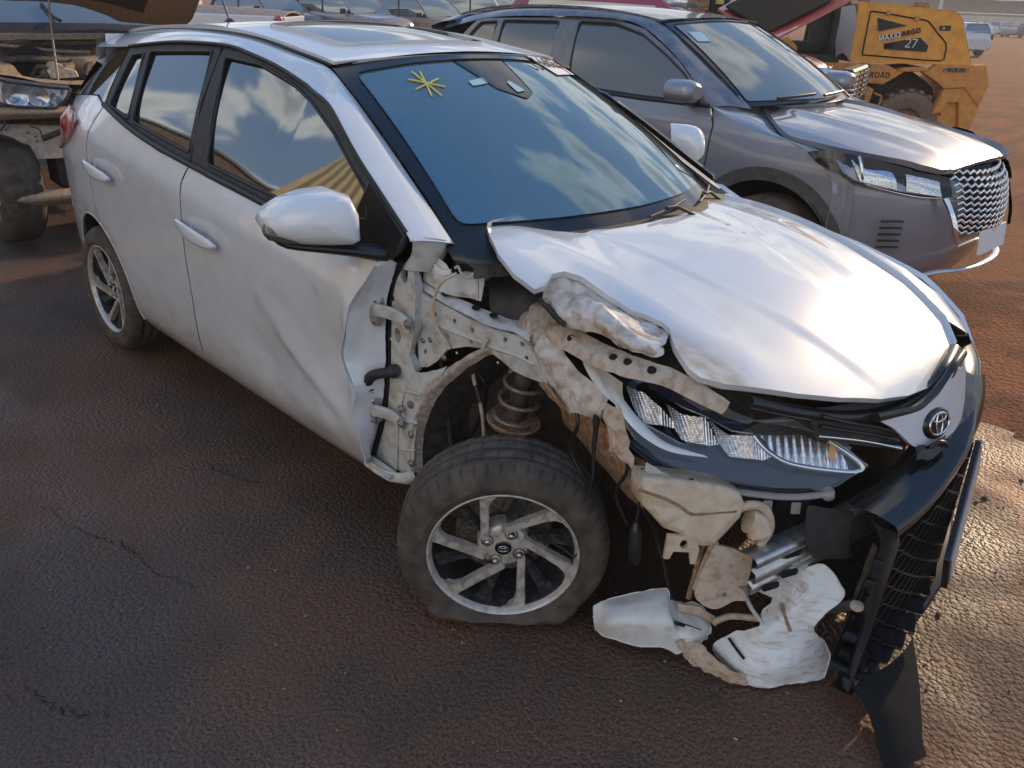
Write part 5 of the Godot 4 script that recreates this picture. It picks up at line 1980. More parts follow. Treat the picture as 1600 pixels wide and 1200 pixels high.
# ---------------------------------------------------------------- far side, back and inside of the hatchback
func far_side(c: Node3D) -> void:
	var pn: Material = M.white_paint
	var body := P2("-3.24 .26,-2.93 .22")
	body = P2("-3.24 .26,-2.92 .215")
	body.append_array(arc(-2.55, .30, .358, 196, -16, 26))
	body.append_array(P2("-1.6 .215,-.5 .21,-.37 .22"))
	body.append_array(arc(0, .30, .36, 193, -13, 26))
	body.append_array(P2(".50 .22,.66 .26,.74 .45,.70 .60,.60 .72,.45 .80,.2 .862,-.05 .895,-.30 .925,-.385 .962,-.9 .960,-1.413 1.004,-2.033 1.073,-2.338 1.133,-2.6 1.13,-2.9 1.105,-3.17 1.08,-3.235 .9"))
	var fz := func(p: Vector2): return Vector3(p.x, p.y, -(side_z(p.x, p.y) - .55 * pow(maxf(0.0, p.x - .30), 2.0)))
	put("left_side", sheet(MB.new(), body, fz, .05, .02), pn, c)
	# crown of the left wing between its side and the bonnet
	var cr := []
	for k in [[0.0, 0.0], [.35, .012], [.7, .014], [1.0, 0.0]]:
		var r := PackedVector3Array()
		for x in [-.33, -.2, -.05, .1, .25, .4, .52, .62, .68]:
			var yo: float = crv(x, P2("-.33 .93,-.2 .912,-.05 .893,.1 .875,.25 .850,.4 .815,.52 .765,.62 .70,.68 .62"))
			var a: Vector3 = fz.call(Vector2(x, yo))
			var zi := -lerpf(.722, .55, ss(.2, .68, x))
			var b := Vector3(x, hood_y(minf(x, .66), zi) - .004, zi)
			r.append(a.lerp(b, k[0]) + Vector3(0, k[1], -k[1] * .4))
		cr.append(r)
	var cb := MB.new()
	cb.grid(cr)
	put("left_wing_crown", cb, pn, c)
	var dlo := P2("-.385 .966,-.372 1.014,-.600 1.136,-.854 1.270,-1.023 1.312,-1.231 1.360,-1.452 1.392,-1.651 1.407,-2.009 1.396,-2.282 1.372,-2.462 1.352,-2.9 1.335,-3.06 1.10,-2.9 1.106,-2.6 1.134,-2.338 1.137,-2.033 1.077,-1.413 1.007,-.900 .963,-.6 .960")
	put("left_windows", sheet(MB.new(), dlo, left(-.05), .05, .01), M.tinted_glass, c)
	var outer := sm3(P3("-.345 1.000 .772,-.372 1.018 .765,-.600 1.140 .726,-.854 1.274 .664,-1.023 1.316 .629,-1.231 1.364 .610,-1.452 1.396 .598,-1.651 1.411 .592,-2.009 1.400 .604,-2.282 1.376 .616,-2.47 1.355 .622,-2.92 1.325 .585"), 4)
	var inn := sm3(P3("-.300 .985 .655,-.33 .998 .648,-.52 1.098 .612,-.75 1.225 .578,-.93 1.318 .553,-1.10 1.386 .533,-1.4 1.425 .520,-1.65 1.440 .512,-2.03 1.440 .505,-2.28 1.424 .497,-2.5 1.404 .488,-2.98 1.352 .455"), 4)
	var r0 := PackedVector3Array()
	var r1 := PackedVector3Array()
	var r2 := PackedVector3Array()
	for i in inn.size():
		if inn[i].x < -1.10:
			inn[i].y = roof_y(inn[i].x, inn[i].z) - .003
	for i in outer.size():
		r0.append(Vector3(inn[i].x, inn[i].y, -inn[i].z))
		var m := inn[i].lerp(outer[i], .22) + Vector3(0, -.004, .004)
		r1.append(Vector3(m.x, m.y, -m.z))
		var oo := inn[i].lerp(outer[i], .34) + Vector3(0, -.045, .0)
		r2.append(Vector3(oo.x, oo.y, -oo.z))
	var rl := MB.new()
	rl.grid([r0, r1, r2])
	put("left_roof_rail", rl, pn, c)
	# left headlamp
	var hl := MB.new()
	patch(hl, [".68 .70 -.42,.60 .735 -.54,.44 .785 -.655,.22 .83 -.735", ".735 .66 -.41,.66 .68 -.54,.48 .73 -.69,.24 .79 -.77", ".75 .60 -.40,.68 .61 -.54,.50 .66 -.72,.26 .74 -.79"], 4, 0.0, .01)
	put("headlamp", hl, M.tinted_glass, c)
	# back: tailgate, bumper, rear window, lamps
	var tg := []
	for y in [.24, .40, .55, .70, .90, 1.05, 1.10]:
		var r := PackedVector3Array()
		for i in 11:
			var u := -1.0 + i / 5.0
			r.append(Vector3(-3.24 - .05 * (1 - u * u) - .03 * ss(.7, .3, y) + .10 * ss(.9, 1.1, y), y, u * side_z(-3.225, minf(y, 1.05))))
		tg.append(r)
	var tb := MB.new()
	tb.grid(tg)
	put("tailgate", tb, pn, c)
	var rw := []
	for k in 4:
		var r := PackedVector3Array()
		for i in 9:
			var u := -1.0 + i / 4.0
			r.append(Vector3(lerpf(-3.14, -2.96, k / 3.0) - .05 * (1 - u * u), lerpf(1.10, 1.335, k / 3.0), u * lerpf(.64, .52, k / 3.0)))
		rw.append(r)
	var rb := MB.new()
	rb.grid(rw)
	put("rear_window", rb, M.tinted_glass, c)
	for s in [1.0, -1.0]:
		var tl := MB.new()
		var lens := rnd(P2("-3.12 1.05,-2.95 1.075,-2.80 1.09,-2.690 1.083,-2.563 1.054,-2.609 1.026,-2.708 .982,-2.866 .921,-3.008 .873,-3.12 .86"), .02)
		sheet(tl, lens, func(p: Vector2): return Vector3(p.x, p.y, s * (side_z(p.x, p.y) + .012 + .040 * bell(seg_d(p, Vector2(-3.1, .98), Vector2(-2.85, 1.02)), .055))), .03, .03)
		put("tail_lamp", tl, M.lamp_red, c)
	# floor and cabin
	var fl := MB.new()
	box(fl, Transform3D(Basis.IDENTITY, Vector3(-1.55, .245, 0)), Vector3(3.2, .06, 1.44), .02)
	put("floor_pan", fl, M.black_dusty, c)
	for s in [.36, -.36]:
		var seat := Node3D.new()
		seat.name = "front_seat"
		add_to(seat, c)
		var b := MB.new()
		box(b, Transform3D(Basis(Vector3(0, 0, 1), .12), Vector3(-1.20, .52, s)), Vector3(.50, .16, .48), .04)
		put("seat_cushion", b, M.seat_cloth, seat)
		b = MB.new()
		box(b, Transform3D(Basis(Vector3(0, 0, 1), .30), Vector3(-1.50, .84, s)), Vector3(.14, .62, .46), .04)
		put("backrest", b, M.seat_cloth, seat)
		b = MB.new()
		box(b, Transform3D(Basis(Vector3(0, 0, 1), .2), Vector3(-1.60, 1.22, s)), Vector3(.09, .17, .26), .03)
		put("headrest", b, M.seat_cloth, seat)
	var bench := MB.new()
	box(bench, Transform3D(Basis(Vector3(0, 0, 1), .3), Vector3(-2.35, .85, 0)), Vector3(.15, .62, 1.2), .05)
	put("rear_bench", bench, M.seat_cloth, c)
	var dash := MB.new()
	patch(dash, ["-.36 .95 -.62,-.24 .965 -.3,-.22 .965 0,-.24 .965 .3,-.36 .95 .62", "-.62 .955 -.66,-.58 .98 -.3,-.58 .985 0,-.58 .98 .3,-.62 .955 .66", "-.80 .90 -.68,-.80 .93 -.3,-.80 .94 0,-.80 .93 .3,-.80 .90 .68", "-.76 .60 -.68,-.76 .62 -.3,-.76 .6 0,-.76 .62 .3,-.76 .60 .68"], 4, 0.0, 0.0)
	put("dashboard", dash, M.black_matte, c)
	var sw := MB.new()
	ring_tube(sw, face(Vector3(-.92, .90, -.36), Vector3(-.9, .42, 0)), .185, .185, .014)
	put("steering_wheel", sw, M.black_plastic, c)


func torn_cover() -> void:
	var o := thing("bumper_corner", "torn white bumper corner lying on the wet asphalt under the car's nose", "bumper piece", Vector3(.55, 0, .50))
	var back := Transform3D(Basis.IDENTITY, -o.position)
	var fl := spot(["0.285 0.100 0.645,0.309 0.110 0.596,0.366 0.140 0.546,0.417 0.160 0.502,0.439 0.140 0.505,0.450 0.110 0.448,0.493 0.100 0.422,0.533 0.080 0.447",
		"0.290 0.070 0.645,0.345 0.115 0.632,0.402 0.140 0.586,0.449 0.148 0.533,0.463 0.105 0.529,0.504 0.098 0.495,0.531 0.090 0.465,0.546 0.070 0.454",
		"0.296 0.040 0.645,0.360 0.090 0.660,0.427 0.110 0.619,0.483 0.114 0.568,0.505 0.085 0.546,0.534 0.083 0.520,0.544 0.070 0.486,0.544 0.050 0.459",
		"0.296 0.010 0.631,0.341 0.020 0.641,0.403 0.020 0.616,0.474 0.020 0.567,0.512 0.018 0.546,0.529 0.028 0.529,0.538 0.030 0.482,0.536 0.030 0.454"])
	var fr := spot(["0.590 0.200 0.374,0.640 0.240 0.358,0.702 0.300 0.325,0.748 0.320 0.296,0.814 0.270 0.296",
		"0.627 0.170 0.387,0.680 0.200 0.382,0.734 0.250 0.356,0.775 0.270 0.309,0.806 0.250 0.303",
		"0.575 0.130 0.420,0.679 0.150 0.443,0.721 0.165 0.412,0.752 0.190 0.368,0.782 0.180 0.355",
		"0.589 0.085 0.471,0.681 0.100 0.463,0.740 0.120 0.412,0.775 0.130 0.354,0.792 0.110 0.309",
		"0.560 0.050 0.479,0.672 0.050 0.496,0.754 0.070 0.436,0.793 0.070 0.341,0.808 0.060 0.290",
		"0.579 0.012 0.464,0.707 0.008 0.486,0.761 0.008 0.412,0.795 0.008 0.367,0.816 0.008 0.317"])
	var l := sheet(MB.new(), fray(P2("0 .05,.10 0,.2 .03,.3 0,.44 0,.52 .12,.58 .02,.70 .08,.78 .0,.90 .03,1 .12,.97 .35,1 .5,.93 .62,.96 .8,.86 .78,.80 .95,.68 .86,.55 .98,.42 .93,.3 1,.2 .94,.1 1,.05 .92,0 .96,.02 .6,0 .4"), .012), fl, .03, .003, [rnd(P2(".50 .33,.66 .40,.80 .50,.79 .54,.64 .45,.50 .38"), .01)])
	var r := sheet(MB.new(), fray(P2("0 .02,.2 .04,.45 0,.72 0,.95 .02,1 .15,.97 .30,.94 .40,.90 .50,.97 .56,1 .7,.97 .85,1 1,.7 .98,.4 1,.15 .96,.02 .98,.05 .8,.0 .62,.10 .5,.22 .38,.14 .25,.2 .14"), .012), fr, .03, .003)
	crumple(r, .0012, 22)
	var s := sheet(MB.new(), fray(P2("0 .1,.2 0,.5 .04,.8 0,1 .1,.98 .5,1 .9,.7 1,.4 .9,.2 1,0 .9,.04 .5"), .02), spot(["0.499 0.070 0.563,0.546 0.070 0.518,0.613 0.060 0.526,0.667 0.050 0.518,0.710 0.030 0.466", "0.519 0.050 0.562,0.560 0.050 0.534,0.616 0.030 0.532,0.662 0.024 0.520,0.707 0.015 0.474", "0.538 0.015 0.538,0.560 0.010 0.540,0.615 0.010 0.531,0.656 0.010 0.520,0.702 0.005 0.484"]), .05, .003)
	crumple(s, .003, 23)
	for k in [["smooth_skin", l, M.white_plastic], ["scuffed_skin", r, M.white_scraped], ["crushed_lip", s, M.tan_beam]]:
		for i in k[1].v.size():
			k[1].v[i] = back * k[1].v[i]
		put(k[0], k[1], k[2], o)
	var e := MB.new()
	patch(e, [".46 .135 .50,.50 .125 .46,.54 .10 .43", ".465 .115 .505,.51 .105 .468,.548 .078 .44"], 3, .004, .002, 40)
	for i in e.v.size():
		e.v[i] = back * e.v[i]
	put("torn_rib", e, M.tan_beam, o)
	for k in [["opening_rim", ".548 .098 .452,.575 .122 .430,.610 .135 .415,.650 .150 .405,.668 .175 .392", .010, M.tan_beam], ["tear", ".405 .128 .570,.44 .118 .560,.475 .105 .545,.505 .098 .525", .003, M.dark_hole], ["tear", ".61 .098 .475,.635 .088 .482,.668 .075 .488", .004, M.dark_hole], ["scrape", ".690 .215 .388,.715 .190 .400,.735 .160 .402", .005, M.rusty], ["scrape", ".745 .285 .315,.770 .255 .312,.785 .225 .318", .004, M.rusty], ["fold", ".585 .185 .385,.635 .165 .412,.70 .155 .425,.76 .165 .362", .006, M.white_dirty]]:
		var p := sm3(P3(k[1]), 5)
		for i in p.size():
			p[i] = back * p[i]
		put(k[0], tube(MB.new(), p, k[2], 6), k[3], o)


# ---------------------------------------------------------------- the grey sport utility car beside it
var KB := P2(".22 .80,.32 .845,.45 .868,.60 .876,.75 .874,.88 .866,.97 .862,1.02 .85,1.06 .838,1.2 .785,1.35 .715,1.45 .655,1.50 .61,1.55 .54")
var KH := P2("-.35 1.09,-.1 1.075,.2 1.035,.5 .975,.7 .92,.82 .86")
var KR := P2("-3.1 1.47,-2.6 1.55,-1.9 1.58,-1.4 1.565,-1.0 1.52")


func suv_z(x: float, y: float) -> float:
	var r := 0.0
	if x < -2.3:
		r += .10 * (x + 2.3) * (x + 2.3)
	if x > -.3:
		r += .10 * (x + .3) * (x + .3)
	if x > .35:
		r += .9 * (x - .35) * (x - .35)
	# haunch over the front wheel, waist between
	var h := .018 * bell(x - .05, .5) * bell(y - .86, .09) - .012 * bell(y - .66, .10) * ss(-.55, -.8, x)
	return crv(y, KB) - r + h


func suv_side(off: float, s := 1.0) -> Callable:
	return func(p: Vector2): return Vector3(p.x, p.y, s * (suv_z(p.x, p.y) + off))


func suv_hood(x: float, z: float) -> float:
	var a := absf(z)
	return crv(x, KH) - .10 * z * z + .012 * (1.0 - ss(.45, .74, x)) * bell(a - (.34 - .12 * ss(0, .8, x)), .06) - .02 * ss(.62, .80, a)


func suv() -> void:
	var o := thing("grey_suv", "grey sport utility car with dusty roof, parked nose-out behind the white hatchback", "car", Vector3(-.913, 0, -2.998))
	var pn: Material = M.grey_paint
	for s in [1.0, -1.0]:
		# panels
		var door := P2("-.44 .40,-.43 .60,-.412 .81,-.405 .995,-.455 1.085,-.95 1.075,-1.66 1.085,-1.675 .75,-1.66 .38")
		var fd := put("front_door", sheet(MB.new(), door, suv_side(0.0, s), .06, .02), pn, o)
		var rdoor := P2("-1.672 .38,-1.688 .75,-1.672 1.087,-2.42 1.12,-2.45 1.0,-2.40 .82")
		rdoor.append_array(arc(-2.61, .34, .41, 62, 8, 10))
		var rd := put("rear_door", sheet(MB.new(), rdoor, suv_side(0.0, s), .06, .02), pn, o)
		var wing := P2("-.43 .40")
		wing.append_array(arc(0, .34, .43, 172, 20, 22))
		wing.append_array(P2(".47 .56,.455 .80,.33 .872,.20 .935,.06 .972,-.10 .99,-.30 1.045,-.43 1.085,-.395 .995,-.402 .81,-.42 .60"))
		put("front_wing", sheet(MB.new(), wing, suv_side(0.0, s), .04, .02), pn, o)
		var cr := []
		for k0 in [[0.0, -.004], [.4, .010], [.75, .008], [1.0, 0.0]]:
			var r := PackedVector3Array()
			for q in [[-.36, .50, -.44, 1.088], [-.20, .625, -.25, 1.03], [-.065, .742, -.10, .99], [.06, .826, .06, .972], [.2, .805, .2, .935], [.374, .75, .345, .865], [.47, .71, .44, .81]]:
				var a := Vector3(q[0], suv_hood(q[0], q[1]), q[1])
				var e := Vector3(q[2], q[3], suv_z(q[2], q[3]))
				r.append((a.lerp(e, k0[0]) + Vector3(0, k0[1], k0[1] * .5)) * Vector3(1, 1, s))
			cr.append(r)
		var crb := MB.new()
		patch(crb, cr, 3)
		put("wing_crown", crb, pn, o)
		var arch := P2("-.55 .30")
		arch = arc(0, .34, .485, 186, -4, 30)
		var ai := arc(0, .34, .415, -4, 186, 30)
		arch.append_array(ai)
		put("arch_cladding", sheet(MB.new(), arch, suv_side(.012, s), .05, .02), M.grey_cladding, o)
		var quarter := P2("-2.46 1.0,-2.43 1.12,-3.10 1.12,-3.30 1.0,-3.34 .60,-3.32 .34,-3.04 .34")
		quarter.append_array(arc(-2.61, .34, .42, 0, 60, 10))
		quarter = P2("-2.43 1.12,-3.10 1.14,-3.30 1.0,-3.34 .60,-3.32 .30,-3.04 .28")
		quarter.append_array(arc(-2.61, .34, .42, -6, 61, 22).slice(0, 0))
		quarter.append_array(arc(-2.61, .34, .42, 188, 60, 18))
		quarter.append_array(P2("-2.405 .82,-2.46 1.0"))
		put("quarter_panel", sheet(MB.new(), quarter, suv_side(0.0, s), .06, .02), pn, o)
		put("sill_cladding", sheet(MB.new(), P2("-.46 .22,-.44 .39,-1.66 .37,-2.16 .36,-2.12 .22"), suv_side(.008, s), .1, .03), M.grey_cladding, o)
		# windows
		var dlo := P2("-.452 1.088,-.62 1.21,-.772 1.311,-.93 1.39,-1.111 1.466,-1.369 1.512,-1.715 1.516,-1.839 1.504,-2.513 1.472,-2.65 1.451,-2.74 1.36,-2.80 1.14,-2.42 1.125,-1.66 1.09,-.95 1.08")
		var fg := rnd(P2("-.53 1.105,-.70 1.245,-.88 1.338,-1.11 1.437,-1.364 1.488,-1.661 1.486,-1.57 1.112,-.95 1.10"), .02)
		var rg := rnd(P2("-1.76 1.115,-1.838 1.480,-2.363 1.463,-2.30 1.135"), .02)
		var qg := rnd(P2("-2.37 1.145,-2.42 1.455,-2.593 1.442,-2.66 1.36,-2.70 1.16"), .02)
		put("window_frame", sheet(MB.new(), dlo, suv_side(-.003, s), .05, .012, [fg, rg, qg]), M.grey_dusty_paint, o)
		var k := 0
		for g in [fg, rg, qg]:
			put("side_window", sheet(MB.new(), Geometry2D.offset_polygon(g, .012)[0], suv_side(-.014, s), .1, 0.0), M.dusty_glass, [fd, rd, o][k])
			var ring := PackedVector3Array()
			for q in g:
				ring.append(Vector3(q.x, q.y, s * (suv_z(q.x, q.y) - .003)))
			ring.append(ring[0])
			put("window_seal", tube(MB.new(), ring, .007, 6, false), M.rubber_trim, [fd, rd, o][k])
			k += 1
		put("waist_strip", tube(MB.new(), PackedVector3Array([Vector3(-.46, 1.092, s * suv_z(-.46, 1.092)), Vector3(-.95, 1.086, s * suv_z(-.95, 1.086)), Vector3(-1.66, 1.096, s * suv_z(-1.66, 1.096)), Vector3(-2.42, 1.13, s * suv_z(-2.42, 1.13))]), .012, 8), M.rubber_trim, o)
		for q in [Vector2(-1.50, .955), Vector2(-2.32, .99)]:
			var hb := MB.new()
			box(hb, face(Vector3(q.x, q.y, s * (suv_z(q.x, q.y) + .03)), Vector3(0, 0, s)), Vector3(.20, .026, .022), .008)
			put("door_handle", hb, pn, fd if q.x > -1.6 else rd)
		# dark pillar and roof edge
		var inn := sm3(P3("-.30 1.085 .64,-.52 1.215 .60,-.80 1.375 .565,-1.07 1.505 .55,-1.4 1.548 .54,-1.9 1.56 .53,-2.5 1.535 .515,-3.0 1.46 .48"), 4)
		var out_ := sm3(P3("-.452 1.088 .822,-.62 1.215 .775,-.80 1.330 .722,-1.10 1.468 .642,-1.38 1.515 .612,-1.9 1.510 .615,-2.5 1.478 .630,-3.02 1.38 .64"), 4)
		var r0 := PackedVector3Array()
		var r1 := PackedVector3Array()
		var r2 := PackedVector3Array()
		for i in inn.size():
			r0.append(inn[i] * Vector3(1, 1, s))
			r1.append((inn[i].lerp(out_[i], .55) + Vector3(0, .012, .012)) * Vector3(1, 1, s))
			r2.append(out_[i] * Vector3(1, 1, s))
		var rb := MB.new()
		rb.grid([r0, r1, r2])
		put("roof_rail", rb, M.dark_roof, o)
		# headlamp: smoked tub, chrome bar, pale lens
		var lp := MB.new()
		patch(lp, [
			".205 .935 .875,.30 .955 .868,.415 .944 .818,.557 .904 .672,.68 .872 .55,.768 .848 .45",
			".25 .905 .885,.34 .905 .872,.45 .885 .815,.58 .848 .682,.70 .820 .56,.795 .800 .45",
			".32 .865 .885,.39 .850 .865,.47 .815 .812,.59 .785 .690,.71 .765 .57,.81 .758 .45"], 4, 0.0, .02)
		for i in lp.v.size():
			lp.v[i].z *= s
			lp.n[i].z *= s
		put("headlamp", lp, M.black_gloss, o)
		var l1 := MB.new()
		patch(l1, [".33 .948 .868,.42 .935 .828,.56 .895 .685,.68 .862 .56,.755 .838 .462", ".37 .905 .878,.46 .880 .822,.585 .845 .694,.70 .815 .57,.785 .795 .46", ".41 .86 .872,.48 .820 .818,.60 .788 .702,.715 .768 .58,.80 .762 .46"], 4, 0.0, .004)
		for i in l1.v.size():
			l1.v[i] = (l1.v[i] + Vector3(.003, .002, .003)) * Vector3(1, 1, s)
			l1.n[i].z *= s
		put("lamp_backing", l1, M.smoked_lens, o)
		var l2 := MB.new()
		patch(l2, [".42 .925 .838,.50 .895 .762,.58 .868 .690", ".455 .875 .838,.53 .858 .764,.61 .838 .695", ".485 .825 .826,.555 .808 .755,.625 .79 .69"], 3, 0.0, .004)
		var l3 := MB.new()
		patch(l3, [".63 .865 .640,.70 .848 .566,.755 .832 .505", ".645 .830 .648,.715 .812 .575,.77 .798 .512", ".655 .785 .648,.725 .772 .578,.785 .762 .508"], 3, 0.0, .004)
		for m in [l2, l3]:
			for i in m.v.size():
				m.v[i] = (m.v[i] + Vector3(.004, .002, .004)) * Vector3(1, 1, s)
				m.n[i].z *= s
			put("lamp_reflector", m, M.reflector, o)
		put("bright_bar", tube(MB.new(), sm3(P3(".450 .942 .812,.478 .905 .826,.492 .86 .826,.505 .815 .80,.59 .782 .700,.70 .757 .585,.80 .752 .46"), 5), .008, 8), M.chrome, o)
		var bb: MeshInstance3D = o.get_child(o.get_child_count() - 1)
		if s < 0:
			var am := MB.new()
			tube(am, sm3(P3(".450 .942 -.812,.478 .905 -.826,.492 .86 -.826,.505 .815 -.80,.59 .782 -.700,.70 .757 -.585,.80 .752 -.46"), 5), .008, 8)
			bb.mesh = am.mesh()
		# boomerang
		var bm := MB.new()
		patch(bm, [".795 .760 .468,.835 .685 .440,.872 .60 .418,.890 .52 .402", ".79 .750 .500,.825 .685 .470,.858 .60 .440,.882 .51 .408"], 4, 0.0, .012)
		for i in bm.v.size():
			bm.v[i].z *= s
			bm.n[i].z *= s
		put("chrome_boomerang", bm, M.chrome, o)
		# fog recess with louvres
		for k2 in 5:
			var y := .495 + k2 * .034
			put("fog_louvre", tube(MB.new(), sm3(PackedVector3Array([Vector3(.602, y, s * .738), Vector3(.645, y + .004, s * .700), Vector3(.682, y + .004, s * .655)]), 3), .010, 6, true, .5), M.black_plastic, o)
		# door mirror
		var rings := []
		for k3 in [[-.47, .55], [-.49, .85], [-.53, 1.0], [-.60, 1.0], [-.64, .96]]:
			var r := PackedVector3Array()
			for q in rnd(P2(".86 1.125,.90 1.105,1.00 1.110,1.045 1.15,1.03 1.215,.96 1.235,.89 1.22,.86 1.18"), .02, 2):
				var c := Vector2(.95, 1.17)
				var w: Vector2 = c + (q - c) * k3[1]
				r.append(Vector3(k3[0], w.y, s * w.x))
			rings.append(r)
		put("door_mirror", loft(MB.new(), rings, 2), pn, o)
		put("mirror_foot", tube(MB.new(), PackedVector3Array([Vector3(-.56, 1.10, s * .82), Vector3(-.56, 1.125, s * .92)]), .03, 8), M.black_plastic, o)
		# wheels
		for x in [0.0, -2.61]:
			simple_wheel(o, Vector3(x, .335, s * .77), s, .335, .21, M.alloy)
		var li := []
		for zz in [.86, .6]:
			var row := PackedVector3Array()
			for q in arc(0, .34, .43, -12, 192, 20):
				row.append(Vector3(q.x, q.y, s * zz))
			li.append(row)
		var lb := MB.new()
		lb.grid(li)
		sheet(lb, arc(0, .34, .43, 0, 360, 30), func(p: Vector2): return Vector3(p.x, p.y, s * .6), .2, 0.0)
		put("wheel_arch_liner", lb, M.dark_hole, o)
	# bonnet, nose
	var hood := P2("-.334 .463,-.20 .62,-.065 .738,.02 .80,.06 .822,.12 .820,.25 .785,.374 .745,.55 .668,.68 .600,.745 .52,.772 .42,.78 .2,.782 0,.78 -.2,.772 -.42,.745 -.52,.68 -.60,.55 -.668,.374 -.745,.25 -.785,.12 -.82,.06 -.822,.02 -.80,-.065 -.738,-.20 -.62,-.334 -.463,-.25 -.3,-.22 0,-.25 .3")
	put("bonnet", sheet(MB.new(), hood, func(p: Vector2): return Vector3(p.x, suv_hood(p.x, p.y), p.y), .035, .03), pn, o)
	var cowl := []
	for j in 3:
		var r := PackedVector3Array()
		for i in 9:
			var u := -1.0 + i / 4.0
			r.append(Vector3(-.33 + .13 * (1 - u * u) + [-.06, .02, .12][j], 1.082 + [.012, -.015, -.03][j] - .01 * u * u, u * .66))
		cowl.append(r)
	var cb := MB.new()
	cb.grid(cowl)
	put("scuttle_panel", cb, M.black_matte, o)
	# bumper skin
	var bs := []
	for k in [[.74, .84, .0], [.79, .80, .0], [.80, .74, .02], [.805, .66, .035], [.80, .56, .04], [.79, .46, .03], [.77, .36, .0], [.72, .26, -.03]]:
		var r := PackedVector3Array()
		for i in 17:
			var u := -1.0 + i / 8.0
			var a := absf(u)
			var z := u * .845
			var x: float = .905 - .46 * pow(a, 3.2) - (.905 - k[0]) * .8 + k[2] * (1 - a)
			r.append(Vector3(x, k[1] - .02 * (1 - a) * float(k[1] > .8), z))
		bs.append(r)
	var bsb := MB.new()
	bsb.grid(bs)
	put("front_bumper", bsb, pn, o)
	var gl := []
	for k in [[.770, .875], [.862, .74], [.890, .62], [.885, .54]]:
		var r := PackedVector3Array()
		for i in 11:
			var u := -1.0 + i / 5.0
			r.append(Vector3(k[0] - .10 * u * u + .02, k[1] + .02 * u * u, u * (.36 if k[1] > .7 else .32)))
		gl.append(r)
	var gb := MB.new()
	gb.grid(gl)
	put("grille_back", gb, M.dark_hole, o)
	for k in 11:
		var y := .545 + k * .031
		var pts := PackedVector3Array()
		for i in 29:
			var u := -1.0 + i / 14.0
			var w := lerpf(.33, .40, k / 10.0)
			var x0: float = crv(y, P2(".54 .905,.62 .915,.74 .892,.80 .865,.87 .80"))
			pts.append(Vector3(x0 - .10 * u * u + .022, y + .02 * u * u + .008 * (1.0 if i % 2 else -1.0), u * w))
		put("grille_bar", tube(MB.new(), pts, .009, 6), M.chrome, o)
	var lip := PackedVector3Array()
	for i in 13:
		var u := -1.0 + i / 6.0
		lip.append(Vector3(.925 - .25 * pow(absf(u), 2.6), .36 + .02 * u * u - .05 * ss(.6, 1, absf(u)), u * .66))
	put("silver_lip", tube(MB.new(), lip, .022, 8, true, .5), M.silver_paint, o)
	var pt := face(Vector3(.935, .50, 0), Vector3(1, .12, 0))
	put("number_plate", plate(MB.new(), rnd(P2("-.20 -.065,.20 -.065,.20 .065,-.20 .065"), .008), pt, .012, .002), M.paper, o)
	# windscreen and roof
	var scr := func(p: Vector2):
		var k := 1.0 - p.x * p.x
		var ft := Vector3(-.33 + .13 * k, 1.09 + .012 * k, .65 * p.x)
		var hd := Vector3(-1.06 + .08 * k, 1.508 + .03 * k, .548 * p.x)
		return ft.lerp(hd, p.y) + Vector3(.45, .85, 0) * (.022 * 4.0 * p.y * (1.0 - p.y))
	var ws := rnd(P2("-.95 .05,0 .03,.95 .05,.93 .5,.91 .95,0 .96,-.91 .95,-.93 .5"), .03)
	var pane := put("windscreen", sheet(MB.new(), ws, scr, .08, 0.0), M.dusty_screen, o)
	put("black_band", sheet(MB.new(), P2("-1 0,0 -.01,1 0,1 .5,1 1,0 1,-1 1,-1 .5"), scr, .08, .006, [Geometry2D.offset_polygon(ws, -.002)[0]]), M.black_gloss, pane)
	put("toll_tag", sheet(MB.new(), rnd(P2(".84 .84,.66 .83,.70 .70,.86 .71"), .01), func(p: Vector2): return scr.call(p) + Vector3(.5, .85, 0) * .004, .08, .001), M.blue_tag, pane)
	for k in [.42, -.28]:
		var pts := PackedVector3Array()
		for i in 7:
			pts.append((scr.call(Vector2(k + .25 - .55 * i / 6.0, .03 + .02 * i / 6.0)) as Vector3) + Vector3(.02, .025, 0))
		put("wiper", tube(MB.new(), pts, .010, 6), M.black_plastic, o)
	var roof := P2("-1.06 .55,-1.00 .3,-.98 0,-1.00 -.3,-1.06 -.55,-1.9 -.53,-2.5 -.515,-3.0 -.48,-3.08 0,-3.0 .48,-2.5 .515,-1.9 .53")
	put("roof", sheet(MB.new(), roof, func(p: Vector2): return Vector3(p.x, crv(p.x, KR) - .10 * p.y * p.y + .012, p.y), .08, .015), M.dark_roof, o)
	var sp := []
	for z in [-.62, -.5, -.2, .2, .5, .62]:
		var e := ss(.45, .62, absf(z)) * .05
		sp.append(PackedVector3Array([Vector3(-2.9, 1.495 - e, z), Vector3(-3.08, 1.475 - e, z), Vector3(-3.2, 1.44 - e, z), Vector3(-3.19, 1.41 - e, z), Vector3(-2.95, 1.41 - e, z)]))
	var spb := MB.new()
	spb.grid(sp, true)
	put("spoiler", spb, M.dark_roof, o)
	var tg := []
	for k in [[-3.36, .3], [-3.38, .55], [-3.36, .8], [-3.30, 1.05], [-3.22, 1.25], [-3.10, 1.42]]:
		var r := PackedVector3Array()
		for i in 7:
			var u := -1.0 + i / 3.0
			r.append(Vector3(k[0] + .08 * u * u, k[1], u * minf(suv_z(-3.2, k[1]), .80)))
		tg.append(r)
	var tb := MB.new()
	tb.grid(tg)
	put("tailgate", tb, pn, o)
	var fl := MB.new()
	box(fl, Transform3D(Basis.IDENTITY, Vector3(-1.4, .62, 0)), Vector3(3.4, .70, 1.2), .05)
	put("cabin_floor", fl, M.dark_hole, o)
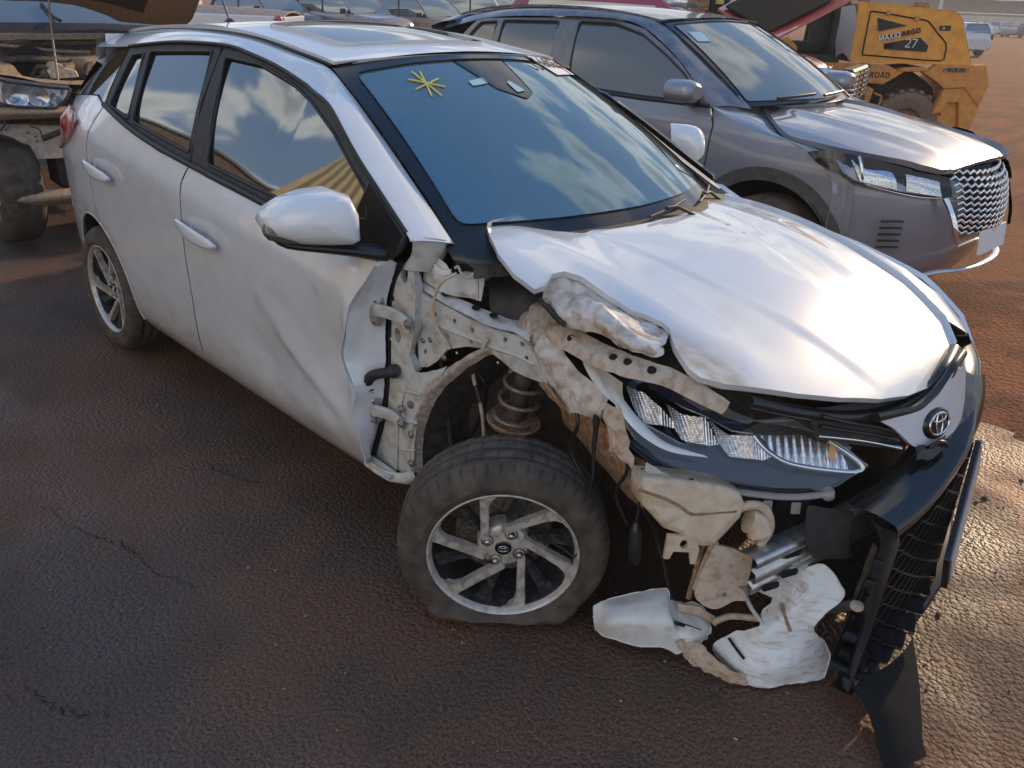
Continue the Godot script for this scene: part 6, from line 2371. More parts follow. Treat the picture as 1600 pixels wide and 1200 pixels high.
	for s in [.36, -.36]:
		var b := MB.new()
		box(b, Transform3D(Basis(Vector3(0, 0, 1), .25), Vector3(-1.5, 1.1, s)), Vector3(.14, .55, .46), .04)
		put("front_seat", b, M.seat_cloth, o)


func simple_wheel(parent: Node, at: Vector3, s: float, r: float, w: float, face_m: Material, spokes := 8) -> Node3D:
	var n := Node3D.new()
	n.name = "wheel"
	add_to(n, parent)
	n.position = at
	var t := Transform3D(Basis(Vector3(1, 0, 0), Vector3(0, 0, s), Vector3(0, -s, 0)), Vector3.ZERO)
	var h := w * .5
	put("tyre", lathe(MB.new(), PackedVector2Array([Vector2(r * .64, -h), Vector2(r * .82, -h * 1.05), Vector2(r * .97, -h * .8), Vector2(r, -h * .5), Vector2(r, h * .5), Vector2(r * .97, h * .8), Vector2(r * .82, h * 1.05), Vector2(r * .66, h), Vector2(r * .64, h * .9)]), t, 40), M.tyre, n)
	put("rim", lathe(MB.new(), PackedVector2Array([Vector2(r * .66, h * .95), Vector2(r * .67, h * 1.0), Vector2(r * .62, h * .9), Vector2(r * .58, h * .2), Vector2(0, h * .1)]), t, 32), M.alloy_dark, n)
	for k in spokes:
		var b := MB.new()
		var base := Basis(Vector3(0, 0, 1), TAU * k / spokes)
		plate(b, PackedVector2Array([Vector2(-.028, .0), Vector2(.028, .0), Vector2(.020, r * .64), Vector2(-.020, r * .64)]), Transform3D(base, Vector3(0, 0, s * h * .78)), .02, .003)
		put("spoke", b, face_m, n)
	return n


# ---------------------------------------------------------------- other vehicles
# a parked car seen from afar: x forward, origin midway on the ground
func parked_car(called: String, label: String, cat_: String, at: Vector3, yaw: float, paint: Material, d: Dictionary, group := "") -> Node3D:
	var o := thing(called, label, cat_, at, group)
	o.rotation.y = yaw
	var L: float = d.get("l", 4.1)
	var w: float = d.get("w", 1.72) * .5
	var hy: float = d.get("hood", .95)
	var by: float = d.get("belt", .98)
	var top: float = d.get("top", 1.5)
	var xf: float = L * .5
	var cowl: float = d.get("cowl", xf - 1.15)
	var head: float = d.get("head", cowl - .75)
	var tail: float = d.get("tail", -xf + .35)
	var tailb: float = d.get("tailb", -xf + .1)
	var rings := []
	for k in [[xf, .62, .68, .70], [xf - .06, .80, .82, hy - .20], [xf - .22, .92, .92, hy - .08], [xf - .6, .97, 1.0, hy - .03], [cowl, 1.0, 1.0, hy + .02], [cowl - .5, 1.0, 1.0, by], [0, 1.0, 1.0, by], [tailb + .5, 1.0, 1.0, by + .02], [tailb, .97, .97, by + .02], [-xf + .05, .90, .90, by - .10], [-xf, .80, .8, .75]]:
		var r := PackedVector3Array()
		var yb := .22 if absf(k[0]) < xf - .3 else .32
		var ym: float = k[3]
		for q in [[0, yb, 1], [.86, yb, 1], [.97, yb + .10, 1], [1.0, .5, 1], [1.0, ym - .16, 1], [.965, ym - .06, 1], [.86, ym - .005, 1], [.5, ym + .025, 1], [0, ym + .035, 1]]:
			r.append(Vector3(k[0], q[1], q[0] * w * k[1]))
		for i in range(7, 0, -1):
			r.append(r[i] * Vector3(1, 1, -1))
		rings.append(r)
	put("body", loft(MB.new(), rings, 3), paint, o)
	# glass house
	var wb := w * .94
	var wt := w * .72
	var corners := func(s: float) -> Array: return [Vector3(cowl - .02, by - .01, s * wb * .93), Vector3(head, top - .06, s * wt), Vector3(tail, top - .07, s * wt * .96), Vector3(tailb, by + .01, s * wb * .93)]
	var ra: Array = corners.call(1.0)
	var la: Array = corners.call(-1.0)
	var quad := func(a: Vector3, b2: Vector3, c: Vector3, e: Vector3, out_: Vector3) -> MB:
		var m := MB.new()
		var rows := []
		for i in 5:
			var r := PackedVector3Array()
			for j in 5:
				var u := j / 4.0
				var v := i / 4.0
				r.append(a.lerp(b2, u).lerp(e.lerp(c, u), v) + out_ * (4 * u * (1 - u)) * .5 + out_ * (4 * v * (1 - v)) * .5)
			rows.append(r)
		m.grid(rows)
		return m
	put("windscreen", quad.call(la[0], ra[0], ra[1], la[1], Vector3(.06, .03, 0)), d.get("screen", M.dusty_screen), o)
	put("rear_window", quad.call(ra[3], la[3], la[2], ra[2], Vector3(-.04, .02, 0)), M.tinted_glass, o)
	put("right_windows", quad.call(ra[0], ra[3], ra[2], ra[1], Vector3(0, 0, .02)), M.tinted_glass, o)
	put("left_windows", quad.call(la[3], la[0], la[1], la[2], Vector3(0, 0, -.02)), M.tinted_glass, o)
	put("roof", quad.call(la[1] + Vector3(.02, .004, -.02), ra[1] + Vector3(.02, .004, .02), ra[2] + Vector3(-.05, .004, .02), la[2] + Vector3(-.05, .004, -.02), Vector3(0, .05, 0)), paint, o)
	for a in [ra, la]:
		for k in [[0, 1, .035], [3, 2, .06]]:
			put("pillar", tube(MB.new(), PackedVector3Array([a[k[0]], (a[k[0]] + a[k[1]]) * .5 + Vector3(0, .02, .01 * signf(a[0].z)), a[k[1]]]), k[2], 8), paint, o)
		var m1: Vector3 = a[0].lerp(a[3], .48) + Vector3(0, 0, .012 * signf(a[0].z))
		var m2: Vector3 = a[1].lerp(a[2], .42) + Vector3(0, 0, .012 * signf(a[0].z))
		put("door_pillar", tube(MB.new(), PackedVector3Array([m1, m2]), .035, 6), M.rubber_trim, o)
		var mp: Vector3 = a[0] + Vector3(-.28, .07, .12 * signf(a[0].z))
		var mb := MB.new()
		box(mb, Transform3D(Basis.IDENTITY, mp), Vector3(.10, .13, .20), .03)
		put("door_mirror", mb, d.get("mirror", paint), o)
	for s in [1.0, -1.0]:
		for x in [xf - .82, -xf + .78]:
			simple_wheel(o, Vector3(x, .31, s * (w - .09)), s, .31, .19, M.alloy, 7)
		var hl := MB.new()
		patch(hl, [PackedVector3Array([Vector3(xf - .02, hy - .20, s * w * .50), Vector3(xf - .10, hy - .17, s * w * .72), Vector3(xf - .34, hy - .12, s * w * .94)]), PackedVector3Array([Vector3(xf + .02, hy - .27, s * w * .48), Vector3(xf - .06, hy - .26, s * w * .76), Vector3(xf - .32, hy - .20, s * w * .985)]), PackedVector3Array([Vector3(xf + .02, hy - .34, s * w * .46), Vector3(xf - .06, hy - .33, s * w * .76), Vector3(xf - .26, hy - .27, s * w * .99)])], 3, 0.0, .02)
		put("headlamp", hl, M.reflector, o)
		var tl := MB.new()
		box(tl, Transform3D(Basis.IDENTITY, Vector3(-xf + .06, by - .10, s * w * .86)), Vector3(.10, .26, .16), .03)
		put("tail_lamp", tl, M.lamp_red, o)
	var g := MB.new()
	box(g, Transform3D(Basis.IDENTITY, Vector3(xf - .02, .52, 0)), Vector3(.10, .22, w * 1.1), .03)
	put("grille", g, M.black_plastic, o)
	var wl := MB.new()
	tube(wl, PackedVector3Array([Vector3(cowl + .06, by + .02, .35), Vector3(cowl - .02, by + .05, -.2)]), .012, 6)
	put("wiper", wl, M.black_plastic, o)
	return o


# the dusty pickup behind the hatchback's tail, stripped of its bumper, bonnet propped open
func stripped_pickup() -> void:
	var o := thing("stripped_pickup", "mud-caked pickup with bonnet propped open and front bumper gone, behind the white hatchback's tail", "pickup truck", Vector3(-5.2, 0, -.15))
	var bk := Transform3D(Basis.IDENTITY, -o.position)
	var shift := func(b: MB) -> MB:
		for i in b.v.size():
			b.v[i] = bk * b.v[i]
		return b
	var tan_: Material = M.dusty_tan
	# inner wing panel round the wheel arch
	var pz := func(p: Vector2): return Vector3(-4.46 - .10 * bell(p.x - .55, .3), p.y, p.x)
	put("inner_wing", shift.call(sheet(MB.new(), P2(".82 .80,.60 .785,.36 .765,.20 .76,.05 .75,.05 .60,.20 .575,.352 .565,.490 .566,.527 .647,.595 .706,.682 .731,.82 .735"), pz, .04, .02, [ell(.62, .755, .008, .01, 8), ell(.50, .728, .007, .007, 8), ell(.46, .70, .006, .006, 8), ell(.455, .675, .006, .006, 8), ell(.415, .69, .008, .008, 8)])), M.primer_dust, o)
	var pipe := MB.new()
	tube(pipe, P3("-4.44 .700 .455,-4.42 .735 .36,-4.42 .76 .28"), .018, 10)
	put("damper_tube", shift.call(pipe), M.black_dusty, o)
	put("bracket_wire", shift.call(tube(MB.new(), sm3(P3("-4.44 .78 .51,-4.435 .765 .47,-4.435 .74 .455,-4.44 .70 .455"), 4), .005, 6)), M.black_dusty, o)
	# cross member under the lamp
	var cm := MB.new()
	patch(cm, ["-4.45 .90 .86,-4.43 .895 .6,-4.42 .885 .3,-4.42 .88 .0,-4.44 .88 -.5,-4.5 .88 -1.0", "-4.41 .87 .86,-4.39 .865 .6,-4.38 .855 .3,-4.38 .85 .0,-4.40 .85 -.5,-4.46 .85 -1.0", "-4.45 .83 .86,-4.43 .825 .6,-4.42 .82 .3,-4.42 .82 .0,-4.44 .82 -.5,-4.5 .82 -1.0"], 3, .004, 0.0, 6.0)
	put("cross_member", shift.call(cm), tan_, o)
	# headlamp
	var hl := P2(".70 1.065,.631 1.060,.599 1.043,.366 1.004,.246 .990,.282 .935,.356 .879,.584 .901,.70 .94")
	var hf := func(p: Vector2): return Vector3(-4.42 + .25 * pow(maxf(0, .25 - (p.x - .25) * .2), 1.0) * .2 - .35 * pow(maxf(0, p.x - .45), 2.0) - .10 * (p.y - .95), p.y, p.x)
	var lamp := Node3D.new()
	lamp.name = "headlamp"
	add_to(lamp, o)
	put("lamp_tub", shift.call(sheet(MB.new(), Geometry2D.offset_polygon(hl, .015)[0], func(p: Vector2): return hf.call(p) - Vector3(.07, 0, 0), .05, -.06)), M.reflector, lamp)
	for k in [[.55, .965, .075, .058], [.43, .945, .06, .05], [.335, .935, .04, .035]]:
		var lb := MB.new()
		lathe(lb, PackedVector2Array([Vector2(0, -.03), Vector2(k[3] * .6, -.022), Vector2(k[3], .004), Vector2(k[2], .010)]), Transform3D(Basis(Vector3(0, 1, 0), Vector3(1, 0, 0), Vector3(0, 0, 1)), (hf.call(Vector2(k[0], k[1])) as Vector3) - Vector3(.035, 0, 0)), 20)
		put("reflector", shift.call(lb), M.reflector, lamp)
	put("lens", shift.call(sheet(MB.new(), hl, hf, .04, .02)), M.clear_lens, lamp)
	put("lamp_frame", shift.call(tube(MB.new(), PackedVector3Array(Array(rnd(hl, .02)).map(func(q): return hf.call(q))), .009, 6)), M.black_dusty, lamp)
	# slam panel and engine bay
	var sl := MB.new()
	patch(sl, ["-4.50 1.085 .86,-4.48 1.075 .6,-4.46 1.03 .40,-4.45 1.01 .25,-4.47 1.0 .0,-4.5 1.0 -.6", "-4.60 1.10 .86,-4.56 1.085 .6,-4.54 1.045 .40,-4.53 1.03 .25,-4.55 1.02 .0,-4.58 1.02 -.6", "-4.70 1.08 .86,-4.66 1.05 .6,-4.64 1.02 .40,-4.64 1.0 .25,-4.66 1.0 .0,-4.7 1.0 -.6"], 4, .006, 0.0, 8.0)
	put("slam_panel", shift.call(sl), tan_, o)
	var blob := MB.new()
	patch(blob, ["-4.95 1.06 .80,-4.95 1.05 .6,-4.95 1.03 .45", "-4.90 1.16 .80,-4.88 1.145 .6,-4.86 1.12 .47", "-4.70 1.15 .80,-4.68 1.13 .62,-4.68 1.10 .47", "-4.60 1.08 .80,-4.60 1.07 .62,-4.60 1.05 .45"], 4, .008, 0.0, 8.0)
	put("air_filter_box", shift.call(blob), tan_, o)
	var bay := MB.new()
	box(bay, Transform3D(Basis.IDENTITY, bk * Vector3(-5.0, .86, -.1)), Vector3(.85, .16, 1.5), .03)
	put("bay_floor", bay, M.black_dusty, o)
	var ec := MB.new()
	box(ec, Transform3D(Basis.from_euler(Vector3(.02, .25, .04)), bk * Vector3(-5.02, 1.06, -.13)), Vector3(.55, .15, .50), .03)
	put("engine_cover", ec, tan_, o)
	ec = MB.new()
	box(ec, Transform3D(Basis.from_euler(Vector3(.0, .15, .06)), bk * Vector3(-5.15, 1.13, -.42)), Vector3(.42, .10, .36), .03)
	put("intake_cover", ec, tan_, o)
	var fan := MB.new()
	lathe(fan, P2("0 .03,.10 .03,.15 .02,.155 -.02"), Transform3D(Basis(Vector3(0, 1, 0), Vector3(1, 0, 0), Vector3(0, 0, 1)), bk * Vector3(-4.80, 1.06, .34)), 24)
	put("belt_pulley", fan, M.dark_hole, o)
	var tk := []
	for k in [[-4.58, .8], [-4.61, 1.0], [-4.74, 1.0], [-4.77, .85]]:
		var r := PackedVector3Array()
		for q in rnd(P2(".31 1.03,.315 1.085,.26 1.105,.255 1.125,.215 1.125,.21 1.10,.13 1.08,.12 1.035"), .014, 2):
			var c := Vector2(.215, 1.07)
			var e: Vector2 = c + (q - c) * k[1]
			r.append(bk * Vector3(k[0], e.y, e.x))
		tk.append(r)
	put("coolant_tank", loft(MB.new(), tk, 2), M.reservoir, o)
	for k in [["-4.72 1.04 .36,-4.66 1.10 .33,-4.62 1.08 .30,-4.58 1.02 .33", .018], ["-4.85 1.10 .55,-4.75 1.14 .42,-4.8 1.13 .2,-4.95 1.12 .0", .022], ["-4.62 1.04 .08,-4.70 1.10 .02,-4.8 1.10 -.1,-4.9 1.14 -.2", .02]]:
		put("hose", shift.call(tube(MB.new(), sm3(P3(k[0]), 5), k[1], 8)), M.black_dusty, o)
	# scuttle, windscreen, cab
	var sc := MB.new()
	patch(sc, ["-5.30 1.20 .80,-5.28 1.22 .3,-5.27 1.225 -.1,-5.28 1.225 -.5,-5.34 1.20 -1.05", "-5.33 1.235 .80,-5.31 1.25 .3,-5.30 1.255 -.1,-5.31 1.255 -.5,-5.36 1.23 -1.05", "-5.40 1.24 .80,-5.38 1.26 .3,-5.37 1.262 -.1,-5.38 1.262 -.5,-5.43 1.24 -1.05"], 3, .0, 0.0)
	put("bulkhead_lip", shift.call(sc), tan_, o)
	sc = MB.new()
	patch(sc, ["-5.40 1.235 .80,-5.36 1.25 .3,-5.35 1.255 -.1,-5.36 1.255 -.5,-5.42 1.24 -1.05", "-5.50 1.31 .80,-5.46 1.322 .3,-5.44 1.325 -.1,-5.46 1.322 -.5,-5.52 1.31 -1.05"], 3, .0, .01)
	put("scuttle_panel", shift.call(sc), M.black_matte, o)
	sc = MB.new()
	patch(sc, ["-5.50 1.30 .76,-5.46 1.315 .3,-5.44 1.32 -.15,-5.46 1.315 -.6,-5.50 1.30 -1.02", "-5.85 1.55 .70,-5.80 1.57 .3,-5.78 1.575 -.15,-5.80 1.57 -.6,-5.85 1.55 -.96", "-6.2 1.76 .63,-6.14 1.79 .3,-6.12 1.80 -.15,-6.14 1.79 -.6,-6.2 1.76 -.90"], 3, 0.0, 0.0)
	put("windscreen", shift.call(sc), M.dusty_screen, o)
	put("wiper_arm", shift.call(tube(MB.new(), P3("-5.40 1.34 -.08,-5.47 1.36 -.06,-5.58 1.44 -.03"), .012, 6)), M.black_plastic, o)
	var cab := MB.new()
	var rings := []
	for k in [[-5.52, 1.28, .88, .76], [-6.2, 1.80, .72, .66], [-7.3, 1.80, .72, .66], [-7.5, 1.2, .88, .86]]:
		rings.append(PackedVector3Array([Vector3(k[0], .45, .86), Vector3(k[0], 1.15, .88), Vector3(k[0], k[1], k[3]), Vector3(k[0], k[1], -k[3] - .3), Vector3(k[0], 1.15, -1.18), Vector3(k[0], .45, -1.16)]))
	loft(cab, rings, 1)
	for i in cab.v.size():
		cab.v[i].x -= .02
	put("cab", shift.call(cab), M.dusty_paint, o)
	var bed := MB.new()
	box(bed, Transform3D(Basis.IDENTITY, bk * Vector3(-8.3, .80, -.15)), Vector3(1.6, .66, 1.76), .04)
	put("load_bed", bed, M.dusty_paint, o)
	# bonnet: a ribbed underside swung up, held by a rod
	var hb := MB.new()
	patch(hb, ["-5.40 1.465 .80,-5.38 1.462 .3,-5.37 1.45 -.05,-5.38 1.425 -.25,-5.39 1.375 -.40,-5.40 1.33 -.55,-5.40 1.31 -.98", "-5.18 1.52 .80,-5.16 1.52 .3,-5.15 1.51 -.05,-5.16 1.49 -.25,-5.17 1.45 -.40,-5.18 1.42 -.55,-5.18 1.38 -.95", "-4.92 1.66 .78,-4.90 1.66 .3,-4.90 1.66 -.05,-4.90 1.64 -.25,-4.91 1.61 -.40,-4.92 1.58 -.55,-4.92 1.52 -.90", "-4.55 1.88 .72,-4.52 1.88 .3,-4.52 1.88 -.05,-4.52 1.87 -.25,-4.53 1.85 -.40,-4.54 1.83 -.55,-4.56 1.78 -.84"], 4, .006, .03, 6.0)
	put("bonnet", shift.call(hb), tan_, o)
	for z in [.45, -.45]:
		put("bonnet_rib", shift.call(tube(MB.new(), PackedVector3Array([Vector3(-5.25, 1.46, z), Vector3(-4.95, 1.62, z), Vector3(-4.6, 1.83, z)]), .03, 8)), tan_, o)
	var pad := MB.new()
	patch(pad, ["-5.10 1.54 .1,-5.10 1.52 -.2,-5.12 1.44 -.55", "-4.85 1.685 .1,-4.85 1.67 -.2,-4.87 1.60 -.52", "-4.62 1.81 .1,-4.62 1.80 -.2,-4.64 1.75 -.48"], 3, .005, .02, 8)
	for i in pad.v.size():
		pad.v[i] += Vector3(.02, -.035, 0)
	put("sound_pad", shift.call(pad), M.black_matte, o)
	put("prop_rod", shift.call(tube(MB.new(), P3("-4.50 1.01 .285,-4.66 1.25 .225,-4.80 1.60 .155"), .007, 8)), M.old_steel, o)
	for k in [["-4.60 1.02 .42,-4.62 1.06 .30,-4.66 1.05 .18,-4.62 1.02 .05", .012, M.black_dusty], ["-4.75 1.10 .50,-4.82 1.14 .44,-4.95 1.13 .36,-5.1 1.15 .30", .025, M.black_matte], ["-5.2 1.20 .45,-5.05 1.19 .30,-4.95 1.17 .10,-5.0 1.16 -.1", .014, M.old_steel], ["-4.9 1.10 .60,-4.8 1.13 .58,-4.7 1.11 .52,-4.62 1.05 .48", .010, M.rusty], ["-5.28 1.19 .10,-5.2 1.20 -.02,-5.22 1.2 -.25,-5.28 1.2 -.42", .018, M.black_dusty], ["-4.50 .86 .62,-4.46 .80 .64,-4.47 .74 .70,-4.5 .70 .76", .007, M.black_plastic], ["-4.46 .62 .30,-4.45 .58 .20,-4.47 .52 .12,-4.5 .46 .05", .012, M.rusty]]:
		put("loose_hose", shift.call(tube(MB.new(), sm3(P3(k[0]), 5), k[1], 8)), k[2], o)
	for k in [[-4.72, 1.08, .16, .10, .07, .09], [-4.86, 1.12, .20, .12, .08, .10], [-5.22, 1.17, .28, .14, .10, .16], [-4.66, 1.06, -.06, .10, .06, .12]]:
		var cl := MB.new()
		box(cl, Transform3D(Basis.from_euler(Vector3(.1, k[2] * 3.0, .05)), bk * Vector3(k[0], k[1], k[2])), Vector3(k[3], k[4], k[5]), .01)
		put("engine_fitting", cl, M.black_dusty if k[2] > .18 else M.old_steel, o)
	# wheel, its liner and arm
	var w := simple_wheel(o, bk * Vector3(-4.82, .385, .60), 1.0, .385, .25, M.alloy, 6)
	w.rotation.y = .0
	simple_wheel(o, bk * Vector3(-4.82, .385, -1.0), -1.0, .385, .25, M.alloy, 6)
	simple_wheel(o, bk * Vector3(-7.9, .385, .70), 1.0, .385, .25, M.alloy, 6)
	simple_wheel(o, bk * Vector3(-7.9, .385, -1.0), -1.0, .385, .25, M.alloy, 6)
	var ln := MB.new()
	patch(ln, ["-4.50 .73 .86,-4.50 .72 .68,-4.52 .64 .53,-4.54 .56 .49,-4.54 .44 .50,-4.50 .36 .62", "-4.75 .82 .86,-4.75 .80 .66,-4.78 .68 .48,-4.80 .56 .44,-4.80 .42 .44,-4.78 .32 .46", "-5.1 .72 .86,-5.1 .70 .64,-5.12 .60 .46,-5.12 .5 .42,-5.12 .4 .42,-5.1 .3 .42"], 4, .006, 0.0, 6.0)
	put("wheel_liner", shift.call(ln), M.black_dusty, o)
	var arm := MB.new()
	patch(arm, ["-4.50 .40 .66,-4.46 .385 .50,-4.46 .38 .30,-4.5 .38 .1", "-4.44 .34 .66,-4.40 .335 .50,-4.40 .33 .30,-4.44 .33 .1", "-4.50 .285 .62,-4.46 .285 .50,-4.46 .28 .30,-4.5 .28 .1"], 3, .008, 0.0, 8.0)
	put("lower_arm", shift.call(arm), tan_, o)
	var ax := MB.new()
	box(ax, Transform3D(Basis.IDENTITY, bk * Vector3(-4.7, .46, -.1)), Vector3(.3, .26, .9), .05)
	put("axle_carrier", ax, M.black_dusty, o)


# yellow rough-terrain fork truck, its own axes: u to the right along its side, v up, out towards us
func fork_truck() -> void:
	var o := thing("fork_truck", "orange rough-terrain fork truck with a glazed cab, far beyond the grey car", "fork truck", Vector3(-2.52, 0, -8.14))
	o.basis = Basis(Vector3(.70, 0, -.714), Vector3.UP, Vector3(.714, 0, .70))
	var paint: Material = M.orange_paint
	var low: Material = M.orange_low
	var slab := func(called: String, s: String, z0: float, z1: float, m: Material, ch := .02, parent: Node = o) -> MeshInstance3D:
		var b := MB.new()
		plate(b, P2(s) if s else P2("0 0"), Transform3D(Basis.IDENTITY, Vector3(0, 0, (z0 + z1) * .5)), z1 - z0, ch)
		return put(called, b, m, parent)
	# engine cover: rounded block leaning at its back
	var rings := []
	var prof := rnd(P2("-.845 1.115,-.848 1.72,-.32 1.70,.15 1.675,.235 1.655,.30 1.60,.36 1.468,.52 1.13"), .05, 4)
	for k in [[.0, .94], [.0, 1.0], [-.06, 1.02], [-.6, 1.03], [-1.2, 1.02], [-1.26, .94]]:
		var r := PackedVector3Array()
		for q in prof:
			var c := Vector2(-.2, 1.35)
			var e: Vector2 = c + (q - c) * k[1]
			r.append(Vector3(e.x, e.y, k[0] - .02))
		rings.append(r)
	var cover := put("engine_cover", loft(MB.new(), rings, 2), paint, o)
	# side door: a joint line round it, hinges, vents
	var dl := sm2(P2("-.714 1.208,-.716 1.40,-.715 1.598,-.689 1.636,-.45 1.61,-.172 1.576,-.063 1.559,.06 1.45,.187 1.342,.200 1.222,.167 1.165,-.194 1.173,-.60 1.190,-.698 1.192"), 2)
	var line := PackedVector3Array()
	for q in dl:
		line.append(Vector3(q.x, q.y, -.012))
	line.append(line[0])
	put("door_joint", tube(MB.new(), line, .007, 6, false), M.dark_hole, cover)
	slab.call("vent", "-.624 1.572,-.285 1.508,-.589 1.440", -.03, -.006, M.black_matte, .0, cover)
	slab.call("vent", "-.494 1.318,-.116 1.393,-.007 1.313,-.010 1.252,-.482 1.261", -.03, -.006, M.black_matte, .0, cover)
	slab.call("vent", "-.495 1.305,-.40 1.327,-.40 1.275,-.488 1.272", -.03, -.003, M.dark_hole, .0, cover)
	slab.call("latch_recess", ".076 1.522,.192 1.526,.199 1.478,.082 1.474", -.03, -.006, M.black_matte, .0, cover)
	slab.call("latch", ".10 1.505,.125 1.507,.127 1.488,.102 1.486", -.03, .004, M.steel, .0, cover)
	for q in [Vector2(-.52, 1.628), Vector2(-.20, 1.585)]:
		var b := MB.new()
		box(b, Transform3D(Basis.IDENTITY, Vector3(q.x, q.y, -.002)), Vector3(.045, .05, .03), .006)
		put("door_hinge", b, low, cover)
	var band := MB.new()
	plate(band, P2("-.560 1.337,-.372 1.383,-.362 1.436,-.552 1.392"), Transform3D(Basis.IDENTITY, Vector3(0, 0, -.010)), .012)
	put("name_band", band, M.dark_hole, cover)
	var tilt := Basis(Vector3(0, 0, 1), .235)
	text("lettering", "MAXXI", .055, Transform3D(tilt, Vector3(-.458, 1.388, -.002)), M.paper, cover, .004)
	text("lettering", "CARGO", .055, Transform3D(tilt, Vector3(-.250, 1.438, -.008)), M.ink, cover, .008)
	text("chalk_number", "27", .09, Transform3D(Basis.IDENTITY, Vector3(-.20, 1.33, -.002)), M.paper, cover, .003, false)
	# roof-top fittings and tail pipe
	for k in [[-.70, 1.74, .10], [-.05, 1.70, .12]]:
		var b := MB.new()
		box(b, Transform3D(Basis.IDENTITY, Vector3(k[0], k[1], -.3)), Vector3(k[2], .10, .16), .012)
		put("cover_fitting", b, M.rusty, o)
	put("handrail", tube(MB.new(), sm3(P3(".35 1.50 -.15,.395 1.47 -.12,.44 1.32 -.10,.50 1.20 -.12"), 4), .014, 8), paint, o)
	# lower frame, fender opening, counterweight
	slab.call("side_frame", "-1.30 1.10,-.415 1.098,-.307 1.046,-.245 1.060,-.222 1.035,-.429 .895,-.673 .908,-1.30 .985", -.06, .03, low, .008)
	slab.call("fender_top", "-.31 1.05,-.217 1.078,-.006 1.096,.045 1.062,-.019 1.046,-.209 1.037", -.55, .04, low, .008)
	slab.call("rear_frame", ".037 1.060,.130 1.122,.669 1.140,.760 .942,.70 .70,.484 .897,.264 .877,.148 .952,-.017 1.040", -.06, .032, low, .008)
	slab.call("under_frame", ".264 .872,.484 .892,.47 .736,.350 .731,.30 .62,.20 .60", -.05, .022, low, .008)
	slab.call("front_frame", "-1.30 .98,-.673 .903,-.52 .84,-.55 .60,-1.30 .62", -.05, .022, low, .008)
	var cw := MB.new()
	rings = []
	for k in [[.012, .96], [.0, 1.0], [-.5, 1.04], [-1.15, 1.0], [-1.19, .95]]:
		var r := PackedVector3Array()
		for q in P2(".470 .736,.484 .90,.610 1.04,.672 1.132,.764 .945,.668 .40,.56 .38"):
			var c := Vector2(.6, .8)
			var e: Vector2 = c + (q - c) * k[1]
			r.append(Vector3(e.x, e.y, k[0]))
		rings.append(r)
	put("counterweight", loft(cw, rings, 1), low, o)
	var ap := MB.new()
	box(ap, Transform3D(Basis.IDENTITY, Vector3(.60, 1.17, -.72)), Vector3(.13, .11, .75), .012)
	put("tail_guard", ap, paint, o)
	slab.call("shade_panel", ".338 .74,.47 .74,.56 .38,.35 .36,.25 .5", -.40, -.03, M.orange_low, .01)
	text("lettering", "OFF ROAD", .062, Transform3D(Basis(Vector3(0, 0, 1), .01), Vector3(-.58, .992, .030)), M.ink, o, .006)
	slab.call("type_plate", ".203 1.096,.483 1.106,.484 1.058,.206 1.050", .028, .038, M.rusty, .0)
	text("lettering", "MCR 25", .04, Transform3D(Basis(Vector3(0, 0, 1), .03), Vector3(.34, 1.078, .038)), M.ink, o, .006)
	# dark wheel well and lugged wheel
	var ww := MB.new()
	plate(ww, P2("-.56 .62,-.429 .89,-.215 1.03,-.02 1.04,.148 .948,.264 .873,.338 .74,.35 .5,-.5 .5"), Transform3D(Basis.IDENTITY, Vector3(0, 0, -.34)), .1)
	put("wheel_well", ww, M.black_dusty, o)
	for k in [[-.06, .43, .30, -.16], [-2.0, .50, .36, -.16]]:
		var n := Node3D.new()
		n.name = "wheel"
		add_to(n, o)
		n.position = Vector3(k[0], k[1], k[3])
		var flip := Basis(Vector3(1, 0, 0), Vector3(0, 0, 1), Vector3(0, -1, 0))
		var r: float = k[1]
		put("tyre", lathe(MB.new(), PackedVector2Array([Vector2(r * .5, .10), Vector2(r * .72, .135), Vector2(r * .88, .13), Vector2(r * .93, .10), Vector2(r * .94, -.10), Vector2(r * .88, -.13)]), Transform3D(flip, Vector3.ZERO), 40), M.tyre_dusty, n)
		for i in 22:
			var b := MB.new()
			box(b, Transform3D(Basis(Vector3(0, 0, 1), TAU * i / 22.0) * Basis.IDENTITY, Basis(Vector3(0, 0, 1), TAU * i / 22.0) * Vector3(0, r * .945, .055)), Vector3(r * .15, r * .10, .16), .012)
			put("tread_lug", b, M.tyre_dusty, n)
		put("rim", lathe(MB.new(), PackedVector2Array([Vector2(r * .52, .105), Vector2(r * .5, .05), Vector2(r * .3, .03), Vector2(0, .05)]), Transform3D(flip, Vector3.ZERO), 24), M.rusty, n)
	put("step_bar", tube(MB.new(), sm3(P3("-.50 .80 .0,-.46 .78 .03,-.42 .76 .03,-.44 .62 .02"), 3), .012, 6), low, o)
	# cab: floor, dash, seat, pillars, guard, mast
	slab.call("cab_wall", "-1.55 1.10,-.95 1.10,-.95 1.165,-1.43 1.185,-1.55 1.16", -.10, -.04, M.black_matte, .006)
	var gp := MB.new()
	patch(gp, ["-.90 1.69 -.03,-.86 1.55 -.02,-.848 1.35 -.02,-.845 1.13 -.03", "-.97 1.68 .0,-.96 1.55 .02,-.965 1.35 .02,-.94 1.20 .0", "-1.04 1.66 -.02,-1.04 1.50 .0,-1.04 1.30 .0,-1.0 1.16 -.02"], 4, .004, .01, 8)
	put("side_curtain", gp, M.hazy_sheet, o)
	var seat := MB.new()
	box(seat, Transform3D(Basis.IDENTITY, Vector3(-1.22, 1.22, -.62)), Vector3(.42, .14, .46), .04)
	put("driver_seat", seat, M.seat_cloth, o)
	seat = MB.new()
	box(seat, Transform3D(Basis(Vector3(0, 0, 1), .1), Vector3(-1.03, 1.46, -.62)), Vector3(.12, .5, .44), .04)
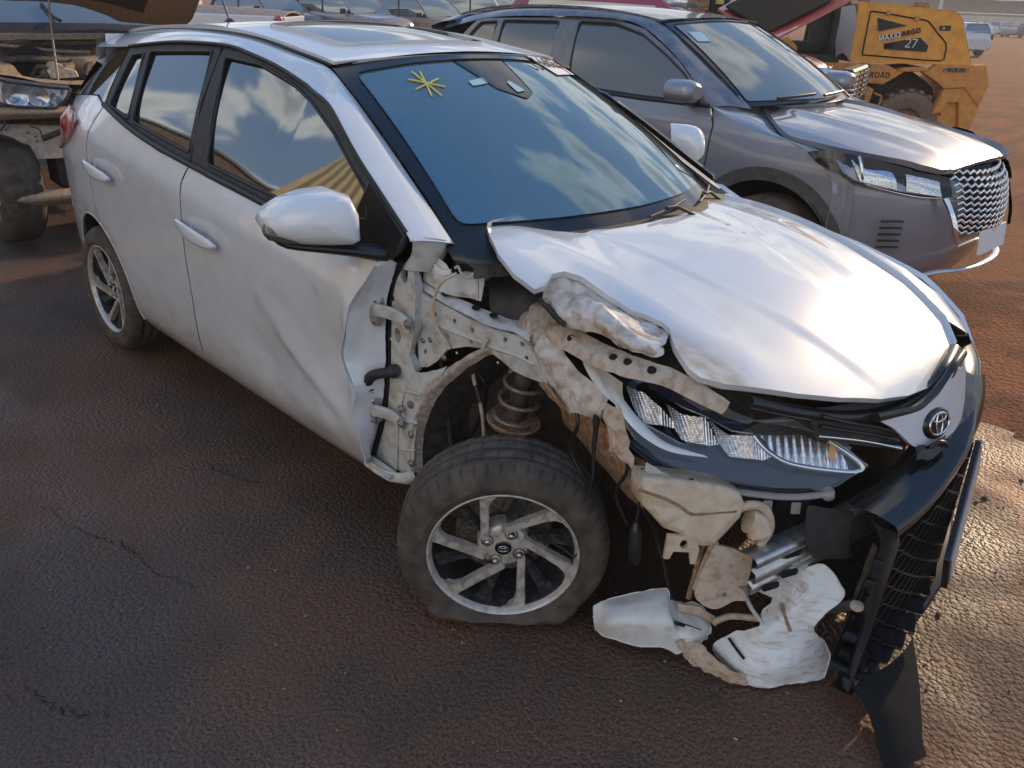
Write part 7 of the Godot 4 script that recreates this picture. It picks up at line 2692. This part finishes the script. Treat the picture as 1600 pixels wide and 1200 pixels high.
	put("seat_back", seat, M.seat_cloth, o)
	slab.call("cab_back", "-1.0 1.15,-.86 1.13,-.86 1.70,-.98 1.70", -1.2, -.06, M.black_matte, .01)
	slab.call("dash_arm", "-1.66 1.12,-1.63 1.32,-1.55 1.345,-1.435 1.245,-1.42 1.16", -.45, -.05, paint, .01)
	for x in [-1.0, -1.78]:
		for z in [-.06, -1.18]:
			put("cab_post", tube(MB.new(), PackedVector3Array([Vector3(x, 1.1, z), Vector3(x + .04, 1.75, z), Vector3(x + .10, 2.35, z)]), .035, 8), M.black_matte, o)
	var gr := MB.new()
	box(gr, Transform3D(Basis.IDENTITY, Vector3(-1.36, 2.38, -.62)), Vector3(1.05, .06, 1.25), .02)
	put("overhead_guard", gr, M.black_matte, o)
	for z in [-.25, -.95]:
		for x in [-2.38, -2.10]:
			var b := MB.new()
			box(b, Transform3D(Basis.IDENTITY, Vector3(x, 1.5, z)), Vector3(.10, 2.7, .10), .01)
			put("mast_rail", b, M.black_matte, o)
	var mp := MB.new()
	box(mp, Transform3D(Basis.IDENTITY, Vector3(-2.24, 1.40, -.6)), Vector3(.06, .9, .6), .01)
	put("mast_plate", mp, M.black_matte, o)
	var yl := MB.new()
	box(yl, Transform3D(Basis.IDENTITY, Vector3(-2.33, 1.70, -.185)), Vector3(.09, .12, .02), .003)
	put("warning_label", yl, M.chalk_yellow, o)
	for x in [-2.20, -2.03, -1.97]:
		put("mast_hose", tube(MB.new(), PackedVector3Array([Vector3(x, .9, -.17), Vector3(x + .03, 1.5, -.15), Vector3(x + .08, 2.3, -.17)]), .015, 6), M.old_steel, o)
	var fb := MB.new()
	box(fb, Transform3D(Basis.IDENTITY, Vector3(-2.545, 1.2, -.5)), Vector3(.16, 1.1, .9), .02)
	put("fork_carriage", fb, M.rusty, o)
	for z in [-.25, -.9]:
		var b := MB.new()
		box(b, Transform3D(Basis.IDENTITY, Vector3(-3.1, .15, z)), Vector3(1.1, .05, .12), .01)
		put("fork", b, M.rusty, o)
	var ch := MB.new()
	box(ch, Transform3D(Basis.IDENTITY, Vector3(-1.0, .70, -.62)), Vector3(2.4, .5, .62), .05)
	put("chassis", ch, M.black_dusty, o)


# red pickup whose bonnet has sprung open, between the grey car and the fork truck
func red_pickup() -> void:
	var o := thing("red_pickup", "red pickup with its bonnet sprung open, parked between the grey car and the fork truck", "pickup truck", Vector3(-2.25, 0, -5.4))
	o.rotation.y = .32
	var bk := Transform3D(Basis.IDENTITY, -o.position)
	var shift := func(b: MB) -> MB:
		for i in b.v.size():
			b.v[i] = bk * b.v[i]
		return b
	var red: Material = M.red_paint
	var wing := MB.new()
	patch(wing, ["-2.75 1.255 -5.75,-2.55 1.235 -5.78,-2.40 1.18 -5.82,-2.34 1.12 -5.86", "-2.78 1.25 -5.50,-2.58 1.228 -5.46,-2.40 1.17 -5.46,-2.33 1.11 -5.48", "-2.80 1.16 -5.40,-2.62 1.13 -5.36,-2.46 1.08 -5.36,-2.40 1.03 -5.40", "-2.8 .80 -5.38,-2.66 .78 -5.35,-2.5 .76 -5.35,-2.42 .74 -5.40"], 5, 0.0, 0.0)
	put("front_wing", shift.call(wing), red, o)
	var lp := MB.new()
	patch(lp, ["-2.46 1.112 -5.40,-2.36 1.138 -5.40,-2.25 1.122 -5.44,-2.14 1.098 -5.50", "-2.43 1.06 -5.36,-2.33 1.08 -5.34,-2.22 1.06 -5.38,-2.11 1.045 -5.46", "-2.40 1.02 -5.38,-2.30 1.02 -5.36,-2.20 1.0 -5.40,-2.10 .98 -5.48"], 4, 0.0, .03)
	put("headlamp", shift.call(lp), M.lamp_pale, o)
	var sk := MB.new()
	patch(sk, ["-2.40 1.05 -5.42,-2.28 1.03 -5.36,-2.12 1.02 -5.42", "-2.40 .90 -5.40,-2.26 .90 -5.34,-2.08 .90 -5.42", "-2.42 .70 -5.42,-2.28 .70 -5.36,-2.08 .70 -5.44"], 3, 0.0, .02)
	put("bumper_corner", shift.call(sk), M.grey_dusty_paint, o)
	for k in 6:
		var y := .90 + k * .042
		put("grille_bar", shift.call(tube(MB.new(), sm3(PackedVector3Array([Vector3(-2.16, y, -5.46), Vector3(-2.10, y, -5.50), Vector3(-2.06, y - .005, -5.60), Vector3(-2.05, y - .005, -6.2), Vector3(-2.16, y, -6.9)]), 4), .014, 8)), M.chrome, o)
	for z in [-5.55, -5.66, -5.9, -6.2, -6.5]:
		put("grille_post", shift.call(tube(MB.new(), PackedVector3Array([Vector3(-2.06, .88, z), Vector3(-2.06, 1.13, z)]), .012, 6)), M.chrome, o)
	var gbk := MB.new()
	box(gbk, Transform3D(Basis.IDENTITY, bk * Vector3(-2.14, .95, -6.2)), Vector3(.12, .40, 1.36), .02)
	put("grille_back", gbk, M.black_matte, o)
	var fb := MB.new()
	box(fb, Transform3D(Basis.IDENTITY, bk * Vector3(-2.18, .60, -6.2)), Vector3(.30, .30, 1.75), .06)
	put("front_bumper", fb, M.grey_dusty_paint, o)
	put("hook_wire", shift.call(tube(MB.new(), sm3(P3("-2.30 1.13 -5.44,-2.30 1.17 -5.46,-2.27 1.15 -5.45,-2.27 1.18 -5.46"), 3), .006, 6)), M.steel, o)
	# bonnet: red shell, black lining, raised and twisted
	var inv := o.transform.affine_inverse()
	var nb := Vector3(-2.455, 1.37, -4.63)
	var na := Vector3(-3.10, 1.60, -4.78)
	var fc := Vector3(-2.79, 1.767, -6.77)
	var fd := Vector3(-3.60, 1.95, -6.65)
	var toward := (Vector3(1.4, 1.6, 2.1) - nb).normalized()
	var nrm := (na - nb).cross(fc - nb).normalized()
	if nrm.dot(toward) < 0.0:
		nrm = -nrm
	var rows := []
	var lining := []
	for i in 6:
		var r := PackedVector3Array()
		var l := PackedVector3Array()
		for j in 6:
			var u := i / 5.0
			var v := j / 5.0
			var p := nb.lerp(fc, u).lerp(na.lerp(fd, u), v)
			r.append(inv * (p - nrm * (.05 * sin(PI * u) * sin(PI * v) + .02)))
			p = nb.lerp(fc, .04 + .80 * u).lerp(na.lerp(fd, .04 + .80 * u), .13 + .80 * v)
			l.append(inv * (p + nrm * .012))
		rows.append(r)
		lining.append(l)
	var sh := MB.new()
	patch(sh, rows, 3, .0, .02)
	put("bonnet", sh, red, o)
	var li := MB.new()
	patch(li, lining, 3, .004, .015, 8.0)
	put("bonnet_lining", li, M.felt, o)
	var bay := MB.new()
	box(bay, Transform3D(Basis.IDENTITY, bk * Vector3(-2.75, .84, -6.2)), Vector3(1.2, .40, 1.5), .05)
	put("engine", bay, M.black_dusty, o)
	# cab and bed behind
	var cab := []
	for k in [[-3.35, 1.15, .80, .86], [-3.95, 1.66, .64, .86], [-5.4, 1.68, .64, .86], [-5.65, 1.2, .8, .86]]:
		cab.append(PackedVector3Array([Vector3(k[0], .5, -6.2 + k[3]), Vector3(k[0], 1.1, -6.2 + k[3]), Vector3(k[0], k[1], -6.2 + k[2]), Vector3(k[0], k[1], -6.2 - k[2]), Vector3(k[0], 1.1, -6.2 - k[3]), Vector3(k[0], .5, -6.2 - k[3])]))
	put("cab", shift.call(loft(MB.new(), cab, 2)), red, o)
	for s in [1.0, -1.0]:
		var gl := MB.new()
		gl.flat([bk * Vector3(-3.62, 1.20, -6.2 + s * .862), bk * Vector3(-3.98, 1.60, -6.2 + s * .69), bk * Vector3(-5.3, 1.62, -6.2 + s * .69), bk * Vector3(-5.45, 1.2, -6.2 + s * .862)])
		put("side_window", gl, M.tinted_glass, o)
	var scr := MB.new()
	scr.flat([bk * Vector3(-3.38, 1.2, -5.5), bk * Vector3(-3.90, 1.64, -5.6), bk * Vector3(-3.90, 1.64, -6.8), bk * Vector3(-3.38, 1.2, -6.9)])
	put("windscreen", scr, M.dusty_screen, o)
	var bed := MB.new()
	box(bed, Transform3D(Basis.IDENTITY, bk * Vector3(-6.5, .88, -6.2)), Vector3(1.7, .64, 1.74), .04)
	put("load_bed", bed, red, o)
	for x in [-2.95, -6.2]:
		for s in [1.0, -1.0]:
			simple_wheel(o, bk * Vector3(x, .38, -6.2 + s * .74), s, .38, .24, M.alloy, 6)


# white pickup seen over the hatchback's roof
func white_pickup() -> void:
	var o := thing("white_pickup", "white pickup with a brown load cover and round red tail lamp, behind the hatchback's roof", "pickup truck", Vector3(-15.4, 0, -5.75))
	o.basis = Basis(Vector3(-.70, 0, .714), Vector3.UP, Vector3(-.714, 0, -.70))
	var w: Material = M.white_plain
	var rings := []
	for k in [[.10, 1.66, .78], [.55, 1.70, .74], [1.3, 1.70, .74], [1.9, 1.15, .80], [3.0, 1.05, .78], [3.15, .75, .7]]:
		rings.append(PackedVector3Array([Vector3(k[0], .45, .86), Vector3(k[0], 1.02, .87), Vector3(k[0], k[1], k[2]), Vector3(k[0], k[1] + .02, 0), Vector3(k[0], k[1], -k[2]), Vector3(k[0], 1.02, -.87), Vector3(k[0], .45, -.86)]))
	put("cab", loft(MB.new(), rings, 2), w, o)
	for s in [1.0, -1.0]:
		var b := MB.new()
		sheet(b, rnd(P2(".38 1.16,1.55 1.12,1.20 1.62,.62 1.62,.44 1.42"), .10, 4), func(p: Vector2): return Vector3(p.x, p.y, s * lerpf(.885, .80, (p.y - 1.1) / .55)), .2, .01)
		put("side_window", b, M.tinted_glass, o)
		b = MB.new()
		box(b, Transform3D(Basis.IDENTITY, Vector3(-.95, .84, s * .84)), Vector3(1.9, .62, .08), .02)
		put("bed_side", b, w, o)
		for x in [-1.0, 2.4]:
			simple_wheel(o, Vector3(x, .34, s * .76), s, .34, .22, M.alloy, 6)
		put("tail_lamp", lathe(MB.new(), P2("0 .03,.05 .028,.07 .015,.075 -.02"), Transform3D(Basis(Vector3(1, 0, 0), Vector3(0, 0, s), Vector3(0, -s, 0)), Vector3(-1.83, 1.10, s * .885)), 18), M.lamp_red, o)
	var gate := MB.new()
	box(gate, Transform3D(Basis.IDENTITY, Vector3(-1.90, .84, 0)), Vector3(.06, .60, 1.6), .02)
	put("tailgate", gate, w, o)
	var lid := MB.new()
	patch(lid, ["-1.9 1.13 .86,-1.0 1.145 .86,-.02 1.15 .86", "-1.9 1.22 .3,-1.0 1.25 .3,-.02 1.27 .3", "-1.9 1.22 -.3,-1.0 1.25 -.3,-.02 1.27 -.3", "-1.9 1.13 -.86,-1.0 1.145 -.86,-.02 1.15 -.86"], 3, .0, .03)
	put("load_cover", lid, M.dusty_paint, o)
	put("cover_rail", tube(MB.new(), P3("-1.9 1.152 .885,-.02 1.158 .885"), .016, 6), M.rubber_trim, o)


# distant vehicles, yard buildings, and what stands behind us
func background() -> void:
	parked_car("row_car", "dark blue car with a black mirror, first of the row beyond the hatchback's roof", "car", Vector3(-23.6, 0, -12.0), .12, M.dark_paint, {"mirror": M.black_plastic, "hood": 1.0, "belt": 1.02})
	parked_car("row_car", "purple-grey car with a dusty brown bonnet, second of the row beyond the roof", "car", Vector3(-22.0, 0, -13.9), .10, M.row_two, {"mirror": M.black_plastic, "hood": 1.02, "belt": 1.04, "top": 1.6})
	parked_car("row_car", "brown dust-covered car with paper in its windscreen, beside the grey car's roof corner", "car", Vector3(-21.0, 0, -16.0), .05, M.dusty_paint, {"mirror": M.black_plastic, "hood": .98, "belt": 1.0, "top": 1.6})
	parked_car("white_van", "white utility van at the end of the row beyond the grey car's rear roof", "van", Vector3(-20.6, 0, -18.6), .05, M.white_plain, {"hood": 1.05, "belt": 1.1, "top": 1.8, "l": 4.4})
	parked_car("silver_car", "pale silver hatchback parked alone behind the fork truck, tail to the red lane", "car", Vector3(-15.1, 0, -43.6), 2.55, M.silver_paint, {"l": 3.7, "top": 1.48, "tail": -1.55, "tailb": -1.75})
	var specs := [
		["wrecked_car", "pale wreck with a crushed nose at the edge of the red lane", -31.5, -104.0, 1.2, M.silver_paint],
		["wrecked_car", "dark wreck without a bumper beside the pale one", -28.5, -103.5, 1.35, M.dark_paint],
		["wrecked_car", "green wreck half hidden behind the silver hatchback", -35.5, -104.0, 1.9, M.green_paint],
		["wrecked_car", "dark red wreck with its boot up behind the green one", -36.0, -109.5, 1.4, M.red_paint],
		["parked_van", "white van with a dark windscreen at the far right of the wreck line", -24.8, -104.5, 1.2, M.white_plain],
		["wrecked_car", "blue-grey wreck in the second line below the tin shed", -42.0, -110.0, 1.0, M.grey_dusty_paint],
	]
	for k in specs:
		parked_car(k[0], k[1], "van" if k[0] == "parked_van" else "car", Vector3(k[2], 0, k[3]), k[4], k[5], {"l": 4.3, "top": 2.1 if k[0] == "parked_van" else 1.45})
	# tin shed: long roof, walls, posts
	var sh := thing("tin_shed", "long grey tin-roofed shed across the far end of the yard", "shed", Vector3(-40, 0, -150))
	sh.rotation.y = .30
	var b := MB.new()
	box(b, Transform3D(Basis.IDENTITY, Vector3(0, 2.2, -8)), Vector3(130, 4.4, 12), .1)
	put("wall", b, M.concrete, sh)
	var rows := []
	for k in [[6.0, 4.2], [-2.0, 6.2], [-10.0, 8.0], [-24.0, 5.0]]:
		var r := PackedVector3Array()
		for i in 41:
			r.append(Vector3(-70 + i * 3.5, k[1] + .12 * (i % 2), k[0]))
		rows.append(r)
	b = MB.new()
	b.grid(rows)
	put("roof", b, M.roofing, sh)
	for i in 9:
		var p := MB.new()
		box(p, Transform3D(Basis.IDENTITY, Vector3(-60 + i * 15.0, 2.1, 5.6)), Vector3(.5, 4.2, .5), .04)
		put("post", p, M.concrete, sh)
	var wl := thing("yard_wall", "low pale yard wall with a white top rail in front of the tin shed", "wall", Vector3(-38, 0, -122))
	wl.rotation.y = .30
	b = MB.new()
	box(b, Transform3D(Basis.IDENTITY, Vector3(0, 1.0, 0)), Vector3(70, 2.0, .25), .03)
	put("panel", b, M.concrete, wl)
	put("top_rail", tube(MB.new(), P3("-35 2.3 0,35 2.3 0"), .06, 6), M.white_plain, wl)
	# across from us, mirrored in the side windows
	var ct := thing("cargo_container", "cream corrugated cargo container mirrored in the hatchback's front side window", "container", Vector3(-3.87, 0, 6.43))
	ct.rotation.y = -.764
	rows = []
	for y in [.15, 2.88]:
		var r := PackedVector3Array()
		var i := 0
		for k in 161:
			r.append(Vector3(-3.0 + k * .0375, y, -1.2 + (.0 if (k / 2) % 2 else .04)))
		rows.append(r)
	b = MB.new()
	b.grid(rows)
	put("corrugated_side", b, M.container, ct)
	b = MB.new()
	box(b, Transform3D(Basis.IDENTITY, Vector3(0, 1.5, .02)), Vector3(6.06, 2.85, 2.34), .03)
	put("shell", b, M.container, ct)
	var cb := thing("site_cabin", "tan site cabin mirrored in the hatchback's rear side window", "cabin", Vector3(-9.6, 0, 5.2))
	cb.rotation.y = .55
	b = MB.new()
	box(b, Transform3D(Basis.IDENTITY, Vector3(0, 1.55, 0)), Vector3(3.2, 3.1, 2.4), .03)
	put("wall", b, M.dusty_paint, cb)
	b = MB.new()
	box(b, Transform3D(Basis.IDENTITY, Vector3(0, 3.16, 0)), Vector3(3.4, .10, 2.6), .02)
	put("roof", b, M.roofing, cb)
	b = MB.new()
	box(b, Transform3D(Basis.IDENTITY, Vector3(.5, 1.9, -1.205)), Vector3(1.1, .9, .04), .01)
	put("window", b, M.tinted_glass, cb)
	var dk := parked_car("dark_car", "dark parked car mirrored low in the hatchback's side windows", "car", Vector3(-6.6, 0, 3.4), -.2, M.dark_paint, {"top": 1.45})
	var pole := thing("utility_pole", "tall utility pole with two cross arms mirrored in the side window", "pole", Vector3(-22.0, 0, 17.0))
	put("shaft", tube(MB.new(), P3("0 0 0,0 5 0,0 10 0"), [.13, .11, .09], 10), M.concrete, pole)
	for y in [9.6, 8.8]:
		b = MB.new()
		box(b, Transform3D(Basis.from_euler(Vector3(0, .5, 0)), Vector3(0, y, 0)), Vector3(2.2, .12, .12), .01)
		put("cross_arm", b, M.old_steel, pole)


func _ready() -> void:
	rng.seed = 7
	surroundings()
	materials()
	ground()
	var c := hatchback()
	bonnet(c)
	scuttle(c)
	mirror(c, 1.0)
	mirror(c, -1.0)
	front_frame(c)
	headlamp(c)
	nose(c)
	bumper(c)
	far_side(c)
	var steer := Basis(Vector3.UP, deg_to_rad(45)) * Basis(Vector3.RIGHT, deg_to_rad(4))
	var w := wheel(c, Transform3D(steer, Vector3(.036, .246, .752)), true)
	var w2 := wheel(c, Transform3D(Basis(Vector3(0, 0, 1), .35), Vector3(-2.55, .300, .752)), false)
	for k in [[Vector3(0, .30, -.752), 1.1], [Vector3(-2.55, .30, -.752), 2.0]]:
		var d := w2.duplicate()
		d.name = "wheel"
		add_to(d, c)
		d.transform = Transform3D(Basis(Vector3.UP, PI) * Basis(Vector3(0, 0, 1), k[1]), k[0])
	torn_cover()
	suv()
	stripped_pickup()
	fork_truck()
	red_pickup()
	white_pickup()
	background()
	pebbles()
